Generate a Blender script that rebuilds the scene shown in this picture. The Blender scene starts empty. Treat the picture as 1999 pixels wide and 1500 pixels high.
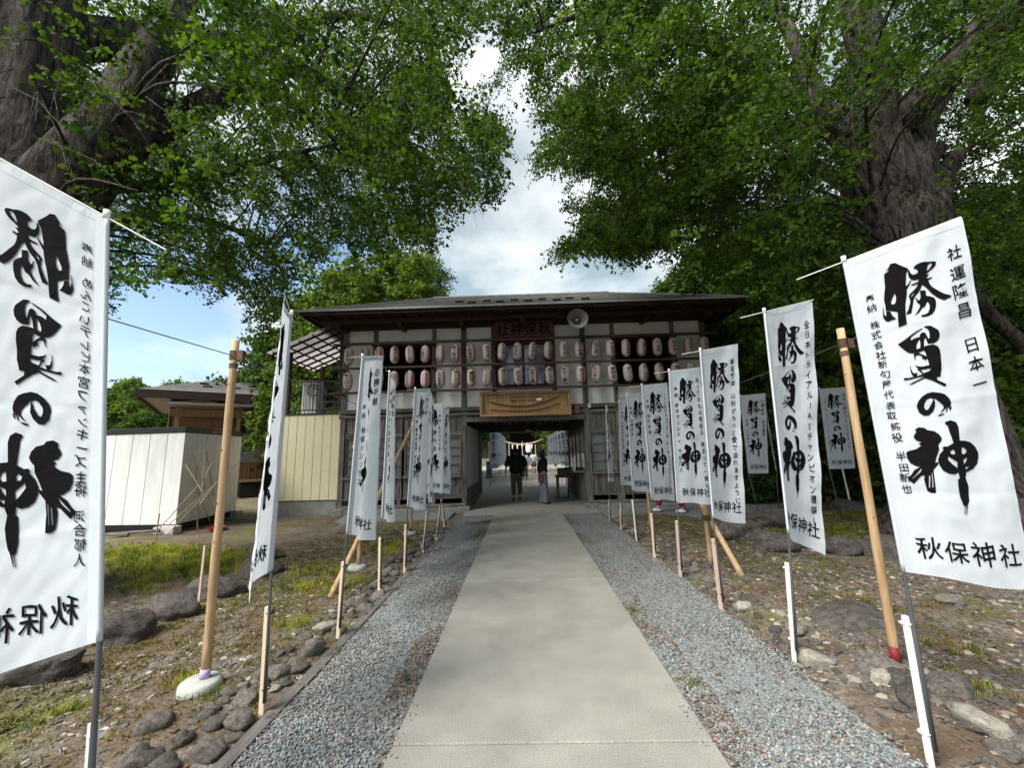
import bpy, bmesh, math, random
import numpy as np
from mathutils import Vector, Matrix, noise
from mathutils.geometry import tessellate_polygon
random.seed(7); rng = np.random.default_rng(7)
S = bpy.context.scene
COL = S.collection

# ------------------------------------------------------------------ camera, sky, sun, exposure
FPX, CXP, CYP, EYE = 787.2527, 999.5, 750.0, 1.6      # focal length in photo pixels, centre, eye height
def nrm(v):
    v = np.array(v, float); return v / np.linalg.norm(v)
YC = nrm([18.5, -133.0, -FPX]); ZC = nrm([-121.5, 4643.0, -FPX]); XC = np.cross(YC, ZC)
ROT = np.array([XC, YC, ZC]); CAM0 = np.array([0.0, 0.0, EYE])
def ray(u, v): return ROT @ np.array([u - CXP, -(v - CYP), -FPX])
def on_ground(u, v, z=0.0):
    d = ray(u, v); return CAM0 + d * (z - EYE) / d[2]
def at(u, v, Y):
    d = ray(u, v); return CAM0 + d * Y / d[1]
def proj(P):
    q = (np.atleast_2d(P) - CAM0) @ ROT
    w = np.where(q[:, 2] < -1e-3, -q[:, 2], 1e-3)
    return np.stack([CXP + FPX * q[:, 0] / w, CYP - FPX * q[:, 1] / w, w], 1)

cam = bpy.data.cameras.new('camera'); camo = bpy.data.objects.new('camera', cam); COL.objects.link(camo)
cam.sensor_width = 36; cam.lens = 36 * FPX / 1999; cam.clip_start = 0.05; cam.clip_end = 3000
M = Matrix([list(ROT[i]) + [CAM0[i]] for i in range(3)] + [[0, 0, 0, 1]])
camo.matrix_world = M; S.camera = camo

SUN_EL, SUN_AZ = 50, -132        # azimuth of the sun seen from the place, clockwise from +Y: behind and to the left
w = bpy.data.worlds.new('World'); S.world = w; w.use_nodes = True
wt = w.node_tree; wt.nodes.clear()
def wn(t, **k):
    n = wt.nodes.new(t)
    for a, b in k.items(): setattr(n, a, b)
    return n
sky = wn('ShaderNodeTexSky', sky_type='NISHITA', sun_disc=False, sun_elevation=math.radians(SUN_EL), sun_rotation=math.radians(SUN_AZ), air_density=1.0, dust_density=1.2, ozone_density=1.2)
tc = wn('ShaderNodeTexCoord'); sep = wn('ShaderNodeSeparateXYZ'); wt.links.new(tc.outputs['Generated'], sep.inputs[0])
zc = wn('ShaderNodeMath', operation='MAXIMUM'); wt.links.new(sep.outputs[2], zc.inputs[0]); zc.inputs[1].default_value = 0.0
za = wn('ShaderNodeMath', operation='ADD'); wt.links.new(zc.outputs[0], za.inputs[0]); za.inputs[1].default_value = 0.22
dx = wn('ShaderNodeMath', operation='DIVIDE'); wt.links.new(sep.outputs[0], dx.inputs[0]); wt.links.new(za.outputs[0], dx.inputs[1])
dy = wn('ShaderNodeMath', operation='DIVIDE'); wt.links.new(sep.outputs[1], dy.inputs[0]); wt.links.new(za.outputs[0], dy.inputs[1])
cb = wn('ShaderNodeCombineXYZ'); wt.links.new(dx.outputs[0], cb.inputs[0]); wt.links.new(dy.outputs[0], cb.inputs[1])
n1 = wn('ShaderNodeTexNoise'); n1.inputs['Scale'].default_value = 0.9; n1.inputs['Detail'].default_value = 7; n1.inputs['Roughness'].default_value = 0.52; n1.inputs['Distortion'].default_value = 0.25
mp = wn('ShaderNodeMapping'); mp.inputs['Location'].default_value = (2.3, 4.1, 0); wt.links.new(cb.outputs[0], mp.inputs[0]); wt.links.new(mp.outputs[0], n1.inputs[0])
# thinner cloud low on the left, closed cloud overhead and to the right
lf = wn('ShaderNodeMath', operation='MULTIPLY_ADD'); wt.links.new(dx.outputs[0], lf.inputs[0]); lf.inputs[1].default_value = 0.085; lf.inputs[2].default_value = 0.045
ls = wn('ShaderNodeClamp'); ls.inputs['Min'].default_value = -0.2; ls.inputs['Max'].default_value = 0.1; wt.links.new(lf.outputs[0], ls.inputs[0])
ad = wn('ShaderNodeMath', operation='ADD'); wt.links.new(n1.outputs[0], ad.inputs[0]); wt.links.new(ls.outputs[0], ad.inputs[1])
mr = wn('ShaderNodeMapRange', interpolation_type='SMOOTHSTEP'); wt.links.new(ad.outputs[0], mr.inputs[0]); mr.inputs[1].default_value = 0.36; mr.inputs[2].default_value = 0.56
n2 = wn('ShaderNodeTexNoise'); n2.inputs['Scale'].default_value = 1.5; n2.inputs['Detail'].default_value = 5; n2.inputs['Roughness'].default_value = 0.5
mp2 = wn('ShaderNodeMapping'); mp2.inputs['Location'].default_value = (7.7, 1.2, 3); wt.links.new(cb.outputs[0], mp2.inputs[0]); wt.links.new(mp2.outputs[0], n2.inputs[0])
cr = wn('ShaderNodeValToRGB'); wt.links.new(n2.outputs[0], cr.inputs[0])
e = cr.color_ramp.elements; e[0].position = 0.42; e[0].color = (1.45, 1.88, 2.15, 1); e[1].position = 0.62; e[1].color = (4.2, 4.35, 4.4, 1)
# brighter cloud towards the horizon
hz = wn('ShaderNodeMapRange'); wt.links.new(sep.outputs[2], hz.inputs[0]); hz.inputs[1].default_value = 0.12; hz.inputs[2].default_value = 0.55; hz.inputs[3].default_value = 1.25; hz.inputs[4].default_value = 0.85
cm = wn('ShaderNodeVectorMath', operation='SCALE'); wt.links.new(cr.outputs[0], cm.inputs[0]); wt.links.new(hz.outputs[0], cm.inputs['Scale'])
sk = wn('ShaderNodeVectorMath', operation='SCALE'); wt.links.new(sky.outputs[0], sk.inputs[0]); sk.inputs['Scale'].default_value = 0.8
mx = wn('ShaderNodeMix', data_type='RGBA'); wt.links.new(mr.outputs[0], mx.inputs['Factor']); wt.links.new(sk.outputs[0], mx.inputs['A']); wt.links.new(cm.outputs[0], mx.inputs['B'])
bg = wn('ShaderNodeBackground'); bg.inputs['Strength'].default_value = 0.10; wt.links.new(mx.outputs['Result'], bg.inputs[0])
wo = wn('ShaderNodeOutputWorld'); wt.links.new(bg.outputs[0], wo.inputs[0])

sl = bpy.data.lights.new('sun', 'SUN'); sl.energy = 2.7; sl.angle = math.radians(32); sl.color = (1, 0.965, 0.92)
so = bpy.data.objects.new('sun', sl); COL.objects.link(so)
sd = Vector((math.sin(math.radians(SUN_AZ)) * math.cos(math.radians(SUN_EL)), math.cos(math.radians(SUN_AZ)) * math.cos(math.radians(SUN_EL)), math.sin(math.radians(SUN_EL))))
so.rotation_euler = sd.to_track_quat('Z', 'Y').to_euler()
S.view_settings.view_transform = 'Standard'; S.view_settings.look = 'None'; S.view_settings.gamma = 1; S.view_settings.use_curve_mapping = False
S.view_settings.exposure = 1.72
S.cycles.max_bounces = 6; S.cycles.transparent_max_bounces = 6; S.cycles.transmission_bounces = 3; S.cycles.diffuse_bounces = 3; S.cycles.glossy_bounces = 2

# ------------------------------------------------------------------ materials
MATS = {}
def mat(name, col=(0.5, 0.5, 0.5), rough=0.8, var=0.0, scale=6.0, bump=0.0, bscale=40.0, col2=None, stretch=None, metal=0.0, trans=0.0, objrand=0.0, spec=0.3, detail=6, thresh=(0.35, 0.65), gen='Object'):
    if name in MATS: return MATS[name]
    m = bpy.data.materials.new(name); m.use_nodes = True; t = m.node_tree; t.nodes.clear(); N = t.nodes.new; L = t.links.new
    out = N('ShaderNodeOutputMaterial'); b = N('ShaderNodeBsdfPrincipled'); b.inputs['Roughness'].default_value = rough; b.inputs['Metallic'].default_value = metal
    b.inputs['Specular IOR Level'].default_value = spec
    co = N('ShaderNodeTexCoord'); mpn = N('ShaderNodeMapping'); L(co.outputs[gen], mpn.inputs[0])
    if stretch: mpn.inputs['Scale'].default_value = stretch
    last = None
    if col2 or var:
        nz = N('ShaderNodeTexNoise'); nz.inputs['Scale'].default_value = scale; nz.inputs['Detail'].default_value = detail; nz.inputs['Roughness'].default_value = 0.6; L(mpn.outputs[0], nz.inputs[0])
        rp = N('ShaderNodeValToRGB'); L(nz.outputs[0], rp.inputs[0]); rp.color_ramp.elements[0].position = thresh[0]; rp.color_ramp.elements[1].position = thresh[1]
        c1 = [max(0, c * (1 - var)) for c in col]; c2 = list(col2) if col2 else [c * (1 + var) for c in col]
        rp.color_ramp.elements[0].color = (*c1, 1); rp.color_ramp.elements[1].color = (*c2, 1); last = rp.outputs[0]
    if objrand:
        oi = N('ShaderNodeObjectInfo'); hs = N('ShaderNodeHueSaturation'); ma = N('ShaderNodeMapRange'); L(oi.outputs['Random'], ma.inputs[0]); ma.inputs[3].default_value = 1 - objrand; ma.inputs[4].default_value = 1 + objrand
        L(ma.outputs[0], hs.inputs['Value'])
        if last: L(last, hs.inputs['Color'])
        else: hs.inputs['Color'].default_value = (*col, 1)
        last = hs.outputs[0]
    if last: L(last, b.inputs['Base Color'])
    else: b.inputs['Base Color'].default_value = (*col, 1)
    if bump:
        nb = N('ShaderNodeTexNoise'); nb.inputs['Scale'].default_value = bscale; nb.inputs['Detail'].default_value = 5; L(mpn.outputs[0], nb.inputs[0])
        bp = N('ShaderNodeBump'); bp.inputs['Strength'].default_value = bump; bp.inputs['Distance'].default_value = 0.02; L(nb.outputs[0], bp.inputs['Height']); L(bp.outputs[0], b.inputs['Normal'])
    if trans:
        tr = N('ShaderNodeBsdfTranslucent'); ms = N('ShaderNodeMixShader'); ms.inputs[0].default_value = trans
        if last: L(last, tr.inputs[0])
        else: tr.inputs[0].default_value = (*col, 1)
        L(b.outputs[0], ms.inputs[1]); L(tr.outputs[0], ms.inputs[2]); L(ms.outputs[0], out.inputs[0])
    else: L(b.outputs[0], out.inputs[0])
    MATS[name] = m; return m

def leaf_mat(name, lo, hi, trans=0.45, tcol=(1.5, 1.6, 0.5)):
    m = bpy.data.materials.new(name); m.use_nodes = True; t = m.node_tree; t.nodes.clear(); N = t.nodes.new; L = t.links.new
    out = N('ShaderNodeOutputMaterial'); b = N('ShaderNodeBsdfPrincipled'); b.inputs['Roughness'].default_value = 0.6; b.inputs['Specular IOR Level'].default_value = 0.1
    oi = N('ShaderNodeObjectInfo'); rp = N('ShaderNodeValToRGB'); L(oi.outputs['Random'], rp.inputs[0]); rp.color_ramp.elements[0].color = (*lo, 1); rp.color_ramp.elements[1].color = (*hi, 1)
    L(rp.outputs[0], b.inputs['Base Color'])
    vm = N('ShaderNodeVectorMath'); vm.operation = 'MULTIPLY'; vm.inputs[1].default_value = tcol; L(rp.outputs[0], vm.inputs[0])
    tr = N('ShaderNodeBsdfTranslucent'); L(vm.outputs[0], tr.inputs[0]); ms = N('ShaderNodeMixShader'); ms.inputs[0].default_value = trans
    L(b.outputs[0], ms.inputs[1]); L(tr.outputs[0], ms.inputs[2]); L(ms.outputs[0], out.inputs[0]); return m

def earth_mat():
    m = bpy.data.materials.new('earth'); m.use_nodes = True; t = m.node_tree; t.nodes.clear(); N = t.nodes.new; L = t.links.new
    out = N('ShaderNodeOutputMaterial'); b = N('ShaderNodeBsdfPrincipled'); b.inputs['Roughness'].default_value = 0.95; b.inputs['Specular IOR Level'].default_value = 0.15
    co = N('ShaderNodeTexCoord')
    def noise_n(s, d=6, loc=(0, 0, 0)):
        mpn = N('ShaderNodeMapping'); mpn.inputs['Location'].default_value = loc; L(co.outputs['Object'], mpn.inputs[0])
        n = N('ShaderNodeTexNoise'); n.inputs['Scale'].default_value = s; n.inputs['Detail'].default_value = d; n.inputs['Roughness'].default_value = 0.62; L(mpn.outputs[0], n.inputs[0]); return n
    def ramp(src, p0, p1, c0, c1):
        r = N('ShaderNodeValToRGB'); L(src, r.inputs[0]); r.color_ramp.elements[0].position = p0; r.color_ramp.elements[1].position = p1; r.color_ramp.elements[0].color = (*c0, 1); r.color_ramp.elements[1].color = (*c1, 1); return r
    def mixc(f, a, bb):
        x = N('ShaderNodeMix'); x.data_type = 'RGBA'; L(f, x.inputs['Factor']); L(a, x.inputs['A']); L(bb, x.inputs['B']); return x.outputs['Result']
    base = ramp(noise_n(3.0, 8).outputs[0], 0.3, 0.7, (0.072, 0.050, 0.032), (0.165, 0.118, 0.072))
    rust = ramp(noise_n(26, 6, (3, 1, 0)).outputs[0], 0.48, 0.7, (0.09, 0.07, 0.05), (0.24, 0.135, 0.065))
    vo = N('ShaderNodeTexVoronoi'); vo.inputs['Scale'].default_value = 34; L(co.outputs['Object'], vo.inputs[0])
    peb = ramp(vo.outputs['Color'], 0.1, 0.9, (0.055, 0.05, 0.042), (0.26, 0.23, 0.19))
    pm = ramp(noise_n(1.6, 5, (9, 4, 0)).outputs[0], 0.42, 0.6, (0, 0, 0), (0.75, 0.75, 0.75))
    c = mixc(ramp(noise_n(0.9, 5).outputs[0], 0.4, 0.62, (0.1, 0.1, 0.1), (0.85, 0.85, 0.85)).outputs[0], base.outputs[0], rust.outputs[0])
    c = mixc(pm.outputs[0], c, peb.outputs[0])
    moss = ramp(noise_n(14, 6, (5, 5, 2)).outputs[0], 0.35, 0.65, (0.07, 0.09, 0.022), (0.20, 0.20, 0.05))
    mk = ramp(noise_n(0.75, 6, (1.3, 8.2, 0)).outputs[0], 0.52, 0.66, (0, 0, 0), (0.8, 0.8, 0.8))
    c = mixc(mk.outputs[0], c, moss.outputs[0]); L(c, b.inputs['Base Color'])
    bp = N('ShaderNodeBump'); bp.inputs['Strength'].default_value = 0.9; bp.inputs['Distance'].default_value = 0.03; L(noise_n(28, 8).outputs[0], bp.inputs['Height']); L(bp.outputs[0], b.inputs['Normal'])
    L(b.outputs[0], out.inputs[0]); return m

# ------------------------------------------------------------------ mesh helpers
class MB:
    def __init__(s): s.v = []; s.f = []
    def quad(s, a, b, c, d):
        n = len(s.v); s.v += [tuple(a), tuple(b), tuple(c), tuple(d)]; s.f.append((n, n + 1, n + 2, n + 3)); return s
    def box(s, x0, x1, y0, y1, z0, z1):
        n = len(s.v)
        for z in (z0, z1):
            for x, y in ((x0, y0), (x1, y0), (x1, y1), (x0, y1)): s.v.append((x, y, z))
        s.f += [tuple(n + i for i in q) for q in ((3, 2, 1, 0), (4, 5, 6, 7), (0, 1, 5, 4), (1, 2, 6, 5), (2, 3, 7, 6), (3, 0, 4, 7))]; return s
    def beam(s, p, q, w, h, up=(0, 0, 1)):
        p = Vector(p); q = Vector(q); d = (q - p).normalized(); u = Vector(up)
        if abs(d.dot(u)) > 0.97: u = Vector((0, 1, 0))
        a = d.cross(u).normalized(); b = a.cross(d).normalized(); n = len(s.v)
        for e_ in (p, q):
            for i, j in ((-1, -1), (1, -1), (1, 1), (-1, 1)): s.v.append(tuple(e_ + a * (w / 2 * i) + b * (h / 2 * j)))
        s.f += [tuple(n + i for i in k) for k in ((0, 1, 2, 3), (7, 6, 5, 4), (1, 0, 4, 5), (2, 1, 5, 6), (3, 2, 6, 7), (0, 3, 7, 4))]; return s
    def tube(s, pts, rad, n=8, cap=True):
        P = [Vector(p) for p in pts]; R = rad if hasattr(rad, '__len__') else [rad] * len(P); base = len(s.v); ref = None
        for i, p in enumerate(P):
            d = (P[min(i + 1, len(P) - 1)] - P[max(i - 1, 0)]).normalized()
            if ref is None:
                ref = Vector((0, 0, 1)) if abs(d.z) < 0.9 else Vector((1, 0, 0))
            a = (ref - d * ref.dot(d)).normalized(); ref = a; b = d.cross(a)
            for k in range(n):
                t = 2 * math.pi * k / n; s.v.append(tuple(p + (a * math.cos(t) + b * math.sin(t)) * R[i]))
        for i in range(len(P) - 1):
            for k in range(n):
                a0 = base + i * n + k; a1 = base + i * n + (k + 1) % n; s.f.append((a0, a1, a1 + n, a0 + n))
        if cap:
            s.f.append(tuple(base + k for k in reversed(range(n)))); s.f.append(tuple(base + (len(P) - 1) * n + k for k in range(n)))
        return s
    def lathe(s, c, prof, n=16, axis='Z'):
        base = len(s.v); c = Vector(c)
        for r, h in prof:
            for k in range(n):
                t = 2 * math.pi * k / n; x, y = r * math.cos(t), r * math.sin(t)
                o = Vector((x, y, h)) if axis == 'Z' else Vector((x, h, y))
                s.v.append(tuple(c + o))
        for i in range(len(prof) - 1):
            for k in range(n):
                a0 = base + i * n + k; a1 = base + i * n + (k + 1) % n; s.f.append((a0, a1, a1 + n, a0 + n))
        return s
    def raw(s, v, f):
        n = len(s.v); s.v += [tuple(x) for x in v]; s.f += [tuple(i + n for i in q) for q in f]; return s
    def build(s, name, m, parent=None, smooth=False, bevel=0.0, label=None, kind=None):
        me = bpy.data.meshes.new(name); off = wloc(parent) if parent else Vector((0, 0, 0))
        me.from_pydata([(x - off.x, y - off.y, z - off.z) for x, y, z in s.v], [], s.f); me.update()
        if m: me.materials.append(m)
        if smooth: me.shade_smooth()
        o = bpy.data.objects.new(name, me); COL.objects.link(o)
        if parent: o.parent = parent
        if bevel:
            b = o.modifiers.new('bevel', 'BEVEL'); b.width = bevel; b.segments = 1; b.limit_method = 'ANGLE'
        if label: o['label'] = label
        if kind: o['kind'] = kind
        return o
def wloc(o):
    v = Vector((0, 0, 0))
    while o: v += Vector(o.location); o = o.parent
    return v
def thing(name, label, cat, loc=(0, 0, 0), group=None):
    o = bpy.data.objects.new(name, None); COL.objects.link(o); o.location = loc; o.empty_display_size = 0.2
    o['label'] = label; o['category'] = cat
    if group: o['group'] = group
    return o
def tag(o, label, cat, group=None, kind=None):
    o['label'] = label; o['category'] = cat
    if group: o['group'] = group
    if kind: o['kind'] = kind
    return o
def copy_tree(o, loc, label, group=None, rz=0.0, scale=None):
    def cp(x, par):
        c = x.copy(); COL.objects.link(c)
        if par: c.parent = par
        for ch in x.children: cp(ch, c)
        return c
    r = cp(o, None); r.location = loc; r.rotation_euler = (0, 0, rz); r['label'] = label
    if group: r['group'] = group
    if scale: r.scale = scale
    return r
def in_poly(pts, poly):
    x = pts[:, 0]; y = pts[:, 1]; r = np.zeros(len(x), bool); n = len(poly); j = n - 1
    for i in range(n):
        xi, yi = poly[i]; xj, yj = poly[j]
        c = ((yi > y) != (yj > y)) & (x < (xj - xi) * (y - yi) / (yj - yi + 1e-9) + xi); r ^= c; j = i
    return r

# point cloud whose points carry rotation, scale and variant: real copies of small meshes (leaf sprigs, gravel, grass)
def scatter(name, pts, rots, scl, protos, parent=None, kind='stuff', label=None, cat=None):
    me = bpy.data.meshes.new(name); off = np.array(wloc(parent)) if parent else 0
    n = len(pts); me.vertices.add(n); me.vertices.foreach_set('co', (np.array(pts) - off).astype(np.float32).ravel())
    a = me.attributes.new('rot', 'FLOAT_VECTOR', 'POINT'); a.data.foreach_set('vector', np.array(rots, np.float32).ravel())
    a = me.attributes.new('scl', 'FLOAT_VECTOR', 'POINT'); sc = np.array(scl, np.float32)
    if sc.ndim == 1: sc = np.repeat(sc[:, None], 3, 1)
    a.data.foreach_set('vector', sc.ravel())
    a = me.attributes.new('idx', 'INT', 'POINT'); a.data.foreach_set('value', rng.integers(0, len(protos), n).astype(np.int32))
    o = bpy.data.objects.new(name, me); COL.objects.link(o)
    if parent: o.parent = parent
    ng = bpy.data.node_groups.new(name + '_nodes', 'GeometryNodeTree')
    ng.interface.new_socket('Geometry', in_out='INPUT', socket_type='NodeSocketGeometry'); ng.interface.new_socket('Geometry', in_out='OUTPUT', socket_type='NodeSocketGeometry')
    gi = ng.nodes.new('NodeGroupInput'); go = ng.nodes.new('NodeGroupOutput'); ip = ng.nodes.new('GeometryNodeInstanceOnPoints'); jn = ng.nodes.new('GeometryNodeGeometryToInstance')
    for p in reversed(protos):
        oi = ng.nodes.new('GeometryNodeObjectInfo'); oi.inputs['Object'].default_value = p; oi.inputs['As Instance'].default_value = True; ng.links.new(oi.outputs['Geometry'], jn.inputs[0])
    def na(nm, ty):
        q = ng.nodes.new('GeometryNodeInputNamedAttribute'); q.data_type = ty; q.inputs[0].default_value = nm; return q.outputs[0]
    e2r = ng.nodes.new('FunctionNodeEulerToRotation'); ng.links.new(na('rot', 'FLOAT_VECTOR'), e2r.inputs[0])
    ng.links.new(gi.outputs[0], ip.inputs['Points']); ng.links.new(jn.outputs[0], ip.inputs['Instance']); ip.inputs['Pick Instance'].default_value = True
    ng.links.new(na('idx', 'INT'), ip.inputs['Instance Index']); ng.links.new(e2r.outputs[0], ip.inputs['Rotation']); ng.links.new(na('scl', 'FLOAT_VECTOR'), ip.inputs['Scale'])
    ng.links.new(ip.outputs[0], go.inputs[0])
    md = o.modifiers.new('scatter', 'NODES'); md.node_group = ng
    o['kind'] = kind
    if label: o['label'] = label
    if cat: o['category'] = cat
    return o
def proto(name, v, f, m, smooth=False):
    me = bpy.data.meshes.new(name); me.from_pydata([tuple(x) for x in v], [], f); me.materials.append(m)
    if smooth: me.shade_smooth()
    return bpy.data.objects.new(name, me)       # never linked: only a source

def ico(sub=1):
    bm = bmesh.new(); bmesh.ops.create_icosphere(bm, subdivisions=sub, radius=1); v = [x.co.copy() for x in bm.verts]; f = [tuple(q.index for q in x.verts) for x in bm.faces]; bm.free(); return v, f
def rock_mesh(seed, sub=2, amp=0.35, cut=5):
    v, f = ico(sub); r = random.Random(seed); o = Vector((r.random() * 50, r.random() * 50, r.random() * 50))
    pl = []
    for _ in range(cut):
        d = Vector((r.uniform(-1, 1), r.uniform(-1, 1), r.uniform(-0.6, 1))).normalized(); pl.append((d, r.uniform(0.55, 0.85)))
    out = []
    for p in v:
        q = p * (1 + amp * noise.noise(p * 1.3 + o) + amp * 0.35 * noise.noise(p * 3.7 + o))
        for d, h in pl:
            k = q.dot(d) - h
            if k > 0: q = q - d * k * 0.85
        out.append(q)
    return out, f
# ------------------------------------------------------------------ common materials
CONC = mat('path concrete', (0.245, 0.234, 0.198), 0.9, 0.0, 1.1, 0.35, 160, col2=(0.30, 0.288, 0.248), detail=10, thresh=(0.3, 0.7))
def add_speckle(m, scale=420, lo=0.78, hi=1.12):
    t = m.node_tree; b = [n for n in t.nodes if n.type == 'BSDF_PRINCIPLED'][0]; l = b.inputs['Base Color'].links[0]; src = l.from_socket
    co = t.nodes.new('ShaderNodeTexCoord'); nz = t.nodes.new('ShaderNodeTexNoise'); nz.inputs['Scale'].default_value = scale; nz.inputs['Detail'].default_value = 3; t.links.new(co.outputs['Object'], nz.inputs[0])
    mr_ = t.nodes.new('ShaderNodeMapRange'); t.links.new(nz.outputs[0], mr_.inputs[0]); mr_.inputs[1].default_value = 0.35; mr_.inputs[2].default_value = 0.65; mr_.inputs[3].default_value = lo; mr_.inputs[4].default_value = hi
    n3 = t.nodes.new('ShaderNodeTexNoise'); n3.inputs['Scale'].default_value = 3.2; n3.inputs['Detail'].default_value = 8; t.links.new(co.outputs['Object'], n3.inputs[0])
    m3 = t.nodes.new('ShaderNodeMapRange'); t.links.new(n3.outputs[0], m3.inputs[0]); m3.inputs[1].default_value = 0.3; m3.inputs[2].default_value = 0.7; m3.inputs[3].default_value = 0.86; m3.inputs[4].default_value = 1.08
    mu = t.nodes.new('ShaderNodeMath'); mu.operation = 'MULTIPLY'; t.links.new(mr_.outputs[0], mu.inputs[0]); t.links.new(m3.outputs[0], mu.inputs[1])
    vm = t.nodes.new('ShaderNodeVectorMath'); vm.operation = 'SCALE'; t.links.new(src, vm.inputs[0]); t.links.new(mu.outputs[0], vm.inputs['Scale']); t.links.new(vm.outputs[0], b.inputs['Base Color'])
add_speckle(CONC, 150, 0.68, 1.2)
GRAVELBASE = mat('gravel bed', (0.10, 0.11, 0.105), 0.95, 0, 60, 0.8, 60, col2=(0.27, 0.285, 0.275), detail=4)
YARD = mat('yard gravel', (0.20, 0.19, 0.16), 0.95, 0, 25, 0.6, 50, col2=(0.33, 0.31, 0.27), detail=8)
STONE = mat('field stone', (0.07, 0.062, 0.052), 0.85, 0, 4.0, 0.9, 16, col2=(0.20, 0.178, 0.15), objrand=0.45, gen='Object')
BOULD = mat('dark boulder', (0.04, 0.036, 0.032), 0.8, 0, 7, 1.0, 22, col2=(0.115, 0.10, 0.086), objrand=0.25)
PALE = mat('pale pebble', (0.14, 0.13, 0.105), 0.85, 0, 4, 0.6, 12, col2=(0.27, 0.245, 0.20), objrand=0.35)
OLDWOOD = mat('weathered wood', (0.05, 0.045, 0.04), 0.85, 0, 3, 0.5, 30, col2=(0.18, 0.165, 0.148), stretch=(9, 9, 0.7), objrand=0.22)
OLDWOODH = mat('weathered beam wood', (0.06, 0.054, 0.048), 0.85, 0, 3, 0.5, 30, col2=(0.18, 0.165, 0.148), stretch=(0.7, 9, 9), objrand=0.15)
DARKWOOD = mat('dark stained wood', (0.022, 0.014, 0.011), 0.7, 0, 3, 0.4, 30, col2=(0.05, 0.03, 0.023), stretch=(0.8, 8, 8), objrand=0.15)
REDWOOD = mat('red brown rail wood', (0.035, 0.018, 0.013), 0.6, 0, 3, 0.2, 20, col2=(0.075, 0.04, 0.03), stretch=(0.8, 8, 8))
PLASTER = mat('white plaster board', (0.60, 0.61, 0.60), 0.85, 0.05, 2.5, 0.05, 20, objrand=0.03)
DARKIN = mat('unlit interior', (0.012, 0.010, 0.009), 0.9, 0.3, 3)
ROOFM = mat('slate grey roofing', (0.10, 0.10, 0.10), 0.6, 0, 5, 0.2, 30, col2=(0.20, 0.195, 0.19), stretch=(1.2, 4, 4), objrand=0.2)
BLACKM = mat('black metal', (0.012, 0.012, 0.012), 0.4, metal=0.3)
LOG = mat('peeled log', (0.30, 0.185, 0.09), 0.6, 0, 2.5, 0.25, 10, col2=(0.47, 0.325, 0.18), stretch=(8, 8, 0.8), detail=9)
STAKE = mat('sawn timber', (0.55, 0.42, 0.27), 0.7, 0, 2, 0.1, 20, col2=(0.68, 0.56, 0.40), stretch=(10, 10, 0.8), objrand=0.12)
STAKEW = mat('white painted timber', (0.66, 0.65, 0.58), 0.6, 0, 4, 0.2, 25, col2=(0.75, 0.74, 0.68))
STAKEP = mat('pinkish timber', (0.44, 0.31, 0.24), 0.7, 0, 2, 0.1, 20, col2=(0.58, 0.45, 0.37), stretch=(10, 10, 0.8))
GREYPIPE = mat('grey steel tube', (0.10, 0.105, 0.115), 0.35, 0.1, 6, metal=0.4)
WHITEPL = mat('white plastic', (0.78, 0.78, 0.74), 0.35, 0.03, 5)
INK = mat('black ink', (0.006, 0.006, 0.007), 0.9, spec=0.05)
CLOTH = mat('white banner cloth', (0.66, 0.70, 0.725), 0.85, 0.02, 8, 0.06, 260, trans=0.35)
CREAM = mat('cream metal siding', (0.62, 0.56, 0.36), 0.5, 0.03, 4, objrand=0.03)
WHITESID = mat('white insulated panel', (0.56, 0.555, 0.52), 0.55, 0, 1.2, objrand=0.03, col2=(0.68, 0.68, 0.65), stretch=(5, 5, 0.8), detail=9)
CBASE = mat('concrete base', (0.20, 0.20, 0.185), 0.9, 0.25, 3, 0.2, 40)
GLASSD = mat('window glass', (0.03, 0.04, 0.045), 0.05, spec=0.8)
AMBER = mat('varnished pine', (0.24, 0.13, 0.05), 0.5, 0, 2, 0.1, 20, col2=(0.36, 0.21, 0.09), stretch=(10, 10, 0.8), objrand=0.06)
EARTH = earth_mat()

# ------------------------------------------------------------------ ground
def nonuni(lo, hi, flo, fhi, fine, ratio=1.25):
    a = list(np.arange(flo, fhi + 1e-6, fine)); st = fine; x = fhi
    while x < hi: st *= ratio; x += st; a.append(min(x, hi))
    st = fine; x = flo; b = []
    while x > lo: st *= ratio; x -= st; b.append(max(x, lo))
    return np.array(b[::-1] + a)
gx = nonuni(-900, 900, -9.0, 9.5, 0.11); gy = nonuni(-60, 1500, 0.5, 13.5, 0.11)
X, Y = np.meshgrid(gx, gy); Z = np.full(X.shape, -0.05)
for i in range(X.shape[0]):
    for j in range(X.shape[1]):
        x, y = X[i, j], Y[i, j]
        if -10 < x < 11 and 0 < y < 15:
            nz = 0.05 * noise.noise(Vector((x * 0.8, y * 0.8, 0))) + 0.022 * noise.noise(Vector((x * 4, y * 4, 3)))
            side = max(0, min(1, (abs(x - 0.15) - 1.85) / 0.4)); back = max(0, min(1, (11.0 - y) / 1.0))
            Z[i, j] = -0.05 + side * back * (0.05 + nz)
gm = MB(); gm.v = list(zip(X.ravel(), Y.ravel(), Z.ravel())); nx = len(gx)
gm.f = [(i * nx + j, i * nx + j + 1, (i + 1) * nx + j + 1, (i + 1) * nx + j) for i in range(len(gy) - 1) for j in range(nx - 1)]
o = gm.build('ground', EARTH, smooth=True); o['kind'] = 'structure'
def gz(x, y):
    nz = 0.05 * noise.noise(Vector((x * 0.8, y * 0.8, 0))) + 0.022 * noise.noise(Vector((x * 4, y * 4, 3)))
    side = max(0, min(1, (abs(x - 0.15) - 1.85) / 0.4)); back = max(0, min(1, (11.0 - y) / 1.0))
    return -0.05 + side * back * (0.05 + nz)
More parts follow.
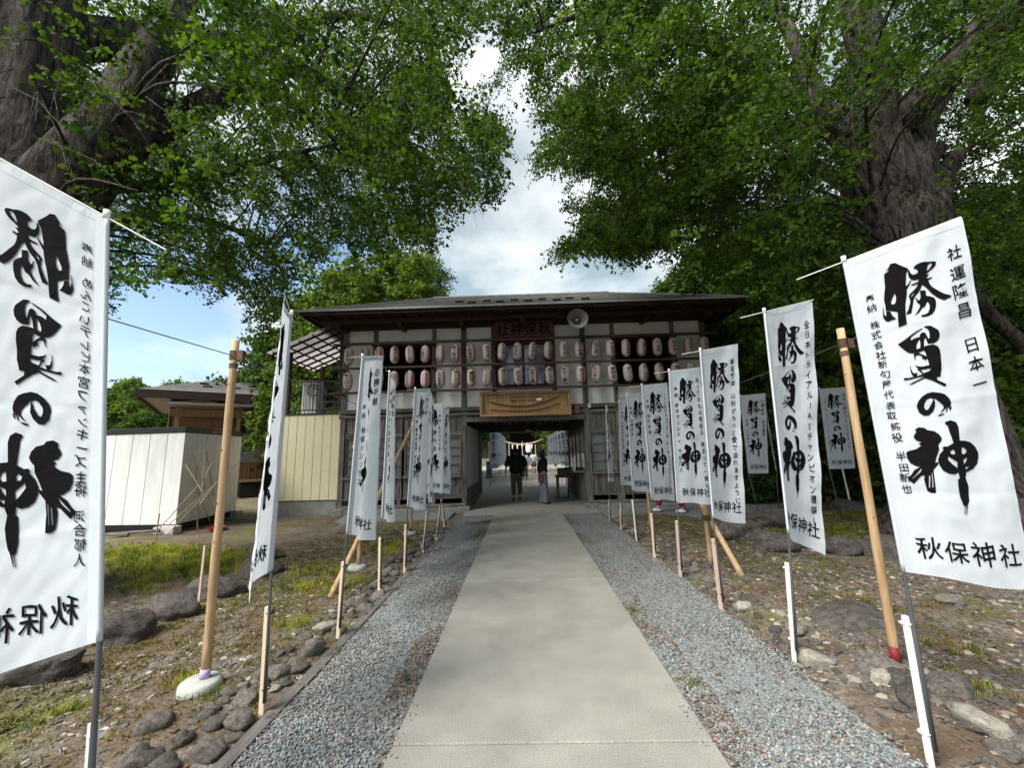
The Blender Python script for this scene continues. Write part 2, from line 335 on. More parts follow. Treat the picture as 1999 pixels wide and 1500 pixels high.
o = MB().box(-1.62, -0.775, -2, 11.05, -0.2, -0.028).build('gravel_strip', GRAVELBASE); o['kind'] = 'structure'
o = MB().box(1.022, 1.98, -2, 11.05, -0.2, -0.028).build('gravel_strip', GRAVELBASE); o['kind'] = 'structure'
o = MB().box(-9, 9, 16.6, 60, -0.2, -0.030).build('courtyard', YARD); o['kind'] = 'structure'
o = MB().box(-3.9, -1.9, 10.2, 11.7, -0.2, -0.022).raw([(-4.6, 9.6, -0.04), (-1.9, 9.9, -0.04), (-1.9, 11.6, 0.02), (-4.9, 11.4, 0.0)], [(0, 1, 2, 3)]).build('gravel_patch', GRAVELBASE); o['kind'] = 'structure'
o = MB().raw([(2.1, 9.6, -0.02), (7.2, 9.9, 0.0), (7.4, 11.7, 0.0), (2.0, 11.6, -0.02)], [(0, 1, 2, 3)]).build('gravel_patch', GRAVELBASE); o['kind'] = 'structure'
# path of cast slabs
pth = bpy.data.objects.new('path', None); COL.objects.link(pth); pth['kind'] = 'structure'
ys = [-3.2, -0.35, 2.55, 5.46, 8.35, 11.0]
for a, b in zip(ys[:-1], ys[1:]):
    MB().box(-0.77, 1.017, a + 0.005, b - 0.005, -0.12, 0.0).build('slab', CONC, pth, bevel=0.008)
MB().box(-0.76, 1.01, -3, 11, -0.12, -0.012).build('joint_filler', mat('joint dirt', (0.06, 0.055, 0.045), 0.9), pth)
MB().box(-1.60, 2.02, 11.0, 16.6, -0.12, 0.003).build('apron_slab', CONC, pth, bevel=0.008)
MB().box(-0.9, 1.1, 16.6, 48, -0.12, -0.005).build('courtyard_slab', YARD, pth)
# board edging on the left of the gravel
EDG = mat('old board edging', (0.075, 0.07, 0.062), 0.9, 0, 4, 0.4, 30, col2=(0.14, 0.13, 0.115), stretch=(6, 0.8, 6))
for i in range(6):
    y0 = -0.8 + i * 2.0
    tag(MB().box(-1.70 + 0.008 * i, -1.615 + 0.008 * i, y0, y0 + 1.985, -0.12, -0.008 - 0.002 * i).build('edging_board', EDG), 'weathered edging board between left gravel and stones, number %s from the camera' % ('one two three four five six'.split()[i]), 'edging board', 'boards edging the left gravel strip')

# ------------------------------------------------------------------ loose stone: gravel and pebbles
GR = [mat('crushed stone a', (0.17, 0.183, 0.178), 0.85, 0.2, 40, objrand=0.35), mat('crushed stone b', (0.235, 0.25, 0.243), 0.85, 0.15, 40, objrand=0.35), mat('crushed stone c', (0.12, 0.132, 0.13), 0.85, 0.2, 40, objrand=0.3), mat('crushed stone d', (0.27, 0.20, 0.14), 0.85, 0.2, 40, objrand=0.35)]
gp = []
for i in range(8):
    v, f = rock_mesh(100 + i, 1, 0.5, 5); gp.append(proto('gravel_stone', v, f, GR[[0, 1, 2, 0, 1, 2, 0, 3][i]]))
def strip(x0, x1, n, name, label):
    y = 1.3 + (11.0 - 1.3) * rng.random(n) ** 1.35; x = x0 + (x1 - x0) * rng.random(n)
    thin = np.array([noise.noise(Vector((a * 1.7, b * 1.1, 7))) for a, b in zip(x, y)])
    edge = np.minimum(x - x0, x1 - x) / 0.16
    keep = rng.random(n) < np.clip(0.75 + 2.2 * thin, 0.12, 1) * np.clip(edge + 0.35, 0, 1); x, y = x[keep], y[keep]; n = len(x)
    s = rng.uniform(0.0048, 0.0105, n); sc = np.stack([s * rng.uniform(0.9, 1.4, n), s, s * rng.uniform(0.55, 0.9, n)], 1)
    scatter(name, np.stack([x, y, np.full(n, -0.026) + s * rng.uniform(0, 0.9, n)], 1), rng.uniform(0, 6.28, (n, 3)) * [0.12, 0.12, 1], sc, gp, label=label, cat='gravel')
strip(-1.66, -0.78, 48000, 'crushed_gravel', 'blue-grey crushed gravel strip on the left of the concrete path')
strip(1.02, 2.02, 52000, 'crushed_gravel', 'blue-grey crushed gravel strip on the right of the concrete path')
PB = [mat('shingle a', (0.10, 0.095, 0.082), 0.85, 0.3, 8, objrand=0.5), mat('shingle b', (0.20, 0.175, 0.14), 0.85, 0.25, 8, objrand=0.4), mat('shingle c', (0.075, 0.072, 0.07), 0.85, 0.3, 8, objrand=0.4), mat('shingle d', (0.30, 0.27, 0.22), 0.85, 0.2, 8, objrand=0.3), mat('bark chip', (0.15, 0.085, 0.05), 0.9, 0.3, 8, objrand=0.4)]
pp = []
for i in range(10):
    v, f = rock_mesh(200 + i, 1, 0.4, 4); pp.append(proto('pebble', v, f, PB[[0, 1, 2, 0, 1, 2, 0, 2, 3, 4][i]]))
def pebbles(poly, n, name, label, smin=0.008, smax=0.035, dens=0.0):
    xs = [p[0] for p in poly]; yz = [p[1] for p in poly]
    P = np.stack([rng.uniform(min(xs), max(xs), n), min(yz) + (max(yz) - min(yz)) * rng.random(n) ** 1.3], 1); P = P[in_poly(P, poly)]
    th = np.array([noise.noise(Vector((a * 0.9, b * 0.9, 21))) for a, b in P]); P = P[rng.random(len(P)) < np.clip(0.6 + dens + 1.6 * th, 0.08, 1)]
    n = len(P); s = smin + (smax - smin) * rng.random(n) ** 3.2
    z = np.array([gz(a, b) for a, b in P]) + s * 0.08
    sc = np.stack([s * rng.uniform(1, 1.7, n), s * rng.uniform(0.8, 1.1, n), s * rng.uniform(0.3, 0.5, n)], 1)
    scatter(name, np.stack([P[:, 0], P[:, 1], z], 1), np.stack([rng.normal(0, 0.2, n), rng.normal(0, 0.2, n), rng.uniform(0, 6.28, n)], 1), sc, pp, label=label, cat='pebbles')
pebbles([(2.0, 1.0), (9, 3), (9, 8), (5, 9), (2.1, 9.6)], 46000, 'loose_shingle', 'brown and grey shingle covering the bed right of the path', 0.006, 0.034, 0.25)
pebbles([(-1.7, 1.0), (-6, 1.0), (-6, 4), (-3.6, 6), (-3, 10), (-1.7, 10)], 20000, 'loose_shingle', 'brown chips and small stones on the bed left of the path', 0.007, 0.028, 0.05)

def litter(xa, xb, n, name, label, pr, z, smin, smax, edge=None):
    y = 1.6 + 9.2 * rng.random(n) ** 1.2; x = rng.uniform(xa, xb, n) if edge is None else np.where(rng.random(n) < 0.5, xa + np.abs(rng.normal(0, edge, n)), xb - np.abs(rng.normal(0, edge, n)))
    th = np.array([noise.noise(Vector((a * 2.5, b * 1.2, 33))) for a, b in zip(x, y)]); k = rng.random(n) < np.clip(0.35 + 2.4 * th, 0.02, 1); x, y = x[k], y[k]; n = len(x)
    s = rng.uniform(smin, smax, n); scatter(name, np.stack([x, y, z + s * 0.3], 1), rng.uniform(0, 6.28, (n, 3)) * [0.1, 0.1, 1], np.stack([s * 1.4, s, s * 0.45], 1), pr, label=label, cat='litter')
litter(-0.77, 1.017, 900, 'stray_grit', 'small stones and grit kicked onto the concrete path along its edges', gp, 0.001, 0.003, 0.008, 0.05)
litter(-0.98, -0.77, 5200, 'brown_litter', 'brown plant litter between the path and the left gravel', [pp[9], pp[0], pp[9], pp[1]], -0.018, 0.004, 0.011)
litter(1.02, 1.24, 5200, 'brown_litter', 'brown plant litter between the path and the right gravel', [pp[9], pp[0], pp[9], pp[1]], -0.018, 0.004, 0.011)
litter(1.3, 2.1, 3200, 'brown_litter', 'rusty plant litter patches on the right gravel', [pp[9], pp[0], pp[9]], -0.012, 0.004, 0.010)
litter(-1.6, -0.9, 2400, 'brown_litter', 'rusty plant litter patches on the left gravel', [pp[9], pp[0], pp[9]], -0.012, 0.004, 0.010)

# ------------------------------------------------------------------ stones and boulders
rocks = []
for i in range(9):
    v, f = rock_mesh(300 + i, 3, 0.36, 5); me = bpy.data.meshes.new('stone'); me.from_pydata([tuple(p) for p in v], [], f); me.materials.append(STONE if i < 7 else PALE); me.shade_smooth(); rocks.append(me)
boul = []
for i in range(6):
    v, f = rock_mesh(400 + i, 4, 0.34, 4); me = bpy.data.meshes.new('boulder'); me.from_pydata([tuple(p) for p in v], [], f); me.materials.append(BOULD); me.shade_smooth(); boul.append(me)
def put(me, name, x, y, s, label, cat, group, rz=None, dz=0.25):
    o = bpy.data.objects.new(name, me); COL.objects.link(o); o.location = (x, y, gz(x, y) + s[2] * dz); o.rotation_euler = (random.uniform(-0.2, 0.2), random.uniform(-0.2, 0.2), random.uniform(0, 6.28) if rz is None else rz); o.scale = s
    return tag(o, label, cat, group)
ORD = 'first second third fourth fifth sixth seventh eighth ninth tenth eleventh twelfth thirteenth fourteenth fifteenth sixteenth seventeenth eighteenth nineteenth twentieth'.split()
def edge_rows(side, xc, spread, n, y0, y1, grp, smin, smax):
    pl = []
    for i in range(n * 14):
        y = y0 + (y1 - y0) * (random.random() ** 1.25); x = xc(y) + random.uniform(-spread, spread); r = random.uniform(smin, smax) * (1.25 if abs(x - xc(y)) < spread * 0.5 else 0.75)
        if all((x - a) ** 2 + (y - b) ** 2 > (0.72 * (r + c)) ** 2 for a, b, c in pl): pl.append((x, y, r))
        if len(pl) >= n: break
    pl.sort(key=lambda t: t[1]); cnt = {}
    for x, y, r in pl:
        k = random.choice(range(9)) if random.random() > 0.5 else random.choice(range(7)); big = 'large' if r > smax * 0.85 else ('middling' if r > (smin + smax) / 2 else 'small')
        tone = 'pale buff' if k >= 7 else 'dark grey-brown'; fl = int(max(0, min(8, round(y - 2.0))))
        near = 'beside the %s banner stake' % ORD[fl] if y > 1.8 else 'before the first banner stake'
        near = ('inner row, ' if (x - xc(y)) * (1 if side == 'left' else -1) > 0 else 'outer row, ') + near; key = (tone, big, near); cnt[key] = cnt.get(key, 0) + 1
        nth = ('' if cnt[key] == 1 else ', %s of them' % (ORD[cnt[key] - 1] if cnt[key] <= 20 else 'last'))
        put(rocks[k], 'edging_stone', x, y, (r * random.uniform(1, 1.5), r * random.uniform(0.8, 1.1), r * random.uniform(0.55, 0.85)), '%s %s stone, %s edging %s%s' % (big, tone, side, near, nth), 'stone', grp)
edge_rows('left', lambda y: -1.90 + 0.015 * y, 0.25, 290, 1.2, 9.9, 'stones edging the left bed', 0.03, 0.075)
edge_rows('right', lambda y: 2.22 + (0.22 if y < 3.4 else 0.05), 0.24, 110, 1.8, 9.4, 'stones edging the right bed', 0.028, 0.078)
for i, (x, y, s, d) in enumerate([(3.15, 2.5, 0.16, 'rounded grey'), (2.62, 2.18, 0.25, 'flat broad'), (2.9, 2.05, 0.2, 'big rounded brown'), (3.35, 2.1, 0.16, 'pale-streaked'), (2.55, 2.62, 0.12, 'angular green-grey'), (3.02, 4.1, 0.3, 'broad flat dark'), (2.5, 3.05, 0.12, 'light angular'), (2.75, 3.0, 0.13, 'dark squat'), (4.2, 4.4, 0.1, 'small dark'), (-2.30, 2.72, 0.11, 'greenish-grey upright'), (-2.1, 2.40, 0.11, 'light tan rounded'), (-2.0, 2.12, 0.14, 'long dark'), (-2.5, 2.0, 0.08, 'pair-like pale')]):
    put(rocks[(i * 2) % 9], 'field_stone', x, y, (s * 1.2, s * 0.85, s * (0.3 if 'flat' in d else 0.6)), '%s stone lying %s' % (d, 'on the right bed near the nearest banner pole' if x > 0 else 'by the log post footing on the left'), 'stone', 'single stones lying in the beds')
BL = [(-3.75, 3.3, .62, .38, 'broad flat boulder under the edge of the nearest left banner'), (-3.75, 4.0, .52, .42, 'rounded boulder beyond the nearest left banner, low in its row'), (-3.72, 4.5, .50, .40, 'rounded boulder in the middle of the left boulder row'), (-3.75, 5.15, .62, .42, 'long dark boulder behind the thin tomato-stake on the left'), (-3.75, 5.95, .62, .40, 'mossy boulder seen behind the log post on the left'), (-4.3, 7.0, .75, .22, 'flat slab-like rock behind the left log post'), (-5.0, 7.6, .7, .14, 'flat pale rock nearest the weeds on the left'),
      (3.75, 7.6, .68, .42, 'large grey boulder left of the third right banner foot'), (3.9, 6.75, .56, .34, 'smooth dark boulder under the second right banner'), (4.75, 6.45, .42, .30, 'dark round boulder right of the second right banner'), (5.15, 6.2, .50, .33, 'smooth dark boulder behind the right log post'), (5.75, 6.05, .42, .28, 'half hidden boulder left of the large right banner'), (5.2, 8.7, .95, .38, 'wide brown boulder behind the pair of crossed logs'), (6.6, 10.2, .8, .22, 'low grey rock under the far facing banner'), (8.2, 10.8, .8, .28, 'long dark rock under the farthest facing banner'), (7.3, 11.2, .55, .16, 'flat rock between the two far banners')]
for i, (x, y, a, h, l) in enumerate(BL):
    a *= 0.5 if x < 0 else 0.72; h *= 0.42 if x < 0 else 0.62
    put(boul[i % 6], 'boulder', x, y, (a, a * 0.72, h), l, 'boulder', 'boulders ringing the two big trees', rz=random.uniform(-0.4, 0.4), dz=0.35)

# ------------------------------------------------------------------ grass and weeds
def blade_proto(name, m, n, h, spread, lean):
    r = random.Random(n + int(h * 1000)); v = []; f = []
    for i in range(n):
        a = r.uniform(0, 6.28); x, y = r.gauss(0, spread), r.gauss(0, spread); hh = h * r.uniform(0.5, 1.1); w_ = 0.0035 * r.uniform(0.7, 1.4); dx_, dy_ = math.cos(a) * lean * hh, math.sin(a) * lean * hh
        k = len(v); px, py = -math.sin(a) * w_, math.cos(a) * w_
        v += [(x - px, y - py, 0), (x + px, y + py, 0), (x + dx_ * .4 + px * .8, y + dy_ * .4 + py * .8, hh * .6), (x + dx_ * .4 - px * .8, y + dy_ * .4 - py * .8, hh * .6), (x + dx_, y + dy_, hh)]
        f += [(k, k + 1, k + 2, k + 3), (k + 3, k + 2, k + 4)]
    return proto(name, v, f, m)
GM = [leaf_mat('grass green', (0.05, 0.085, 0.015), (0.12, 0.16, 0.03), 0.35), leaf_mat('grass yellow', (0.20, 0.22, 0.035), (0.36, 0.36, 0.06), 0.4), leaf_mat('moss', (0.08, 0.075, 0.02), (0.16, 0.13, 0.03), 0.2), leaf_mat('dry grass', (0.26, 0.17, 0.05), (0.38, 0.27, 0.09), 0.3)]
gpr = [blade_proto('grass_tuft', GM[0], 26, 0.11, 0.04, 0.5), blade_proto('grass_tuft', GM[1], 26, 0.10, 0.045, 0.6), blade_proto('grass_tuft', GM[1], 30, 0.07, 0.04, 0.8), blade_proto('grass_tuft', GM[3], 18, 0.08, 0.05, 0.7)]
mpr = [blade_proto('moss_tuft', GM[2], 26, 0.022, 0.035, 0.8), blade_proto('moss_tuft', GM[2], 26, 0.016, 0.04, 1.0), blade_proto('moss_tuft', GM[2], 20, 0.024, 0.03, 0.8)]
def tufts(cs, name, label, pr, smin=0.7, smax=1.4):
    P = []
    for x, y, rx, ry, n in cs:
        for _ in range(n): P.append((x + random.gauss(0, rx * 0.5), y + random.gauss(0, ry * 0.5)))
    P = [p for p in P if not (-1.0 < p[0] - 0.12 + 0 < 0.92 and p[1] < 11)]
    n = len(P); scatter(name, [(x, y, gz(x, y) - 0.004) for x, y in P], np.stack([rng.normal(0, .12, n), rng.normal(0, .12, n), rng.uniform(0, 6.28, n)], 1), rng.uniform(smin, smax, n), pr, label=label, cat='grass')
tufts([(-6.0, 7.0, 1.6, .8, 420), (-5.3, 6.3, 1.0, .7, 150), (-7.0, 7.5, 1.4, .5, 300), (-4.6, 6.7, .6, .5, 90), (-4.8, 5.8, .8, .9, 70), (-3.0, 6.1, .5, .5, 45), (-2.3, 7.4, .4, .5, 50), (-2.55, 5.3, .5, .3, 60)], 'weeds', 'bright yellow-green weeds and grass in front of the white shed', gpr, 0.45, 1.15)
tufts([(5.2, 8.2, 1.0, .7, 500), (6.4, 7.9, 1.6, .8, 700), (7.5, 9.6, 1.6, .6, 400), (4.3, 7.4, .3, .2, 60)], 'grass_patch', 'short green grass behind the boulders on the right', gpr, 0.35, 0.8)
tufts([(-2.55, 3.3, .12, .1, 26), (-0.86, 3.25, .06, .1, 16), (-0.80, 2.45, .07, .13, 18), (-0.84, 5.2, .05, .3, 16), (1.12, 3.15, .06, .08, 14), (1.10, 4.4, .05, .2, 16), (-1.62, 3.7, .05, .12, 12), (2.95, 2.95, .15, .1, 20), (-2.2, 4.2, .2, .2, 20), (-2.1, 3.1, .12, .1, 14), (3.3, 3.5, .2, .15, 14), (3.3, 4.6, .2, .15, 10), (-3.1, 2.9, .1, .1, 9)], 'grass_tufts', 'small green tufts growing along the path edges and stones', gpr, 0.3, 0.75)
tufts([(-3.0, 4.0, 1.6, 2.6, 1000), (-2.9, 7.3, 1.3, 2.6, 700), (3.4, 5.6, 1.6, 2.6, 600), (3.0, 8.4, 1.2, 1.8, 500), (1.15, 6, .14, 5, 260), (-0.9, 6, .1, 5, 200), (-4.5, 2.6, 1.5, 1.2, 500)], 'moss', 'brown-green moss spread thinly over the soil', mpr, 0.6, 1.5)
# ------------------------------------------------------------------ glyphs (built-in font outlines)
GL = {}
def load_glyphs(chars):
    cu = bpy.data.curves.new('glyph', 'FONT'); cu.resolution_u = 3; cu.offset = 0.008; to = bpy.data.objects.new('glyph', cu); COL.objects.link(to)
    for c in sorted(set(chars)):
        if c in GL or c in ' 　': continue
        cu.body = c; bpy.context.view_layer.update(); ev = to.evaluated_get(bpy.context.evaluated_depsgraph_get()); me = ev.to_mesh()
        v = np.array([p.co[:] for p in me.vertices])[:, :2] if len(me.vertices) else np.zeros((0, 2)); f = [tuple(p.vertices) for p in me.polygons]; ev.to_mesh_clear()
        if len(v):
            lo, hi = v.min(0), v.max(0); wide = hi[0] - lo[0]
            v = v - [(lo[0] + hi[0]) / 2, 0.38]        # centre the glyph on its em box
            if wide < 0.75: pass
        GL[c] = (v, f)
    bpy.data.objects.remove(to)
SMALLT = dict(
 Rb=('社運隆昌　日本一', '奉納　株式会社新旬屋代表取締役　半田新也'), r1=('全日本トライアルIASチャンピオン獲得！', ''), r2=('事業繁栄　山形がもっと愛で溢れますように', ''), r3=('走ってるもの昔話る　極まって一推も', '奉納　東京ヴェルディ　千田海人'),
 r4=('khb宮城おもてなし隊　良い旅になりますように', '奉納　宿守研磨'), r5=('しとしとにここまで', '奉納　良縁成就'), r6=('必勝祈願', '奉納　水球日本代表兵部　鈴木清生'), r7=('商売繁盛', '奉納　大人叶'),
 Lb=('必勝祈願', '奉納　めんこいテレビ本宮ファンキーズ主将　河合郁人'), l1=('商売繁盛　社運隆昌', ''), l2=('必勝祈願', '　　　　奉納　秋保シンリウス'), l3=('必勝祈願', '奉納　仙台大学応援団'), l4=('大人叶', '　　　奉納　歌劇団座長　梅沢富美男'), l5=('商売繁盛', ''), l6=('必勝祈願', '奉納　東北大学付属'), l7=('必勝', '奉納　商店街一同'),
 fA=('心願成就　生涯無敗', '　　　　　奉納　杜の神士会'), fB=('世界に誇れストレッチオーラ', '奉納　一社マルチコンディショニング協会　森昭'), fC=('必勝祈願', '奉納'))
LANT = ['ルオイ', '佐藤商店', '鈴木工務店', '菊水正宗', 'ワタナベ技研', '上野町', 'ワタナベ技研', '井上商店', '沢崎建設', '佐々木', '杉本精工', '杉本久', '早坂商店', '岩沼造園', '砂利井', '鈴木総業', '仙太郎', '竹友会', '伏見稲荷', '八幡太夫', '三太夫', '佐々木', '中山克也', '久保田', 'MIロI', '宮城', '阿部工業', 'コウキ', '株式会社仙台', '　', '大内自動車', '緑ヶ丘人', '美容室', 'サンライズ', '株式会社', '仙台市', '秋保の里', '緑ヶ丘人', '鈴木工業', '鈴木久', '松の寿久', '青葉会', 'マリン', '株三宝社', '株工事社', '株三友', '川村', '秋保']
load_glyphs('秋保神社勝負のIAS!！◎クルーナムココ火気厳禁' + ''.join(a + b for a, b in SMALLT.values()) + ''.join(LANT) + '0123456789')

def flat_text(txt, mapf, size, pitch, vertical=True, m=INK, name='lettering', parent=None, bold=0.0):
    """glyphs laid out in 2-D, each vertex passed through mapf(x, y) -> point in space"""
    V = []; F = []; p = 0.0
    for c in txt:
        if c in ' 　': p += pitch * (1 if vertical else 1); continue
        v, f = GL[c]; n = len(V)
        for x, y in v:
            X_ = x * size; Y_ = y * size
            V.append(mapf(X_, Y_ - p) if vertical else mapf(X_ + p, Y_))
        F += [tuple(i + n for i in q) for q in f]; p += pitch
    mb = MB(); mb.raw(V, F)
    return mb.build(name, m, parent)

# ------------------------------------------------------------------ the gate building
BX, BY, BD = 0.14, 11.9, 4.35            # centre, front plane, depth
BYB = BY + BD
gb = thing('gate_building', 'two-storey dark timber gate building with white panels, hung with rows of paper lanterns', 'building', (BX, BY, 0))
def P(name, mb, m, **k): return mb.build(name, m, gb, **k)
half = 5.4
posts = [-5.4, -4.5, -2.7, -1.8, -0.9, 0.9, 1.8, 2.7, 4.5, 5.4]
for dxp in posts:
    big = abs(dxp) in (5.4, 1.8); wd = 0.075 if big else 0.06
    z0 = 0.12 if abs(dxp) != 0.9 else 2.62
    if abs(dxp) == 2.7 or abs(dxp) == 4.5 or big or abs(dxp) == 0.9:
        P('post', MB().box(BX + dxp - wd, BX + dxp + wd, BY - 0.07, BY + 0.07, z0, 5.42), OLDWOOD, bevel=0.006)
for dxp in (-5.4, -1.8, 1.8, 5.4):
    P('post', MB().box(BX + dxp - 0.075, BX + dxp + 0.075, BYB - 0.075, BYB + 0.075, 0.05, 5.4), OLDWOOD)
    P('foot_stone', MB().box(BX + dxp - 0.16, BX + dxp + 0.16, BY - 0.18, BY + 0.16, -0.1, 0.12), CBASE, bevel=0.02)
# beams
for (z0, z1, yo, mm) in ((2.84, 2.955, 0.11, OLDWOODH), (2.70, 2.80, 0.085, OLDWOODH), (5.40, 5.60, 0.10, DARKWOOD)):
    P('beam', MB().box(BX - half - 0.12, BX + half + 0.12, BY - yo, BY + 0.08, z0, z1), mm, bevel=0.008)
P('lintel', MB().box(BX - 1.73, BX + 1.73, BY - 0.13, BY + 0.05, 2.50, 2.655), OLDWOODH, bevel=0.008)
P('beam', MB().box(BX - 1.72, BX + 1.72, BYB - 0.1, BYB + 0.1, 2.40, 2.75), OLDWOODH)
P('rail', MB().box(BX - half - 0.2, BX + half + 0.2, BY - 0.50, BY - 0.43, 4.83, 4.89), REDWOOD, bevel=0.006)
P('rail', MB().box(BX - half - 0.2, BX + half + 0.2, BY - 0.50, BY - 0.43, 4.10, 4.16), REDWOOD, bevel=0.006)
P('rail', MB().box(BX - half - 0.2, BX + half + 0.2, BY - 0.50, BY - 0.43, 3.38, 3.44), REDWOOD, bevel=0.006)
for dxp in posts:
    for z in (4.86, 4.13, 3.41): P('rail_bracket', MB().beam((BX + dxp, BY - 0.44, z), (BX + dxp, BY - 0.05, z), 0.045, 0.045), REDWOOD)
# upper storey infill
def gap(a, b): return BX + a + 0.062, BX + b - 0.062
for a, b in zip(posts[:-1], posts[1:]):
    x0, x1 = gap(a, b); openb = (a, b) in ((-4.5, -2.7), (2.7, 4.5)); mid = a == -0.9
    if not mid:
        if openb:
            xm = (x0 + x1) / 2
            for q0, q1 in ((x0, xm - 0.004), (xm + 0.004, x1)):
                P('wall_panel', MB().box(q0, q1, BY - 0.02, BY + 0.02, 5.03, 5.398), PLASTER); P('wall_panel', MB().box(q0, q1, BY - 0.02, BY + 0.02, 2.96, 3.46), PLASTER)
        else:
            P('wall_panel', MB().box(x0, x1, BY - 0.02, BY + 0.02, 5.03, 5.398), PLASTER)
            P('wall_panel', MB().box(x0, x1, BY - 0.02, BY + 0.02, 2.96, 3.46), PLASTER)
            P('wall_panel', MB().box(x0, x1, BY - 0.02, BY + 0.02, 3.50, 4.955), PLASTER)
    else:
        P('wall_panel', MB().box(x0, x1, BY - 0.02, BY + 0.02, 2.96, 3.46), PLASTER)
        P('wall_board', MB().box(x0, x1, BY - 0.02, BY + 0.02, 4.92, 5.398), DARKWOOD)
    P('stringer', MB().box(x0, x1, BY - 0.055, BY + 0.04, 4.957, 5.028), DARKWOOD); P('stringer', MB().box(x0, x1, BY - 0.05, BY + 0.04, 3.462, 3.498), OLDWOODH)
# open bays: dark room behind
for a, b in ((-4.5, -2.7), (2.7, 4.5)):
    x0, x1 = gap(a, b)
    P('bay_frame', MB().box(x0, x0 + 0.05, BY - 0.03, BY + 0.3, 3.5, 4.95).box(x1 - 0.05, x1, BY - 0.03, BY + 0.3, 3.5, 4.95).box(x0 + 0.051, x1 - 0.051, BY - 0.03, BY + 0.3, 4.88, 4.95), DARKWOOD)
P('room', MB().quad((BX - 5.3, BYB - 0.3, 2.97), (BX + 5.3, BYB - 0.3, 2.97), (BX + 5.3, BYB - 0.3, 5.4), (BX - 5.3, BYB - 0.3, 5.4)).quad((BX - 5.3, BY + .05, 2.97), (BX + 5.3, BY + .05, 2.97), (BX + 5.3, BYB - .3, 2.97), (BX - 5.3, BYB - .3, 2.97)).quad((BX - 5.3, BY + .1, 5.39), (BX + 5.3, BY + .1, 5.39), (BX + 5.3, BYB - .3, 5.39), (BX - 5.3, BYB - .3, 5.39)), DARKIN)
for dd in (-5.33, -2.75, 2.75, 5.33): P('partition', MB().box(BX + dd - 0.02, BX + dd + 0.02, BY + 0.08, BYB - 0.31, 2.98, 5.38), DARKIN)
# middle window
wf = P('window', MB().box(BX - 0.84, BX + 0.84, BY - 0.03, BY + 0.04, 4.80, 4.915).box(BX - 0.84, BX + 0.84, BY - 0.03, BY + 0.04, 3.5, 3.60).box(BX - 0.84, BX - 0.64, BY - 0.03, BY + 0.04, 3.601, 4.799).box(BX + 0.64, BX + 0.84, BY - 0.03, BY + 0.04, 3.601, 4.799).box(BX - 0.03, BX + 0.03, BY - 0.035, BY + 0.02, 3.601, 4.799).box(BX - 0.639, BX + 0.639, BY - 0.02, BY + 0.02, 4.2, 4.24), DARKWOOD)
PANE = mat('blue reflecting pane', (0.26, 0.31, 0.37), 0.12, 0, 1.6, col2=(0.08, 0.10, 0.13), spec=0.8)  # sky reflection painted into the base colour, mottled pale blue to dark
for x0, x1 in ((-0.64, -0.03), (0.03, 0.64)):
    for z0, z1 in ((3.6, 4.2), (4.24, 4.8)): MB().box(BX + x0, BX + x1, BY + 0.0, BY + 0.008, z0, z1).build('pane', PANE, wf)
# lower storey walls
def lower(a, b, curtain, yellow=False):
    x0, x1 = BX + a, BX + b; n = max(3, int((x1 - x0) / 0.16))
    for i in range(n):
        q0 = x0 + (x1 - x0) * i / n; q1 = x0 + (x1 - x0) * (i + 1) / n; j = random.uniform(0, 0.012)
        P('board', MB().box(q0 + 0.004, q1 - 0.004, BY - 0.012 - j, BY + 0.012, 2.24, 2.70), OLDWOOD)
        P('board', MB().box(q0 + 0.004, q1 - 0.004, BY - 0.012 - j, BY + 0.012, 0.42, 0.93), OLDWOOD)
    P('rail_board', MB().box(x0, x1, BY - 0.05, BY + 0.03, 2.12, 2.235), OLDWOODH); P('sill_board', MB().box(x0, x1, BY - 0.09, BY + 0.05, 0.935, 1.0), OLDWOODH)
    P('ground_beam', MB().box(x0, x1, BY - 0.05, BY + 0.05, 0.34, 0.415), OLDWOODH)
    nw = 2 if (x1 - x0) > 0.8 else 1
    for k in range(nw):
        q0 = x0 + (x1 - x0) * k / nw + 0.02; q1 = x0 + (x1 - x0) * (k + 1) / nw - 0.02
        fr = MB().box(q0, q1, BY - 0.03, BY + 0.02, 2.07, 2.115).box(q0, q1, BY - 0.03, BY + 0.02, 1.005, 1.05).box(q0, q0 + 0.04, BY - 0.03, BY + 0.02, 1.051, 2.069).box(q1 - 0.04, q1, BY - 0.03, BY + 0.02, 1.051, 2.069)
        for z in (1.30, 1.55, 1.80): fr.box(q0 + 0.041, q1 - 0.041, BY - 0.02, BY + 0.01, z - 0.011, z + 0.011)
        fr.box((q0 + q1) / 2 - 0.01, (q0 + q1) / 2 + 0.01, BY - 0.022, BY - 0.0205, 1.051, 2.069)
        wn_ = P('window', fr, OLDWOOD)
        MB().box(q0 + 0.04, q1 - 0.04, BY + 0.012, BY + 0.017, 1.05, 2.07).build('pane', mat('thin clear pane', (0.55, 0.58, 0.58), 0.1, trans=0.8), wn_)
        cm_ = curtain; cv = MB(); m_ = 18
        for i in range(m_ + 1):
            xx = q0 + 0.04 + (q1 - q0 - 0.08) * i / m_; yy = BY + 0.07 + 0.015 * math.sin(i * 1.9)
            cv.v += [(xx, yy, 1.05), (xx, yy, 2.07)]
            if i: n_ = 2 * i; cv.f.append((n_ - 2, n_, n_ + 1, n_ - 1))
        cv.build('curtain', cm_, wn_)
        if a > 0: MB().box(q0 + 0.10, q0 + 0.135, BY + 0.04, BY + 0.045, 1.055, 2.065).build('red_ribbon', mat('faded red ribbon', (0.38, 0.06, 0.07), 0.8), wn_)
CURW = mat('pale curtain', (0.50, 0.50, 0.42), 0.9, 0.1, 10); CURY = mat('yellow curtain', (0.52, 0.49, 0.17), 0.9, 0.1, 10)
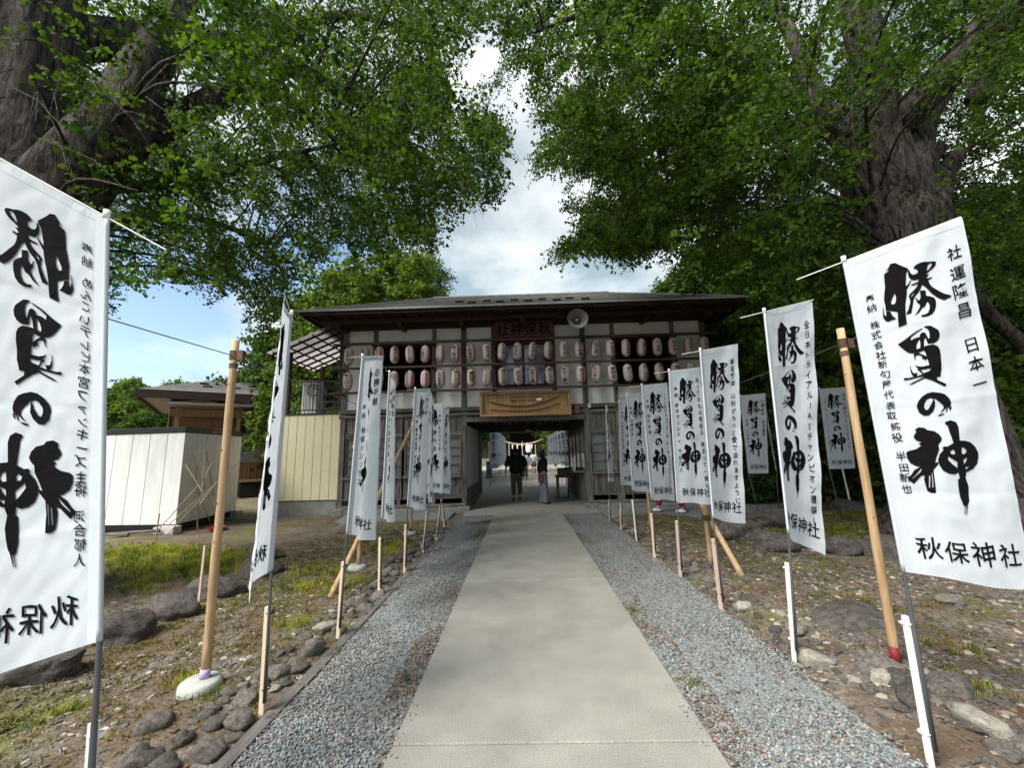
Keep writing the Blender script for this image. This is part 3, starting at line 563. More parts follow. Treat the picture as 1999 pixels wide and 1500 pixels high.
for a, b, c in ((-5.32, -4.56, CURW), (-4.44, -3.62, CURW), (-3.58, -2.76, CURW), (-2.64, -1.88, CURY), (1.88, 2.64, CURW), (2.76, 3.58, CURW), (3.62, 4.44, CURW), (4.56, 5.32, CURW)): lower(a, b, c)
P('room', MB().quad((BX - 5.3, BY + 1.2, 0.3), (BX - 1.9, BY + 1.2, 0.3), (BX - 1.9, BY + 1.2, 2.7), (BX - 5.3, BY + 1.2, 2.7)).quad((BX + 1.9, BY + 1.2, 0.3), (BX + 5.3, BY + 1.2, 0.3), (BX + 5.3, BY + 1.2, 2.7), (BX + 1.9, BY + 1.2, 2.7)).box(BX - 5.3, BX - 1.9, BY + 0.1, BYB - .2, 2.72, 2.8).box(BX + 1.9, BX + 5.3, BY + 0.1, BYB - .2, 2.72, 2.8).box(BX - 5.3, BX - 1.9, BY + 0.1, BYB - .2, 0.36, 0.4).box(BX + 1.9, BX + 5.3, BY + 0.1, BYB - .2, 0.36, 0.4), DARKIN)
for sgn in (-1, 1):
    a, b = (BX - 5.45, BX - 1.75) if sgn < 0 else (BX + 1.75, BX + 5.45)
    P('sill_beam', MB().box(a, b, BY - 0.10, BY + 0.10, 0.10, 0.20), OLDWOODH, bevel=0.01)
    P('plinth', MB().box(a, b, BY - 0.16, BYB + 0.1, -0.15, 0.098), CBASE, bevel=0.015)
    for q in range(3): P('strut', MB().box(a + 0.9 * (q + 0.55) + 0.3, a + 0.9 * (q + 0.55) + 0.40, BY - 0.05, BY + 0.05, 0.2, 0.34), OLDWOOD)
# side and back walls
for sx in (-1, 1): P('side_wall', MB().box(BX + sx * 5.42 - 0.03, BX + sx * 5.42 + 0.03, BY + 0.08, BYB - 0.08, 0.12, 5.4), PLASTER)
P('back_wall', MB().box(BX - 5.3, BX + 5.3, BYB - 0.02, BYB + 0.02, 2.76, 5.4), PLASTER)
P('back_wall', MB().box(BX - 5.3, BX - 1.9, BYB - 0.02, BYB + 0.02, 0.12, 2.75), DARKWOOD); P('back_wall', MB().box(BX + 1.9, BX + 5.3, BYB - 0.02, BYB + 0.02, 0.12, 2.75), DARKWOOD)
# passage: left white board wall, right counter with windows, ceiling joists
P('passage_wall', MB().box(BX - 1.78, BX - 1.74, BY + 0.1, BYB - 0.1, 0.1, 2.45), DARKWOOD)
P('white_board', MB().box(BX - 1.735, BX - 1.70, BY + 0.12, BY + 2.7, 0.62, 2.40), mat('grey-white board', (0.40, 0.40, 0.38), 0.7, 0.05, 3), label='tall grey-white board lining the left side of the passage')
for i in range(6): P('plank', MB().box(BX - 1.735, BX - 1.69, BY + 0.12, BY + 2.9, 0.10 + 0.085 * i, 0.175 + 0.085 * i), OLDWOODH)
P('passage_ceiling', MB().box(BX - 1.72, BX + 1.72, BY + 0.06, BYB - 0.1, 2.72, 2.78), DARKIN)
for i in range(6): P('joist', MB().box(BX - 1.72, BX + 1.72, BY + 0.55 + i * 0.68, BY + 0.65 + i * 0.68, 2.58, 2.719), DARKWOOD)
P('counter_wall', MB().box(BX + 1.70, BX + 1.74, BY + 0.1, BYB - 0.1, 0.1, 0.95), OLDWOOD)
for i in range(12): P('plank', MB().box(BX + 1.675, BX + 1.70, BY + 0.12 + i * 0.34, BY + 0.45 + i * 0.34, 0.18, 0.90), OLDWOOD)
P('counter_top', MB().box(BX + 1.42, BX + 1.78, BY + 0.3, BY + 3.6, 0.95, 1.0), OLDWOODH, bevel=0.008)
fr = MB()
for q in range(5): fr.box(BX + 1.70, BX + 1.75, BY + 0.15 + q * 0.95, BY + 0.21 + q * 0.95, 1.0, 2.2)
fr.box(BX + 1.70, BX + 1.75, BY + 0.1, BYB - 0.1, 2.2, 2.3)
cw = P('counter_window', fr, OLDWOOD)
for q in range(4): MB().box(BX + 1.72, BX + 1.73, BY + 0.22 + q * 0.95, BY + 1.09 + q * 0.95, 1.01, 2.19).build('pane', PANE, cw)
P('header_board', MB().box(BX + 1.70, BX + 1.74, BY + 0.1, BYB - 0.1, 2.31, 2.7), DARKWOOD)
# eaves and hipped roof
EX0, EX1, EY0, EY1, EZ = BX - 6.35, BX + 6.4, 10.85, BYB + 1.1, 5.62
RZ, RXH = 7.26, 3.2
ymid = (EY0 + EY1) / 2; hd = (EY1 - EY0) / 2
P('eave_soffit', MB().box(EX0 + 0.1, EX1 - 0.1, EY0 + 0.1, EY1 - 0.1, EZ + 0.03, EZ + 0.06), DARKWOOD)
for i in range(25):
    x = EX0 + 0.25 + (EX1 - EX0 - 0.5) * i / 24
    P('rafter', MB().box(x - 0.03, x + 0.03, EY0 + 0.06, BY - 0.1, EZ - 0.05, EZ + 0.029), DARKWOOD)
P('purlin', MB().box(EX0 + 0.35, EX1 - 0.35, EY0 + 0.42, EY0 + 0.53, EZ - 0.16, EZ - 0.052), DARKWOOD)
for dxp in (-5.4, -3.6, -1.8, 0, 1.8, 3.6, 5.4): P('bracket_beam', MB().box(BX + dxp - 0.06, BX + dxp + 0.06, EY0 + 0.35, BY - 0.05, EZ - 0.30, EZ - 0.162), DARKWOOD)
P('fascia', MB().box(EX0, EX1, EY0, EY0 + 0.05, EZ - 0.03, EZ + 0.07), DARKWOOD)
P('drip_edge', MB().box(EX0 - 0.045, EX1 + 0.045, EY0 - 0.055, EY0 - 0.045, EZ + 0.06, EZ + 0.115), mat('pale drip edge', (0.34, 0.34, 0.33), 0.5))
P('fascia', MB().box(EX0, EX0 + 0.05, EY0 + 0.051, EY1, EZ - 0.03, EZ + 0.07).box(EX1 - 0.05, EX1, EY0 + 0.051, EY1, EZ - 0.03, EZ + 0.07), DARKWOOD)
roof = P('roof', MB().raw([(EX0, EY0, EZ + 0.07), (EX1, EY0, EZ + 0.07), (EX1, EY1, EZ + 0.07), (EX0, EY1, EZ + 0.07), (BX - RXH, ymid, RZ - .02), (BX + RXH, ymid, RZ - .02)], [(0, 1, 5, 4), (2, 3, 4, 5), (3, 0, 4), (1, 2, 5)]), ROOFM)
NC = 15
def lerp(a, b, t): return a + (b - a) * t
rise = RZ - EZ - 0.07
for k in range(NC):
    t0 = k / NC; t1 = min(1, (k + 1.0) / NC); sag0 = -0.05 * math.sin(math.pi * t0); sag1 = -0.05 * math.sin(math.pi * t1)
    def fr_(t, up):
        return (lerp(EX0 - 0.04, BX - RXH, t), lerp(EX1 + 0.04, BX + RXH, t), lerp(EY0 - 0.04, ymid, t), lerp(EY1 + 0.04, ymid, t), EZ + 0.075 + rise * t + up)
    a0 = fr_(t0, 0.035); a1 = fr_(t1, 0.006); b0 = fr_(t0, 0.0)
    mbf = MB()
    mbf.quad((a0[0], a0[2], a0[4]), (a0[1], a0[2], a0[4]), (a1[1], a1[2], a1[4]), (a1[0], a1[2], a1[4])); mbf.quad((b0[0], b0[2], b0[4]), (b0[1], b0[2], b0[4]), (a0[1], a0[2], a0[4]), (a0[0], a0[2], a0[4]))
    mbf.build('roof_course', ROOFM, roof)
    mbl = MB()
    mbl.quad((a0[0], a0[3], a0[4]), (a0[0], a0[2], a0[4]), (a1[0], a1[2], a1[4]), (a1[0], a1[3], a1[4])); mbl.quad((b0[0], b0[3], b0[4]), (b0[0], b0[2], b0[4]), (a0[0], a0[2], a0[4]), (a0[0], a0[3], a0[4]))
    mbl.quad((a0[1], a0[2], a0[4]), (a0[1], a0[3], a0[4]), (a1[1], a1[3], a1[4]), (a1[1], a1[2], a1[4])); mbl.quad((b0[1], b0[2], b0[4]), (b0[1], b0[3], b0[4]), (a0[1], a0[3], a0[4]), (a0[1], a0[2], a0[4]))
    mbl.build('roof_course', ROOFM, roof)
MB().tube([(BX - RXH, ymid, RZ + 0.02), (BX + RXH, ymid, RZ + 0.02)], 0.07, 8).build('ridge_cap', ROOFM, roof)
for sx, e_ in ((-1, EX0), (1, EX1)):
    MB().tube([(e_, EY0, EZ + 0.10), (BX + sx * RXH, ymid, RZ + 0.02)], 0.04, 6).build('hip_cap', ROOFM, roof)
for i in range(10):
    x = BX - 1.9 + i * 0.42; t = 0.16 if i % 2 else 0.27
    MB().box(x - 0.12, x + 0.12, lerp(EY0, ymid, t) - 0.03, lerp(EY0, ymid, t) + 0.05, EZ + 0.07 + rise * t, EZ + 0.17 + rise * t).build('snow_guard', BLACKM, roof)
# shrine name board
nb = thing('name_board', 'dark red-brown board with four carved characters under the eave above the window', 'sign', (BX + 0.03, BY - 0.2, 5.25))
MB().box(BX - 0.88, BX + 0.94, BY - 0.22, BY - 0.16, 4.99, 5.50).build('board', mat('dark red board', (0.075, 0.032, 0.024), 0.6, 0.2, 4), nb, bevel=0.01)
flat_text('社神保秋', lambda x, y: (BX - 0.60 + x, BY - 0.226, 5.25 + y), 0.40, 0.42, False, INK, 'lettering', nb)
# framed wooden tableau over the gateway
tb = thing('framed_tableau', 'large varnished wooden frame with long curved rods and arrows mounted above the gateway', 'wooden sign', (BX, BY - 0.3, 3.0))
tx0, tx1, tz0, tz1, ty = -1.16, 1.46, 2.62, 3.34, BY - 0.40
for i in range(12):
    q0 = tx0 + 0.08 + (tx1 - tx0 - 0.16) * i / 12; q1 = tx0 + 0.08 + (tx1 - tx0 - 0.16) * (i + 1) / 12
    MB().box(q0 + 0.002, q1 - 0.002, ty + 0.09, ty + 0.11, tz0 + 0.05, tz1 - 0.05).build('back_plank', AMBER, tb)
for b in ((tx0, tx1, tz1 - 0.075, tz1), (tx0, tx1, tz0, tz0 + 0.075), (tx0, tx0 + 0.08, tz0 + 0.076, tz1 - 0.076), (tx1 - 0.08, tx1, tz0 + 0.076, tz1 - 0.076)):
    MB().box(b[0], b[1], ty, ty + 0.12, b[2], b[3]).build('frame_board', AMBER, tb, bevel=0.006)
ROD = mat('lacquered rod', (0.05, 0.016, 0.01), 0.4)
MB().tube([(tx0 + 0.30 + 2.0 * t, ty + 0.06, 3.045 - 0.16 * math.sin(math.pi * min(1, t * 1.02)) + 0.12 * t ** 3) for t in np.linspace(0, 1, 22)], [0.012 + 0.006 * math.sin(math.pi * t) for t in np.linspace(0, 1, 22)], 6).build('curved_rod', ROD, tb)
MB().tube([(tx0 + 0.31 + 2.0 * t, ty + 0.06, 2.82 - 0.055 * math.sin(math.pi * t) + 0.14 * max(0, t - .5) ** 2 * 4) for t in np.linspace(0, 1, 22)], [0.011 + 0.005 * math.sin(math.pi * t) for t in np.linspace(0, 1, 22)], 6).build('curved_rod', ROD, tb)
MB().tube([(-0.30, ty + 0.07, 3.165), (0.60, ty + 0.07, 3.175)], 0.007, 5).build('arrow_shaft', ROD, tb)
MB().tube([(-0.26, ty + 0.07, 3.07), (0.55, ty + 0.07, 3.08)], 0.006, 5).build('arrow_shaft', ROD, tb)
MB().tube([(-0.28, ty + 0.07, 3.06), (-0.20, ty + 0.07, 3.065), (-0.13, ty + 0.07, 3.06)], [0.008, 0.024, 0.005], 6).build('arrow_head', ROD, tb)
MB().raw([(0.45, ty + 0.05, 3.09), (0.52, ty + 0.045, 3.125), (0.60, ty + 0.045, 3.12), (0.64, ty + 0.05, 3.10), (0.60, ty + 0.045, 3.06), (0.50, ty + 0.045, 3.05)], [(0, 1, 2, 3, 4, 5)]).build('paper_leaf', WHITEPL, tb)
tag(MB().box(1.58, 1.72, BY - 0.20, BY - 0.14, 2.66, 2.95).build('plaque', mat('brown plaque', (0.13, 0.075, 0.035), 0.6, 0.2, 9)), 'small brown upright plaque just right of the big wooden frame', 'plaque')
tag(MB().box(1.98, 2.06, BY - 0.15, BY - 0.11, 2.90, 2.95).box(1.98, 2.06, BY - 0.15, BY - 0.11, 2.83, 2.88).build('label_plate', WHITEPL), 'two tiny white plates on the beam right of the gateway', 'plate')
# fire notice on the left wall
fn = thing('fire_notice', 'small red and white notice on the wall behind the second left banner', 'notice', (-4.8, BY - 0.07, 2.0))
MB().box(-4.93, -4.67, BY - 0.075, BY - 0.06, 1.92, 2.12).build('notice_board', mat('notice red', (0.55, 0.03, 0.04), 0.5), fn); MB().box(-4.93, -4.67, BY - 0.075, BY - 0.06, 1.84, 1.918).build('notice_board', WHITEPL, fn)
flat_text('火気厳禁', lambda x, y: (-4.885 + x, BY - 0.079, 2.02 + y), 0.055, 0.06, False, WHITEPL, 'lettering', fn)
# hanging paper slips under the gateway ceiling
for i in range(22):
    x = BX - 1.45 + 2.9 * i / 21 + random.uniform(-0.03, 0.03); y = BY + 0.25 + 0.22 * (i % 3); h = random.uniform(0.10, 0.2)
    tag(MB().tube([(x, y, 2.72), (x, y, 2.62)], 0.004, 4).box(x - 0.025, x + 0.025, y - 0.003, y + 0.003, 2.62 - h, 2.62).build('wooden_slip', mat('aged slip wood', (0.13, 0.12, 0.10), 0.8, 0.2, 8)), 'thin wooden slip hanging under the gateway ceiling, %s' % (('number %s from the left' % ORD[i]) if i < 12 else ('number %s from the right' % ORD[21 - i])), 'wooden slip', 'slips hanging in the gateway')
# loudspeaker
sp = thing('loudspeaker', 'round grey horn loudspeaker fixed under the eave right of the name board', 'loudspeaker', (1.70, 11.25, 5.30))
MB().lathe((1.70, 10.95, 5.28), [(0.285, 0.0), (0.275, 0.012), (0.19, 0.10), (0.10, 0.22), (0.05, 0.32), (0.045, 0.45)], 24, 'Y').build('horn', mat('grey horn', (0.20, 0.205, 0.18), 0.5, 0.1, 3), sp, smooth=True)
MB().lathe((1.70, 10.95, 5.28), [(0.292, -0.006), (0.295, 0.008), (0.28, 0.015)], 24, 'Y').build('rim', mat('rim grey', (0.32, 0.32, 0.29), 0.5), sp, smooth=True)
MB().lathe((1.70, 11.05, 5.28), [(0.0, 0.0), (0.035, 0.01), (0.05, 0.06), (0.045, 0.2)], 12, 'Y').build('driver_cone', mat('cone grey', (0.4, 0.4, 0.37), 0.5), sp, smooth=True)
MB().lathe((1.70, 11.38, 5.28), [(0, 0), (0.09, 0.0), (0.09, 0.2), (0, 0.2)], 14, 'Y').box(1.68, 1.72, 11.4, 11.85, 5.33, 5.4).build('driver', GREYPIPE, sp)

# ------------------------------------------------------------------ lanterns
def lant_mats():
    m = bpy.data.materials.new('lantern paper'); m.use_nodes = True; t = m.node_tree; t.nodes.clear(); N = t.nodes.new; L = t.links.new
    out = N('ShaderNodeOutputMaterial'); b = N('ShaderNodeBsdfPrincipled'); b.inputs['Roughness'].default_value = 0.8
    co = N('ShaderNodeTexCoord'); sp_ = N('ShaderNodeSeparateXYZ'); L(co.outputs['Object'], sp_.inputs[0])
    an = N('ShaderNodeMath'); an.operation = 'ARCTAN2'; L(sp_.outputs[0], an.inputs[0]); L(sp_.outputs[1], an.inputs[1])
    oi = N('ShaderNodeObjectInfo'); ro = N('ShaderNodeMath'); ro.operation = 'MULTIPLY_ADD'; L(oi.outputs['Random'], ro.inputs[0]); ro.inputs[1].default_value = 1.3; ro.inputs[2].default_value = 0.55; ad_ = N('ShaderNodeMath'); ad_.operation = 'ADD'; L(an.outputs[0], ad_.inputs[0]); L(ro.outputs[0], ad_.inputs[1])
    sn = N('ShaderNodeMath'); sn.operation = 'COSINE'; mu = N('ShaderNodeMath'); mu.operation = 'MULTIPLY'; L(ad_.outputs[0], mu.inputs[0]); mu.inputs[1].default_value = 2.0; L(mu.outputs[0], sn.inputs[0])
    r = N('ShaderNodeValToRGB'); L(sn.outputs[0], r.inputs[0]); r.color_ramp.elements[0].position = 0.72; r.color_ramp.elements[0].color = (0.56, 0.48, 0.46, 1); r.color_ramp.elements[1].position = 0.86; r.color_ramp.elements[1].color = (0.44, 0.13, 0.12, 1)
    L(r.outputs[0], b.inputs['Base Color']); tr = N('ShaderNodeBsdfTranslucent'); L(r.outputs[0], tr.inputs[0]); ms = N('ShaderNodeMixShader'); ms.inputs[0].default_value = 0.2; L(b.outputs[0], ms.inputs[1]); L(tr.outputs[0], ms.inputs[2]); L(ms.outputs[0], out.inputs[0]); return m
LP = lant_mats(); CAPM = mat('lantern cap', (0.20, 0.18, 0.17), 0.6)
prof = []
for k in range(25):
    t = k / 24; z = -0.215 + 0.43 * t; r = 0.118 * (1 - abs(2 * t - 1) ** 3.2) ** 0.5 * 0.62 + 0.045; r = min(r, 0.118) + (0.0035 if k % 2 else -0.0015); prof.append((r, z))
lb = MB().lathe((0, 0, 0), prof, 18); lmesh = bpy.data.meshes.new('paper_body'); lmesh.from_pydata(lb.v, [], lb.f); lmesh.materials.append(LP); lmesh.shade_smooth()
cb_ = MB().lathe((0, 0, 0), [(0.0, 0.235), (0.05, 0.235), (0.052, 0.213), (0.0, 0.213)], 12).tube([(0, 0, 0.235), (0, 0, 0.33)], 0.003, 4); cmesh = bpy.data.meshes.new('top_cap'); cmesh.from_pydata(cb_.v, [], cb_.f); cmesh.materials.append(CAPM)
cb_ = MB().lathe((0, 0, 0), [(0.0, -0.235), (0.05, -0.235), (0.052, -0.213), (0.0, -0.213)], 12); dmesh = bpy.data.meshes.new('bottom_cap'); dmesh.from_pydata(cb_.v, [], cb_.f); dmesh.materials.append(CAPM)
NTH = ['first', 'second', 'third', 'fourth', 'fifth', 'sixth', 'seventh', 'eighth', 'ninth', 'tenth', 'eleventh', 'twelfth']
for row, z in ((0, 4.50), (1, 3.76)):
    for i in range(24):
        x = BX - 5.10 + 0.45 * i - 0.02; y = BY - 0.465
        where = '%s from %s end' % (NTH[i] if i < 12 else NTH[23 - i], 'left' if i < 12 else 'right'); back = 'against the dark opening' if i in (2, 3, 4, 5, 18, 19, 20, 21) else ('in front of the window' if i in (10, 11, 12, 13) else 'against a white panel')
        t = thing('paper_lantern', 'pink-white paper lantern, %s row, %s, %s' % ('upper' if row == 0 else 'lower', where, back), 'paper lantern', (x, y, z), 'paper lanterns hung on the gate building')
        ang = random.uniform(-0.3, 0.3); t.scale = (1.1, 1.1, 1.12); t.rotation_euler = (random.uniform(-.05, .05), random.uniform(-.09, .09), ang)
        for me, nm in ((lmesh, 'paper_body'), (cmesh, 'top_cap'), (dmesh, 'bottom_cap')):
            c = bpy.data.objects.new(nm, me); COL.objects.link(c); c.parent = t
        tx = LANT[row * 24 + i]; tx = tx.strip('　')
        if tx:
            ps = min(0.10, 0.38 / len(tx)); V = []; F = []; p = ps * (len(tx) - 1) / 2; off = random.uniform(-0.35, 0.35)
            for ch in tx:
                v, f = GL[ch]; n = len(V)
                for gx_, gy_ in v:
                    a = gx_ * ps * 1.35 / 0.123 + off; zz = gy_ * ps * 1.05 + p; rr = 0.1245 if abs(zz) < 0.16 else 0.1245 - 0.45 * (abs(zz) - 0.16)
                    V.append((math.sin(a) * rr, -math.cos(a) * rr, zz))
                F += [tuple(q + n for q in u) for u in f]; p -= ps
            me = bpy.data.meshes.new('lettering'); me.from_pydata(V, [], F); me.materials.append(INK); c = bpy.data.objects.new('lettering', me); COL.objects.link(c); c.parent = t

# ------------------------------------------------------------------ annex with cream siding, terrace and translucent canopy
an = thing('siding_annex', 'low annex clad in cream vertical panels on a concrete base, left of the gate', 'annex', (-6.3, 12, 0))
MB().box(-7.22, -5.42, 12.0, 14.5, -0.1, 0.36).build('base', CBASE, an, bevel=0.01)
for i in range(7): MB().box(-7.20 + i * 0.26, -7.20 + i * 0.26 + 0.252, 11.97, 12.03, 0.37, 2.86).build('siding_panel', CREAM, an, bevel=0.008)
MB().box(-7.20, -5.4, 12.04, 14.5, 0.37, 2.80).build('body', CREAM, an); MB().box(-7.24, -5.36, 11.95, 14.5, 2.862, 2.91).build('coping', DARKWOOD, an)
tr = thing('terrace_canopy', 'dark frame canopy with translucent roof and railing above the cream annex', 'canopy', (-6.3, 12.2, 2.9))
for x, y, z in ((-7.12, 12.1, 4.85), (-5.48, 12.1, 5.5), (-7.12, 14.2, 4.85), (-5.48, 14.2, 5.5)): MB().box(x - 0.06, x + 0.06, y - 0.06, y + 0.06, 2.92, z).build('post', DARKWOOD, tr)
def cz(x): return 4.95 + (x + 7.12) * 0.42
MB().box(-7.20, -5.4, 12.02, 12.16, 4.82, 4.9).build('edge_beam', DARKWOOD, tr) if False else None
for y in (11.95, 12.4, 12.85, 13.3, 13.75, 14.2, 14.55): MB().beam((-7.6, y, cz(-7.6)), (-5.35, y, cz(-5.35)), 0.045, 0.06).build('canopy_rafter', DARKWOOD, tr)
for x in (-7.55, -7.15, -6.75, -6.35, -5.95, -5.5): MB().beam((x, 11.9, cz(x) + 0.055), (x, 14.6, cz(x) + 0.055), 0.04, 0.04).build('canopy_batten', DARKWOOD, tr)
POLY = mat('frosted roofing sheet', (0.36, 0.33, 0.31), 0.5, trans=0.8)
for i in range(5):
    xa = -7.7 + i * 0.48; MB().raw([(xa, 11.8, cz(xa) + 0.09), (xa + 0.475, 11.8, cz(xa + .475) + 0.09), (xa + 0.475, 14.7, cz(xa + .475) + 0.09), (xa, 14.7, cz(xa) + 0.09)], [(0, 1, 2, 3)]).build('roof_sheet', POLY, tr)
for z in (3.0, 3.88): MB().box(-7.06, -5.54, 12.06, 12.1, z, z + 0.035).build('rail', DARKWOOD, tr)
for i in range(15): MB().box(-7.0 + i * 0.1 - 0.006, -7.0 + i * 0.1 + 0.006, 12.07, 12.085, 3.036, 3.879).build('baluster', BLACKM, tr)
lf_ = thing('lattice_screen', 'dark wooden lattice screen on the terrace behind the railing', 'screen', (-6.3, 14.2, 2.9))
for i in range(9): MB().box(-6.9 + i * 0.16, -6.87 + i * 0.16, 14.0, 14.03, 2.9, 4.1).build('upright_slat', DARKWOOD, lf_)
for i in range(5): MB().box(-6.95, -5.6, 13.975, 13.998, 3.0 + i * 0.25, 3.06 + i * 0.25).build('cross_slat', DARKWOOD, lf_)
lk = thing('locker', 'pale grey slatted cabinet on the terrace with a coiled hose', 'cabinet', (-6.75, 12.8, 2.9))
MB().box(-7.0, -6.5, 12.7, 13.1, 2.92, 4.05).build('body', mat('pale grey steel', (0.45, 0.46, 0.45), 0.5), lk)
for i in range(4): MB().box(-6.98 + i * 0.12, -6.89 + i * 0.12, 12.68, 12.699, 2.95, 4.0).build('door_slat', mat('pale grey slat', (0.50, 0.51, 0.50), 0.5), lk)
hs = MB()
for k in range(2): hs.tube([(-6.62 + 0.16 * math.cos(a), 12.60 + 0.02 * k, 3.72 + 0.20 * math.sin(a)) for a in np.linspace(0, 6.1, 18)], 0.016, 5)
tag(hs.build('garden_hose', GREYPIPE), 'coiled grey hose hanging in front of the pale cabinet on the terrace', 'hose')
# ------------------------------------------------------------------ banners
BRUSH = [[[[(181,158),(203,149),(207,137),(184,150),(207,130),(222,110),(245,116),(261,136),(296,170),(293,182),(283,193),(272,248),(272,270),(270,298),(261,332),(252,359),(244,405),(240,468),(200,475),(204,432),(208,390),(186,379),(155,365),(158,333),(157,302),(167,259),(174,235),(177,198)],[(213,281),(216,308),(210,332),(200,343),(188,337),(189,323),(200,303)]],[[(154,370),(175,377),(181,404),(196,426),(177,427),(157,432),(145,425),(136,401),(143,344),(146,345),(144,378),(148,399),(155,385)]],[[(320,179),(329,169),(344,162),(365,161),(384,164),(400,170),(422,173),(437,180),(436,191),(428,201),(415,211),(398,218),(383,227),(379,233),(393,234),(384,242),(376,250),(386,255),(400,251),(404,259),(383,264),(386,285),(395,305),(412,325),(428,343),(444,359),(465,371),(475,378),(468,385),(448,388),(438,392),(421,380),(405,364),(386,338),(374,313),(364,295),(349,278),(338,298),(323,315),(307,328),(293,349),(283,383),(270,416),(249,417),(246,411),(261,391),(278,352),(278,334),(275,320),(283,310),(306,295),(322,282),(330,267),(315,269),(294,268),(298,262),(332,258),(338,244),(329,245),(312,243),(300,235),(291,217),(289,199),(295,179),(301,181),(301,199),(311,213),(324,214),(337,210),(340,200),(336,190)],[(385,214),(387,201),(393,187),(403,179),(414,181),(416,188),(408,198),(394,210)],[(306,308),(286,322),(287,329),(300,319)]],[[(333,307),(361,314),(357,343),(374,350),(392,364),(397,380),(394,403),(384,429),(368,446),(346,453),(316,450),(312,438),(332,440),(350,434),(362,412),(364,391),(358,376),(353,378),(343,396),(327,402),(308,422),(281,433),(302,414),(318,393),(320,381),(308,364),(305,342),(310,340),(313,355),(319,357),(330,346),(331,328)]],[[(296,237),(299,242),(284,266),(270,284),(269,265),(282,255)]]],[[[(180,568),(217,551),(242,536),(267,522),(306,508),(309,512),(271,529),(246,545),(245,561),(264,553),(289,551),(292,538),(305,530),(316,536),(320,549),(325,571),(330,569),(334,553),(335,529),(329,515),(314,504),(329,501),(347,505),(363,520),(377,535),(382,553),(377,575),(365,590),(350,598),(335,599),(317,595),(316,579),(312,559),(305,574),(297,606),(320,604),(344,606),(360,618),(367,637),(367,663),(363,702),(359,736),(351,758),(347,776),(328,776),(328,791),(367,819),(357,830),(327,807),(298,786),(271,773),(247,783),(210,797),(190,799),(214,787),(252,773),(274,762),(238,765),(202,770),(174,771),(175,758),(198,761),(227,758),(217,750),(213,730),(214,704),(218,692),(218,718),(223,737),(232,741),(243,738),(237,757),(265,751),(256,736),(242,718),(256,722),(243,709),(238,695),(249,705),(272,711),(304,708),(303,686),(300,670),(289,684),(287,670),(277,673),(279,656),(269,648),(253,646),(245,670),(242,670),(244,652),(242,640),(252,634),(230,629),(215,617),(198,596)],[(284,563),(286,580),(280,610),(264,614),(263,601),(271,582)],[(265,634),(294,627),(299,642),(300,661),(284,648)],[(260,726),(282,727),(304,725),(308,730),(299,739),(270,746)]]],[[[(209,915),(221,889),(243,868),(268,854),(296,850),(329,859),(349,868),(366,891),(371,915),(367,926),(359,947),(353,934),(344,959),(338,959),(346,936),(326,953),(309,963),(333,937),(333,923),(321,907),(306,892),(295,882),(296,902),(293,926),(280,951),(257,969),(234,970),(214,950)],[(287,882),(291,887),(279,910),(260,937),(248,941),(242,926),(245,907),(260,887),(275,880)]],[[(368,931),(370,938),(360,954),(356,951)]],[[(297,971),(310,968),(333,963),(323,972),(304,977)]]],[[[(177,1039),(196,1028),(223,1033),(234,1045),(265,1052),(284,1070),(292,1092),(284,1106),(268,1122),(268,1146),(251,1180),(236,1214),(253,1209),(246,1224),(223,1251),(219,1298),(216,1368),(195,1370),(179,1360),(175,1330),(173,1299),(178,1279),(161,1285),(122,1329),(98,1304),(119,1280),(136,1255),(165,1237),(149,1234),(125,1219),(115,1194),(115,1163),(130,1153),(165,1144),(192,1125),(180,1114),(198,1107),(174,1099),(163,1081),(170,1064),(179,1057)],[(174,1239),(162,1264),(123,1301),(118,1301),(151,1265)],[(197,1279),(188,1339),(193,1344),(203,1279)],[(212,1264),(203,1341),(208,1341),(215,1264)]],[[(322,1014),(329,1008),(352,1002),(375,1014),(381,1037),(374,1107),(400,1109),(427,1118),(447,1140),(458,1169),(456,1192),(441,1224),(418,1247),(388,1259),(377,1262),(368,1290),(375,1332),(362,1403),(351,1421),(339,1464),(334,1474),(343,1426),(338,1426),(329,1470),(326,1468),(334,1427),(328,1420),(327,1410),(322,1382),(325,1324),(328,1298),(339,1291),(337,1262),(319,1272),(289,1268),(265,1253),(253,1224),(252,1200),(266,1171),(288,1147),(283,1137),(295,1131),(308,1133),(341,1117),(338,1082),(334,1058),(334,1032)],[(331,1148),(340,1158),(335,1174),(319,1172),(314,1160)],[(302,1181),(315,1191),(342,1210),(337,1241),(318,1224),(299,1200)],[(379,1138),(394,1145),(401,1161),(387,1175),(373,1172)],[(375,1201),(399,1189),(388,1210),(373,1224)],[(377,1238),(400,1233),(378,1251)]]]]
def subdiv(v, f, maxlen):
    bm = bmesh.new(); vs = [bm.verts.new(p) for p in v]
    for q in f:
        try: bm.faces.new([vs[i] for i in q])
        except ValueError: pass
    for _ in range(4):
        es = [e_ for e_ in bm.edges if e_.calc_length() > maxlen]
        if not es: break
        bmesh.ops.subdivide_edges(bm, edges=es, cuts=1); bmesh.ops.triangulate(bm, faces=[x for x in bm.faces if len(x.verts) > 4])
    bm.verts.index_update(); vv = [p.co.copy() for p in bm.verts]; ff = [tuple(p.index for p in x.verts) for x in bm.faces]; bm.free(); return vv, ff
BR_V = []; BR_F = []
for g in BRUSH:
    for loops in g:
        L3 = [[Vector((x / 1000, y / 1000, 0)) for x, y in lp] for lp in loops]; tris = tessellate_polygon(L3); flat = [p for lp in L3 for p in lp]; n = len(BR_V)
        BR_V += flat; BR_F += [tuple(n + i for i in q) for q in tris]
BR_FINE = subdiv(BR_V, BR_F, 0.05)
BW, BH = 0.60, 1.80
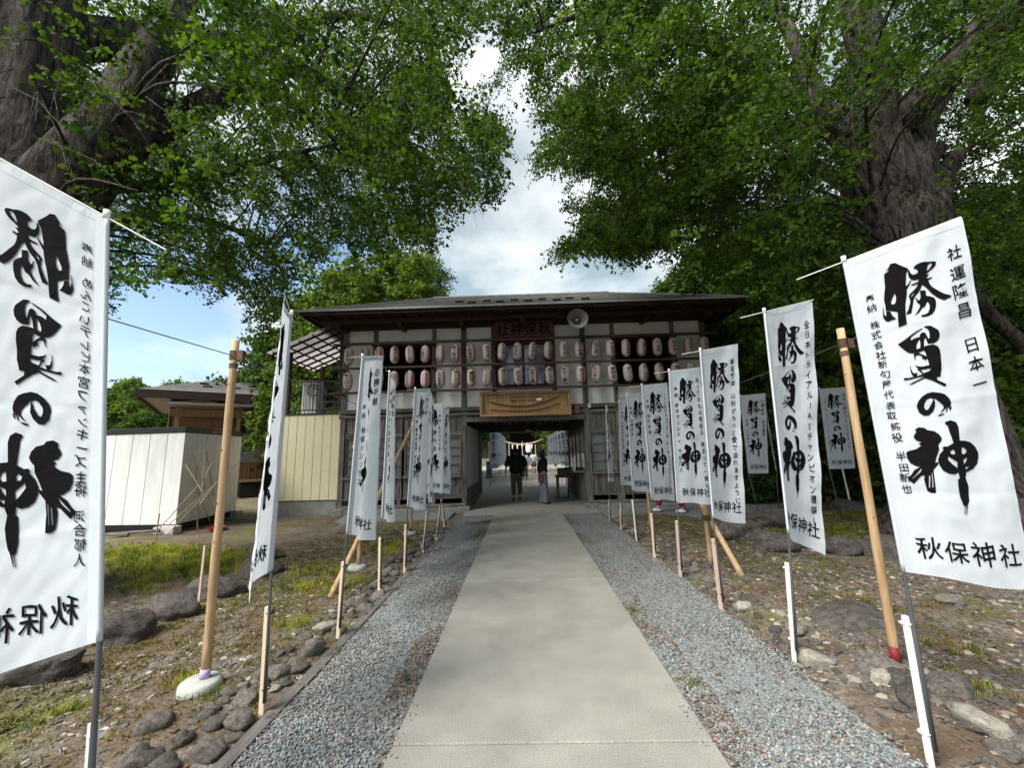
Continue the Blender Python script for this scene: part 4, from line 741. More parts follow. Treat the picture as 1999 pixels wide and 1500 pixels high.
def banner(key, label, base, PT, PB, FT, FB, bulge=(0.0, 0.0), rip=0.008, stake='plain', group='white prayer banners lining the approach', hem=0.0, swave=0.0, detail=True, cloth=None, seed=0):
    """PT/PB: pole side top and bottom, FT/FB: free side top and bottom (world). bulge: belly at top and bottom along the print side"""
    base = Vector(base); PT = Vector(PT); PB = Vector(PB); FT = Vector(FT); FB = Vector(FB)
    t = thing('prayer_banner', label, 'banner', (base.x, base.y, 0), group)
    arm = (FT - PT).normalized(); nrmv = arm.cross(Vector((0, 0, 1))).normalized(); r = random.Random(seed * 31 + 5); ph = [r.uniform(0, 6) for _ in range(4)]
    def surf(u, v, off=0.0):
        p = (PT * (1 - u) + FT * u) * (1 - v) + (PB * (1 - u) + FB * u) * v
        d = math.sin(math.pi * min(1, max(0, u))) * (bulge[0] * (1 - v) + bulge[1] * v)
        d += swave * math.sin(2 * math.pi * u) * min(1, 0.5 + v)
        d += rip * (math.sin(u * 9 + v * 3.2 + ph[0]) + 0.6 * math.sin(u * 4 - v * 7 + ph[1])) * u * (0.35 + 0.65 * v) + 0.5 * rip * math.sin(v * 21 + u * 13 + ph[2]) * u ** 2
        d += rip * 1.7 * noise.noise(Vector((u * 3.2 + v * 2.0 + seed, v * 9.0, seed * 1.7))) * min(1, u * 5) + min(1, u * 8) * (0.0034 if key in ('Rb', 'Lb', 'r1', 'l1', 'l2') else 0.002) * noise.noise(Vector((u * 9 + v * 9, v * 26 - u * 6, seed)))
        d += min(1, u * 8) * 0.0022 * (math.exp(-((v - 0.5) / 0.006) ** 2) + math.exp(-((v - 0.26) / 0.005) ** 2) - math.exp(-((v - 0.76) / 0.006) ** 2))
        sag = -hem * math.sin(math.pi * u) * v + 0.012 * math.sin(u * 7 + ph[3]) * max(0, v - .9) * 8 * (rip > 0.004)
        return p + nrmv * (d + off) + Vector((0, 0, sag))
    nu, nv = ((44, 140) if key in ('Rb', 'Lb', 'r1', 'l1', 'l2') else (26, 90)) if detail else (8, 16); mb = MB()
    for j in range(nv + 1):
        for i in range(nu + 1): mb.v.append(tuple(surf(i / nu, j / nv)))
    for j in range(nv):
        for i in range(nu): a = j * (nu + 1) + i; mb.f.append((a, a + 1, a + nu + 2, a + nu + 1))
    mb.build('cloth', cloth or CLOTH, t, smooth=True)
    if detail:   # sleeve and top hem: doubled cloth
        sm = MB()
        for k, (pts) in enumerate(([surf(0, j / 40) + Vector((0, 0, 0)) for j in range(41)],)):
            sm.tube([tuple(p) for p in pts], 0.0095, 8)
        for o_ in (0.0022, -0.0022):
            k0 = len(sm.v)
            for j in range(91):
                sm.v += [tuple(surf(0.0, j / 90, o_ * 3.6)), tuple(surf(0.045, j / 90, o_ * 1.6)), tuple(surf(0.078, j / 90, o_ * 0.7))]
                if j: q = k0 + 3 * j; sm.f += [(q - 3, q, q + 1, q - 2), (q - 2, q + 1, q + 2, q - 1)]
        sm.build('pole_sleeve', CLOTH, t, smooth=True)
        hm = MB(); 
        for o_ in (0.0015, -0.0015):
            k0 = len(hm.v)
            for i in range(27):
                hm.v.append(tuple(surf(i / 26, 0.0, o_))); hm.v.append(tuple(surf(i / 26, 0.022, o_)))
                if i: q = k0 + 2 * i; hm.f.append((q - 2, q, q + 1, q - 1))
            k0 = len(hm.v)
            for i in range(61):
                hm.v.append(tuple(surf(1.0, i / 60, o_))); hm.v.append(tuple(surf(0.978, i / 60, o_)))
                if i: q = k0 + 2 * i; hm.f.append((q - 2, q, q + 1, q - 1))
        hm.build('hem', CLOTH, t)
    OFF = 0.0034 if detail else 0.006
    V = []; F = []; bv, bf = BR_FINE if detail else (BR_V, BR_F)
    for sgn in (1, -1):
        n = len(V); V += [tuple(surf(p.x / BW, p.y / BH, OFF * sgn)) for p in bv]; F += [tuple(i + n for i in q) for q in bf]
    MB().raw(V, F).build('brush_lettering', INK, t, label='large brushed characters down the middle')
    if key:
        rt, lt = SMALLT[key]
        pr_ = min(0.098, 1.50 / max(1, len(rt))); pl_ = min(0.085, 1.22 / max(1, len(lt)))
        cols = [(rt, 0.515, 0.17, min(0.08, pr_ * 0.84), pr_), (lt, 0.092, 0.26, min(0.066, pl_ * 0.82), pl_)]
        if key == 'Rb': cols = [(rt, 0.527, 0.17, 0.078, 0.098), (lt, 0.088, 0.27, 0.050, 0.0585)]
        if key == 'Lb': cols = [(rt, 0.53, 0.20, 0.08, 0.12), (lt, 0.082, 0.20, 0.050, 0.0545)]
        cols = [(c[0], c[1], c[2], c[3], c[4], True) for c in cols] + [('秋保神社', 0.135, 1.655, 0.115, 0.122, False)]
        for txt, x0, y0, sz, pitch, vert in cols:
            p = 0.0; V = []; F = []
            for c in txt:
                if c not in GL: p += pitch * 0.8; continue
                v, f = GL[c]; jx, jy, js, sh = r.gauss(0, .002), r.gauss(0, .002), r.uniform(0.94, 1.08), r.uniform(0.06, 0.13)
                fl = subdiv([Vector((a, b, 0)) for a, b in v], f, 0.5) if detail and sz > 0.09 else ([Vector((a, b, 0)) for a, b in v], f)
                for sgn in (1, -1):
                    n = len(V)
                    for q in fl[0]:
                        # brush slant: horizontals rise to the right; strokes swell towards their lower right end
                        gx_ = q.x * (1.0 + 0.06 * q.y) * js; gy_ = (q.y + q.x * sh + 0.03 * math.sin(q.x * 7 + jx * 900)) * js
                        X_ = x0 + gx_ * sz + jx + (0 if vert else p); Y_ = y0 - gy_ * sz + jy + (p if vert else 0)
                        V.append(tuple(surf(X_ / BW, Y_ / BH, OFF * 1.12 * sgn)))
                    F += [tuple(i + n for i in q) for q in fl[1]]
                p += pitch
            if V: MB().raw(V, F).build('column_lettering' if vert else 'shrine_name_lettering', INK, t)
    # pole, cap, arm, stake
    top = PT + (PT - PB).normalized() * 0.03; foot = Vector((base.x, base.y, 0.05))
    knee = PB + (PB - PT).normalized() * 0.02
    pts = [tuple(top), tuple((PT + PB) / 2), tuple(knee), tuple(knee * 0.5 + foot * 0.5), tuple(foot)]
    MB().tube(pts, [0.0075, 0.0075, 0.0085, 0.011, 0.012], 8).build('pole', GREYPIPE, t, smooth=True)
    MB().tube([tuple(top - Vector((0, 0, 0.03))), tuple(top + Vector((0, 0, 0.008)))], 0.013, 10).build('pole_cap', WHITEPL, t, smooth=True)
    a0 = PT + Vector((0, 0, 0.004)); MB().tube([tuple(a0 - arm * 0.27), tuple(a0 + arm * BW)], 0.0032, 6).build('cross_arm', WHITEPL, t)
    if stake:
        d = Vector((0.022, -0.02, 0)); hgt = {'short': 0.5, 'plain': 0.62, 'white': 0.68, 'pink': 0.66, 'thin': 0.45}[stake]; mm = {'white': STAKEW, 'pink': STAKEP}.get(stake, STAKE); ww = 0.024 if stake in ('white', 'thin') else 0.033
        bs = base + d * -0.9; tp = bs + Vector(((knee.x - base.x) * hgt / max(0.3, knee.z), 0, hgt))
        MB().beam(tuple(bs + Vector((0, 0, -0.08))), tuple(tp), ww, ww, (0, 1, 0)).build('stake', mm, t, bevel=0.002)
        for hh in (0.12, hgt - 0.04):
            c_ = bs * (1 - hh / hgt) + tp * (hh / hgt); MB().lathe((c_.x + 0.008, c_.y + 0.01, hh), [(0.027, -0.006), (0.031, 0), (0.027, 0.006)], 10).build('tie', BLACKM if stake != 'white' else WHITEPL, t)
    return t
def V3(*a): return tuple(a)
banner('Rb', 'nearest and largest-looking banner on the right, its pole tied to a white stake', (2.051, 2.373, 0), (2.023, 2.373, 2.704), (2.051, 2.373, 0.915), (2.575, 2.19, 2.87), (2.67, 2.33, 0.83), (0.01, 0.035), 0.006, 'white', hem=0.02, seed=1)
banner('r1', 'second banner on the right, naming an all-Japan trial champion', (2.056, 3.426, 0), (2.16, 3.426, 2.751), (2.112, 3.426, 0.90), (2.70, 3.575, 2.90), (2.575, 3.72, 0.66), (-0.02, -0.10), 0.008, 'white', seed=2)
banner('r2', 'third banner on the right, with a column ending in hiragana along its outer edge', (1.993, 4.433, 0), (2.03, 4.433, 2.66), (1.979, 4.433, 0.863), (2.57, 4.65, 2.78), (2.465, 4.75, 0.74), (-0.03, -0.09), 0.007, 'pink', seed=3)
banner('r3', 'fourth banner on the right, its left column naming a Tokyo player', (2.015, 5.553, 0), (2.084, 5.553, 2.65), (2.033, 5.553, 0.89), (2.62, 5.79, 2.74), (2.585, 5.77, 0.83), (0.01, 0.02), 0.006, 'pink', seed=4)
banner('r4', 'fifth banner on the right, the one with small latin letters at its top', (1.977, 6.456, 0), (1.967, 6.456, 2.60), (1.978, 6.456, 0.83), (2.485, 6.745, 2.68), (2.455, 6.81, 0.76), (0.0, 0.0), 0.006, 'plain', seed=5)
banner('r5', 'sixth banner on the right, partly behind the latin lettered one', (2.059, 7.721, 0), (2.056, 7.721, 2.62), (2.031, 7.721, 0.85), (2.55, 8.05, 2.70), (2.49, 8.10, 0.75), (0.0, 0.0), 0.006, 'white', seed=6)
banner('r6', 'seventh banner on the right, only its left column showing', (2.017, 8.721, 0), (2.14, 8.721, 2.62), (2.07, 8.721, 0.86), (2.64, 9.08, 2.70), (2.56, 9.06, 0.82), (0.0, 0.0), 0.006, 'short', seed=7)
banner('r7', 'narrow edge-on banner nearest the gateway on the right', (2.021, 9.803, 0), (2.084, 9.803, 2.63), (2.035, 9.803, 0.85), (2.25, 10.36, 2.70), (2.27, 10.34, 0.82), (0.0, -0.03), 0.01, 'thin', seed=8)
banner('Lb', 'nearest banner on the left seen from behind, its writing reversed', (-1.50, 1.583, 0), (-1.789, 1.583, 2.66), (-1.570, 1.583, 0.955), (-2.293, 1.456, 2.951), (-2.17, 1.592, 0.775), (0.0, 0.01), 0.004, 'white', seed=9)
banner('l1', 'second banner on the left, curled nearly edge-on to a tall narrow blade', (-1.701, 2.865, 0), (-1.70, 2.865, 2.66), (-1.715, 2.865, 0.86), (-1.45, 2.36, 2.60), (-1.565, 2.44, 0.80), (0.02, 0.07), 0.006, 'plain', seed=10)
banner('l2', 'third banner on the left, its folded middle hiding most brush strokes', (-1.715, 3.989, 0), (-1.60, 3.989, 2.60), (-1.686, 3.989, 0.86), (-1.585, 4.55, 2.745), (-1.61, 4.55, 0.69), (-0.01, -0.03), 0.006, 'plain', swave=0.052, seed=11)
banner('l3', 'fourth banner on the left, a thin twisted strip in front of the log brace', (-1.721, 5.098, 0), (-1.684, 5.098, 2.65), (-1.732, 5.098, 0.83), (-1.785, 5.68, 2.69), (-1.75, 5.68, 0.70), (0.0, -0.02), 0.006, 'plain', swave=0.03, seed=12)
banner('l4', 'fifth banner on the left, with a long dedication column beside its pole', (-1.671, 5.974, 0), (-1.575, 5.974, 2.57), (-1.66, 5.974, 0.86), (-1.476, 6.55, 2.67), (-1.53, 6.54, 0.73), (0.0, -0.02), 0.006, 'plain', swave=0.035, seed=13)
banner('l5', 'sixth banner on the left, mostly covered by the fifth', (-1.663, 6.992, 0), (-1.55, 6.992, 2.57), (-1.585, 6.992, 0.80), (-1.62, 7.58, 2.64), (-1.66, 7.57, 0.74), (0.0, 0.02), 0.009, 'pink', seed=14)
banner('l6', 'seventh banner on the left seen from behind with reversed brush strokes', (-1.645, 7.972, 0), (-1.53, 7.972, 2.60), (-1.54, 7.972, 0.86), (-2.02, 8.31, 2.62), (-2.0, 8.33, 0.84), (0.0, 0.0), 0.008, 'plain', seed=15)
banner('l7', 'last narrow banner on the left before the gateway', (-1.703, 9.173, 0), (-1.73, 9.173, 2.64), (-1.80, 9.173, 0.74), (-1.74, 9.76, 2.73), (-1.69, 9.74, 0.68), (0.0, -0.03), 0.009, 'plain', seed=16)
FG = 'banners facing the camera beyond the right boulders'
banner('fA', 'small far banner between the third and second right banners, facing the camera', (5.33, 9.6, 0), (5.22, 9.6, 2.78), (5.20, 9.6, 0.98), (5.82, 9.6, 2.82), (5.66, 9.62, 0.97), (0, 0), 0.004, None, FG, seed=17)
banner('fC', 'sliver of a far banner half hidden by the second right banner', (5.95, 9.9, 0), (5.95, 9.9, 2.80), (6.02, 9.9, 1.0), (6.22, 10.4, 2.85), (6.3, 10.4, 1.0), (0, 0), 0.004, None, FG, seed=18)
banner('fB', 'small far banner left of the right log post, facing the camera', (6.55, 8.8, 0), (6.50, 8.8, 2.78), (6.45, 8.8, 1.08), (7.08, 8.8, 2.80), (7.0, 8.82, 1.08), (0, 0), 0.004, None, FG, seed=19)
banner('fC', 'far banner at the right edge of view beyond the big trunk, its white arm showing', (15.2, 12, 0), (15.0, 12.0, 3.78), (15.1, 12.0, 1.9), (15.6, 12.0, 3.8), (15.6, 12.0, 1.9), (0, 0), 0.004, None, FG, detail=False, seed=20)
# courtyard banners seen through the gateway
for i in range(6):
    y = 19.3 + 2.1 * i; l = 'courtyard banner on the left, %s beyond the gateway' % NTH[i]
    banner('l7' if i < 2 else None, l, (-1.5, y, 0), (-1.48, y, 2.64), (-1.49, y, 0.86), (-1.17, y + 0.48, 2.70), (-1.16, y + 0.48, 0.84), (0, 0), 0.005, 'thin', 'banners in the courtyard', detail=False, seed=30 + i)
for i in range(8):
    y = 19.0 + 1.9 * i; l = 'courtyard banner on the right, %s beyond the gateway' % NTH[i]
    banner('r6' if i < 2 else None, l, (2.02, y, 0), (2.0, y, 2.66), (2.0, y, 0.88), (2.34, y + 0.48, 2.72), (2.32, y + 0.48, 0.86), (0, 0), 0.005, 'thin', 'banners in the courtyard', detail=False, seed=50 + i)

# ------------------------------------------------------------------ log posts, footings, braces, wires
def log(p, q, r0, r1, name, m=LOG, parent=None):
    P_ = Vector(p); Q = Vector(q); n = 12; pts = [tuple(P_.lerp(Q, i / n) + Vector((0.002 * math.sin(i * 1.3), 0.002 * math.cos(i * 0.9), 0))) for i in range(n + 1)]
    return MB().tube(pts, [r0 + (r1 - r0) * i / n + 0.001 * math.sin(i * 2.1) for i in range(n + 1)], 14).build(name, m, parent, smooth=True)
LG = 'peeled log posts of the rope frames'
def post_thing(x, y, h, label, footing=True, collar=None, clamp=True, r=0.031):
    t = thing('log_post', label, 'post', (x, y, 0), LG); z0 = 0.07 if footing else -0.05
    log((x, y, z0), (x, y, h), r, r * 0.9, 'log', parent=t)
    if footing:
        MB().lathe((x - 0.02, y - 0.01, 0), [(0, -0.05), (0.125, -0.05), (0.135, 0.015), (0.13, 0.05), (0.112, 0.065), (0.0, 0.07)], 22).build('footing', mat('pale cast footing', (0.34, 0.35, 0.31), 0.9, 0.15, 9, 0.3, 40), t, smooth=True)
    if collar: MB().tube([(x, y, z0 - 0.0), (x, y, z0 + 0.06)], r * 1.06, 14).build('collar', collar, t, smooth=True)
    if clamp:
        cl = MB()
        for k in range(5): cl.lathe((x, y, h - 0.16 + 0.016 * k), [(r * 1.0, -0.006), (r * 1.15, 0), (r * 1.0, 0.006)], 14)
        cl.box(x + r, x + r + 0.05, y - 0.02, y + 0.02, h - 0.17, h - 0.09); cl.build('wire_clamp', mat('rusty clamp', (0.10, 0.065, 0.04), 0.6, 0.3, 30, metal=0.5), t)
        MB().tube([(x, y, h - 0.235), (x, y, h - 0.195)], r * 1.02, 14).build('burnt_band', mat('dark band', (0.10, 0.06, 0.035), 0.7), t)
    return t
post_thing(-2.306, 3.136, 2.56, 'tall log post on a round footing at front left, lilac tape at its foot', True, mat('lilac tape', (0.40, 0.30, 0.55), 0.5))
post_thing(2.696, 3.315, 2.55, 'tall peeled log post standing in the shingle, front right, with a red painted foot', False, None)
MB().tube([(2.696, 3.315, -0.02), (2.696, 3.315, 0.12)], 0.0325, 14).build('painted_foot', mat('dark red paint', (0.16, 0.015, 0.012), 0.6), bpy.data.objects['log_post.001'], smooth=True)
post_thing(-2.387, 6.10, 1.62, 'short log post behind the third left banner on a round footing', True, None, False)
post_thing(-2.30, 8.55, 2.3, 'log post behind the fifth left banner with a dark painted foot', True, mat('dark red paint', (0.16, 0.015, 0.012), 0.6), False)
post_thing(2.596, 6.04, 1.75, 'log post behind the third right banner, tied to a leaning brace', False, None, False)
post_thing(2.616, 8.761, 2.3, 'log post behind the fifth right banner', False, None, False)
tag(log((-2.28, 5.0, -0.02), (-2.18, 8.25, 2.28), 0.034, 0.03, 'log_brace'), 'long log brace leaning up to the right behind the fourth left banner', 'log brace', 'log braces')
tag(log((2.724, 5.45, -0.02), (2.60, 6.62, 1.15), 0.038, 0.032, 'log_brace'), 'short log brace crossing the post behind the third right banner', 'log brace', 'log braces')
KN = mat('log knot', (0.13, 0.07, 0.035), 0.7)
for t_ in [o for o in bpy.data.objects if o.name.startswith('log_post')]:
    b_ = t_.location; hh = 2.2 if t_.name in ('log_post', 'log_post.001') else 1.4; kn = MB()
    for q in range(7):
        a_ = random.uniform(3.4, 6.0); z_ = 0.3 + hh * random.random(); kn.raw([(b_.x + math.cos(a_) * 0.0305 + p.x * 0.004, b_.y + math.sin(a_) * 0.0305 + p.y * 0.004, z_ + p.z * 0.009) for p in ico(1)[0]], ico(1)[1])
    kn.build('knots', KN, t_, smooth=True, kind='stuff')
def lash(c, r, label): 
    m = MB()
    for k in range(6): m.lathe((c[0] , c[1], c[2] + 0.012 * (k - 3)), [(r, -0.006), (r + 0.008, 0), (r, 0.006)], 12)
    tag(m.build('rope_lashing', mat('palm rope', (0.10, 0.06, 0.035), 0.9, 0.3, 40)), label, 'rope', 'rope lashings on the logs')
lash((-2.387, 6.10, 0.72), 0.05, 'dark rope lashing round the short log post on the left'); lash((2.596, 6.04, 0.62), 0.05, 'dark rope lashing round the log post on the right')
WIRE = mat('thin wire', (0.08, 0.08, 0.085), 0.5)
def wire(p, q, sag, label, r=0.004):
    P_ = Vector(p); Q = Vector(q); tag(MB().tube([tuple(P_.lerp(Q, i / 14) - Vector((0, 0, sag * math.sin(math.pi * i / 14)))) for i in range(15)], r, 5).build('wire', WIRE), label, 'wire', 'wires strung from the log posts')
wire((-2.31, 3.136, 2.43), (-2.39, -1.2, 2.45), 0.04, 'thin wire running from the front left log post back past the camera'); wire((-2.30, 3.136, 2.42), (-2.30, 8.55, 2.28), 0.03, 'thin wire from the front left log post towards the gate')
wire((2.70, 3.315, 2.42), (7.0, 6.6, 4.1), 0.05, 'thin wire from the front right log post to the big tree trunk'); wire((2.69, 3.315, 2.42), (2.62, 8.76, 2.28), 0.03, 'thin wire from the front right log post towards the gate', 0.003)
for i, (u, v, h) in enumerate([(158, 1287, 0.3), (388, 1178, 0.62), (248, 1075, 0.0)]):
    g = on_ground(u, v)
    if h: tag(MB().beam((g[0], g[1], -0.05), (g[0] + 0.01, g[1], h), 0.022, 0.022, (0, 1, 0)).build('wooden_peg', STAKEP), ['short wooden peg just under the nearest left banner', 'thin wooden peg standing before the dark boulders on the left'][i], 'peg')
for i, (u, v, h) in enumerate([(1655, 950, .9), (1947, 905, 1.2)]):
    g = at(u, v, 11 + 3 * i); tag(MB().beam((g[0], g[1], -0.05), (g[0] - 0.1, g[1], g[2] + h), 0.03, 0.03, (0, 1, 0)).build('white_stake', STAKEW), ['thin white stake right of the farthest facing banner', 'white stake against the big right trunk'][i], 'stake')

# ------------------------------------------------------------------ white panel shed on the left
sh = thing('panel_shed', 'small white insulated panel shed with a black roof edge, left of the gate', 'shed', (-8.0, 9.6, 0))
c0 = Vector((-7.93, 9.42, 0)); fd = Vector((-0.997, 0.07, 0)); sdv = Vector((-0.13, 0.99, 0)).normalized(); LF, LS, z0, z1 = 5.4, 2.45, 0.17, 2.26
def wallbox(a, d, t0, t1, za, zb, th, nrm_):
    p = a + d * t0; q = a + d * t1; n_ = nrm_ * th; v = [p, q, q + n_, p + n_]; mb = MB(); mb.v = [(x.x, x.y, za) for x in v] + [(x.x, x.y, zb) for x in v]; mb.f = [(3, 2, 1, 0), (4, 5, 6, 7), (0, 1, 5, 4), (1, 2, 6, 5), (2, 3, 7, 6), (3, 0, 4, 7)]; return mb
for i in range(12): wallbox(c0, fd, i * 0.45, i * 0.45 + 0.443, z0, z1, 0.04, sdv).build('wall_panel', WHITESID, sh, bevel=0.006)
for i in range(6): wallbox(c0, sdv, 0.04 + i * 0.40, 0.04 + i * 0.40 + 0.394, z0, z1 + 0.0, 0.04, fd).build('wall_panel', WHITESID, sh, bevel=0.006)
wallbox(c0 + sdv * LS, fd, 0.04, LF, z0, z1, 0.04, -sdv).build('wall_panel', WHITESID, sh); wallbox(c0 + sdv * 0.05, fd, LF - 0.05, LF - 0.01, z0, z1, LS - 0.1, sdv).build('wall_panel', WHITESID, sh)
wallbox(c0 - fd * 0.02 - sdv * 0.02, fd, 0, LF + 0.04, z1 + 0.002, z1 + 0.14, LS + 0.04, sdv).build('roof_edge', BLACKM, sh, bevel=0.01)
wallbox(c0, fd, 0, LF, 0.04, z0 - 0.002, 0.08, sdv).build('skid', BLACKM, sh); wallbox(c0 + sdv * .081, sdv, 0, LS - .1, 0.04, z0 - 0.002, 0.08, fd).build('skid', BLACKM, sh)
sx_ = -fd * 0.024
flat_text('◎クルーナムココ', lambda x, y: tuple(c0 - fd * 0.024 + sdv * (1.05 + x) + Vector((0, 0, z1 + 0.07 + y))), 0.10, 0.105, False, mat('grey print', (0.35, 0.35, 0.34), 0.6), 'lettering', sh)
tag(MB().box(-8.2, -7.75, 9.15, 9.38, -0.05, 0.16).build('concrete_block', mat('pale block', (0.50, 0.47, 0.42), 0.9, 0.1, 4)), 'pale concrete block under the near corner of the white shed', 'block'); tag(MB().box(-8.35, -8.02, 11.55, 11.8, -0.05, 0.15).build('concrete_block', CBASE), 'grey block under the far corner of the white shed', 'block')
for i, (a, b) in enumerate((((-10.5, 9.0, 0.05), (-8.5, 8.9, 0.07)), ((-9.8, 8.8, 0.06), (-8.0, 9.1, 0.10)))): tag(MB().tube([a, b], 0.035, 6).build('weathered_pole', OLDWOODH), ['long grey pole lying before the white shed, the rear one', 'grey pole lying before the white shed, the front one'][i], 'pole')
tag(MB().lathe((-7.15, 9.65, 0), [(0, 0.02), (0.17, 0.02), (0.19, 0.07), (0.18, 0.07), (0.16, 0.04), (0, 0.05)], 16).build('red_basin', mat('red plastic', (0.33, 0.03, 0.03), 0.5)), 'shallow red plastic basin at the foot of the bamboo tripod', 'basin')
# bamboo stake tripod
tp_ = thing('bamboo_tripod', 'loose frame of thin crossed bamboo stakes in front of the white shed', 'bamboo frame', (-7.3, 8.9, 0))
BAM = mat('dry bamboo', (0.24, 0.19, 0.12), 0.6, 0, 4, col2=(0.38, 0.32, 0.22), objrand=0.25)
for p, q in ([(310, 1042), (455, 915)], [(300, 1045), (390, 945)], [(325, 1045), (465, 900)], [(430, 1030), (372, 880)], [(412, 1025), (375, 930)], [(425, 1010), (402, 880)], [(382, 1008), (383, 905)], [(386, 1040), (383, 960)], [(395, 960), (362, 907)], [(392, 955), (412, 905)], [(395, 940), (401, 880)], [(390, 985), (416, 952)]):
    a = on_ground(*p) if p[1] > 1005 else at(p[0], p[1], 8.9); b = at(q[0], q[1], 9.0 + random.uniform(-0.15, 0.2)); MB().tube([tuple(a), tuple(b)], 0.011, 6).build('bamboo_stake', BAM, tp_)
a = at(420, 1045, 8.3); tag(MB().tube([(a[0], a[1], -0.02), (a[0] + 0.02, a[1], 0.6)], 0.014, 6).build('garden_stake', BAM), 'single upright stake right of the bamboo frame', 'stake'); a = on_ground(303, 1058); tag(MB().tube([(a[0], a[1], -0.02), (a[0] + 0.02, a[1], 0.55)], 0.014, 6).build('garden_stake', BAM), 'single upright stake left of the bamboo frame', 'stake')

# ------------------------------------------------------------------ office building behind the shed
ob = thing('office_building', 'single-storey wooden hall with a low hipped dark roof behind the white shed', 'building', (-13, 17, 0))
A = Vector((-14.86, 15.15, 0)); B = Vector((-9.3, 19.3, 0)); d = (B - A).normalized(); B = A + d * 9.5; nb_ = Vector((-d.y, d.x, 0)); DEP = 8.5; ez = 4.30
ev = [A, B, B + nb_ * DEP, A + nb_ * DEP]; rc0 = A + nb_ * DEP / 2 + d * 3.9; rc1 = A + nb_ * DEP / 2 + d * 5.6; rz = 6.0
rf = MB().raw([(p.x, p.y, ez + 0.1) for p in ev] + [(rc0.x, rc0.y, rz), (rc1.x, rc1.y, rz)], [(0, 1, 5, 4), (2, 3, 4, 5), (3, 0, 4), (1, 2, 5)]).build('roof', mat('brown grey metal roof', (0.085, 0.075, 0.072), 0.6, 0, 4, col2=(0.13, 0.12, 0.115)), ob)
for k in range(12):
    t0 = k / 12; t1 = (k + 1) / 12; pa = A.lerp(rc0, t0); pb = B.lerp(rc1, t0); pc = B.lerp(rc1, t1); pd = A.lerp(rc0, t1); za = ez + 0.1 + (rz - ez - .1) * t0; zb = ez + 0.1 + (rz - ez - .1) * t1
    MB().quad((pa.x, pa.y, za + 0.03), (pb.x, pb.y, za + 0.03), (pc.x, pc.y, zb + 0.005), (pd.x, pd.y, zb + 0.005)).quad((pa.x, pa.y, za), (pb.x, pb.y, za), (pb.x, pb.y, za + 0.03), (pa.x, pa.y, za + 0.03)).build('roof_course', mat('brown grey roof course', (0.10, 0.09, 0.085), 0.6, 0, 4, col2=(0.14, 0.13, 0.125), objrand=0.15), rf)
for k in range(14):
    t0 = 0.22 if k % 2 else 0.34; p = A.lerp(rc0, t0).lerp(B.lerp(rc1, t0), (k + 1.5) / 15); z = ez + .13 + (rz - ez - .1) * t0; MB().beam(tuple(p - d * 0.16 + Vector((0, 0, z))), tuple(p + d * 0.16 + Vector((0, 0, z))), 0.1, 0.09).build('snow_guard', BLACKM, rf)
def qbox(o_, a0, a1, b0, b1, z0_, z1_):   # box in the building's own axes
    ps = [A + d * a0 + nb_ * b0, A + d * a1 + nb_ * b0, A + d * a1 + nb_ * b1, A + d * a0 + nb_ * b1]; mb = MB(); mb.v = [(p.x, p.y, z0_) for p in ps] + [(p.x, p.y, z1_) for p in ps]; mb.f = [(3, 2, 1, 0), (4, 5, 6, 7), (0, 1, 5, 4), (1, 2, 6, 5), (2, 3, 7, 6), (3, 0, 4, 7)]; return mb
DBR = mat('dark brown trim', (0.035, 0.022, 0.018), 0.5); SOF = mat('pale soffit', (0.42, 0.40, 0.37), 0.8); TIMB = mat('brown timber wall', (0.16, 0.085, 0.045), 0.7, 0, 3, col2=(0.24, 0.135, 0.075), stretch=(6, 6, .6))
qbox(ob, -0.05, 9.55, -0.05, 0.0, ez - 0.22, ez + 0.12).build('fascia', DBR, ob); qbox(ob, -0.05, 0.0, 0.001, DEP, ez - 0.22, ez + 0.12).build('fascia', DBR, ob)
qbox(ob, 0.0, 9.5, 0.0, DEP, ez - 0.06, ez - 0.03).build('soffit', SOF, ob); qbox(ob, 0.9, 8.8, 1.6, DEP - 0.9, 0.1, ez - 0.07).build('wall', TIMB, ob)
qbox(ob, 0.9, 0.93, 1.4, 1.6, 0.1, ez - .07).build('side_wall', SOF, ob)
for a in (1.15, 3.3, 5.5, 7.7): qbox(ob, a, a + 0.16, 0.75, 0.91, 0.1, 3.85).build('post', AMBER, ob)
qbox(ob, 1.0, 8.8, 0.7, 0.9, 3.45, 3.75).build('beam', TIMB, ob)
CN = qbox(ob, 0.95, 9.2, 0.1, 1.6, 3.90, 3.97).build('canopy', mat('pale canopy edge', (0.50, 0.46, 0.42), 0.6), ob)
for a in (1.4, 3.5, 5.7):
    f_ = qbox(ob, a, a + 1.9, 1.53, 1.59, 1.4, 1.48); f2 = qbox(ob, a, a + 1.9, 1.53, 1.59, 2.92, 3.0); f_.raw(f2.v, f2.f); f3 = qbox(ob, a + .92, a + .98, 1.53, 1.59, 1.48, 2.92); f_.raw(f3.v, f3.f); wo_ = f_.build('window', AMBER, ob)
    qbox(ob, a + .02, a + 1.88, 1.56, 1.585, 1.48, 2.92).build('pane', mat('green grey reflecting pane', (0.10, 0.13, 0.12), 0.1, 0, 0.9, col2=(0.03, 0.04, 0.035), spec=0.8), wo_)
for a in np.arange(1.0, 8.7, 0.3): qbox(ob, a, a + 0.28, 1.56, 1.598, 0.5, 1.38).build('wall_board', AMBER, ob)
qbox(ob, 3.6, 8.6, 0.2, 1.5, 0.62, 0.70).build('bench_deck', TIMB, ob); qbox(ob, 3.6, 8.6, 0.3, 1.5, 0.0, 0.6).build('under_deck', DARKIN, ob)
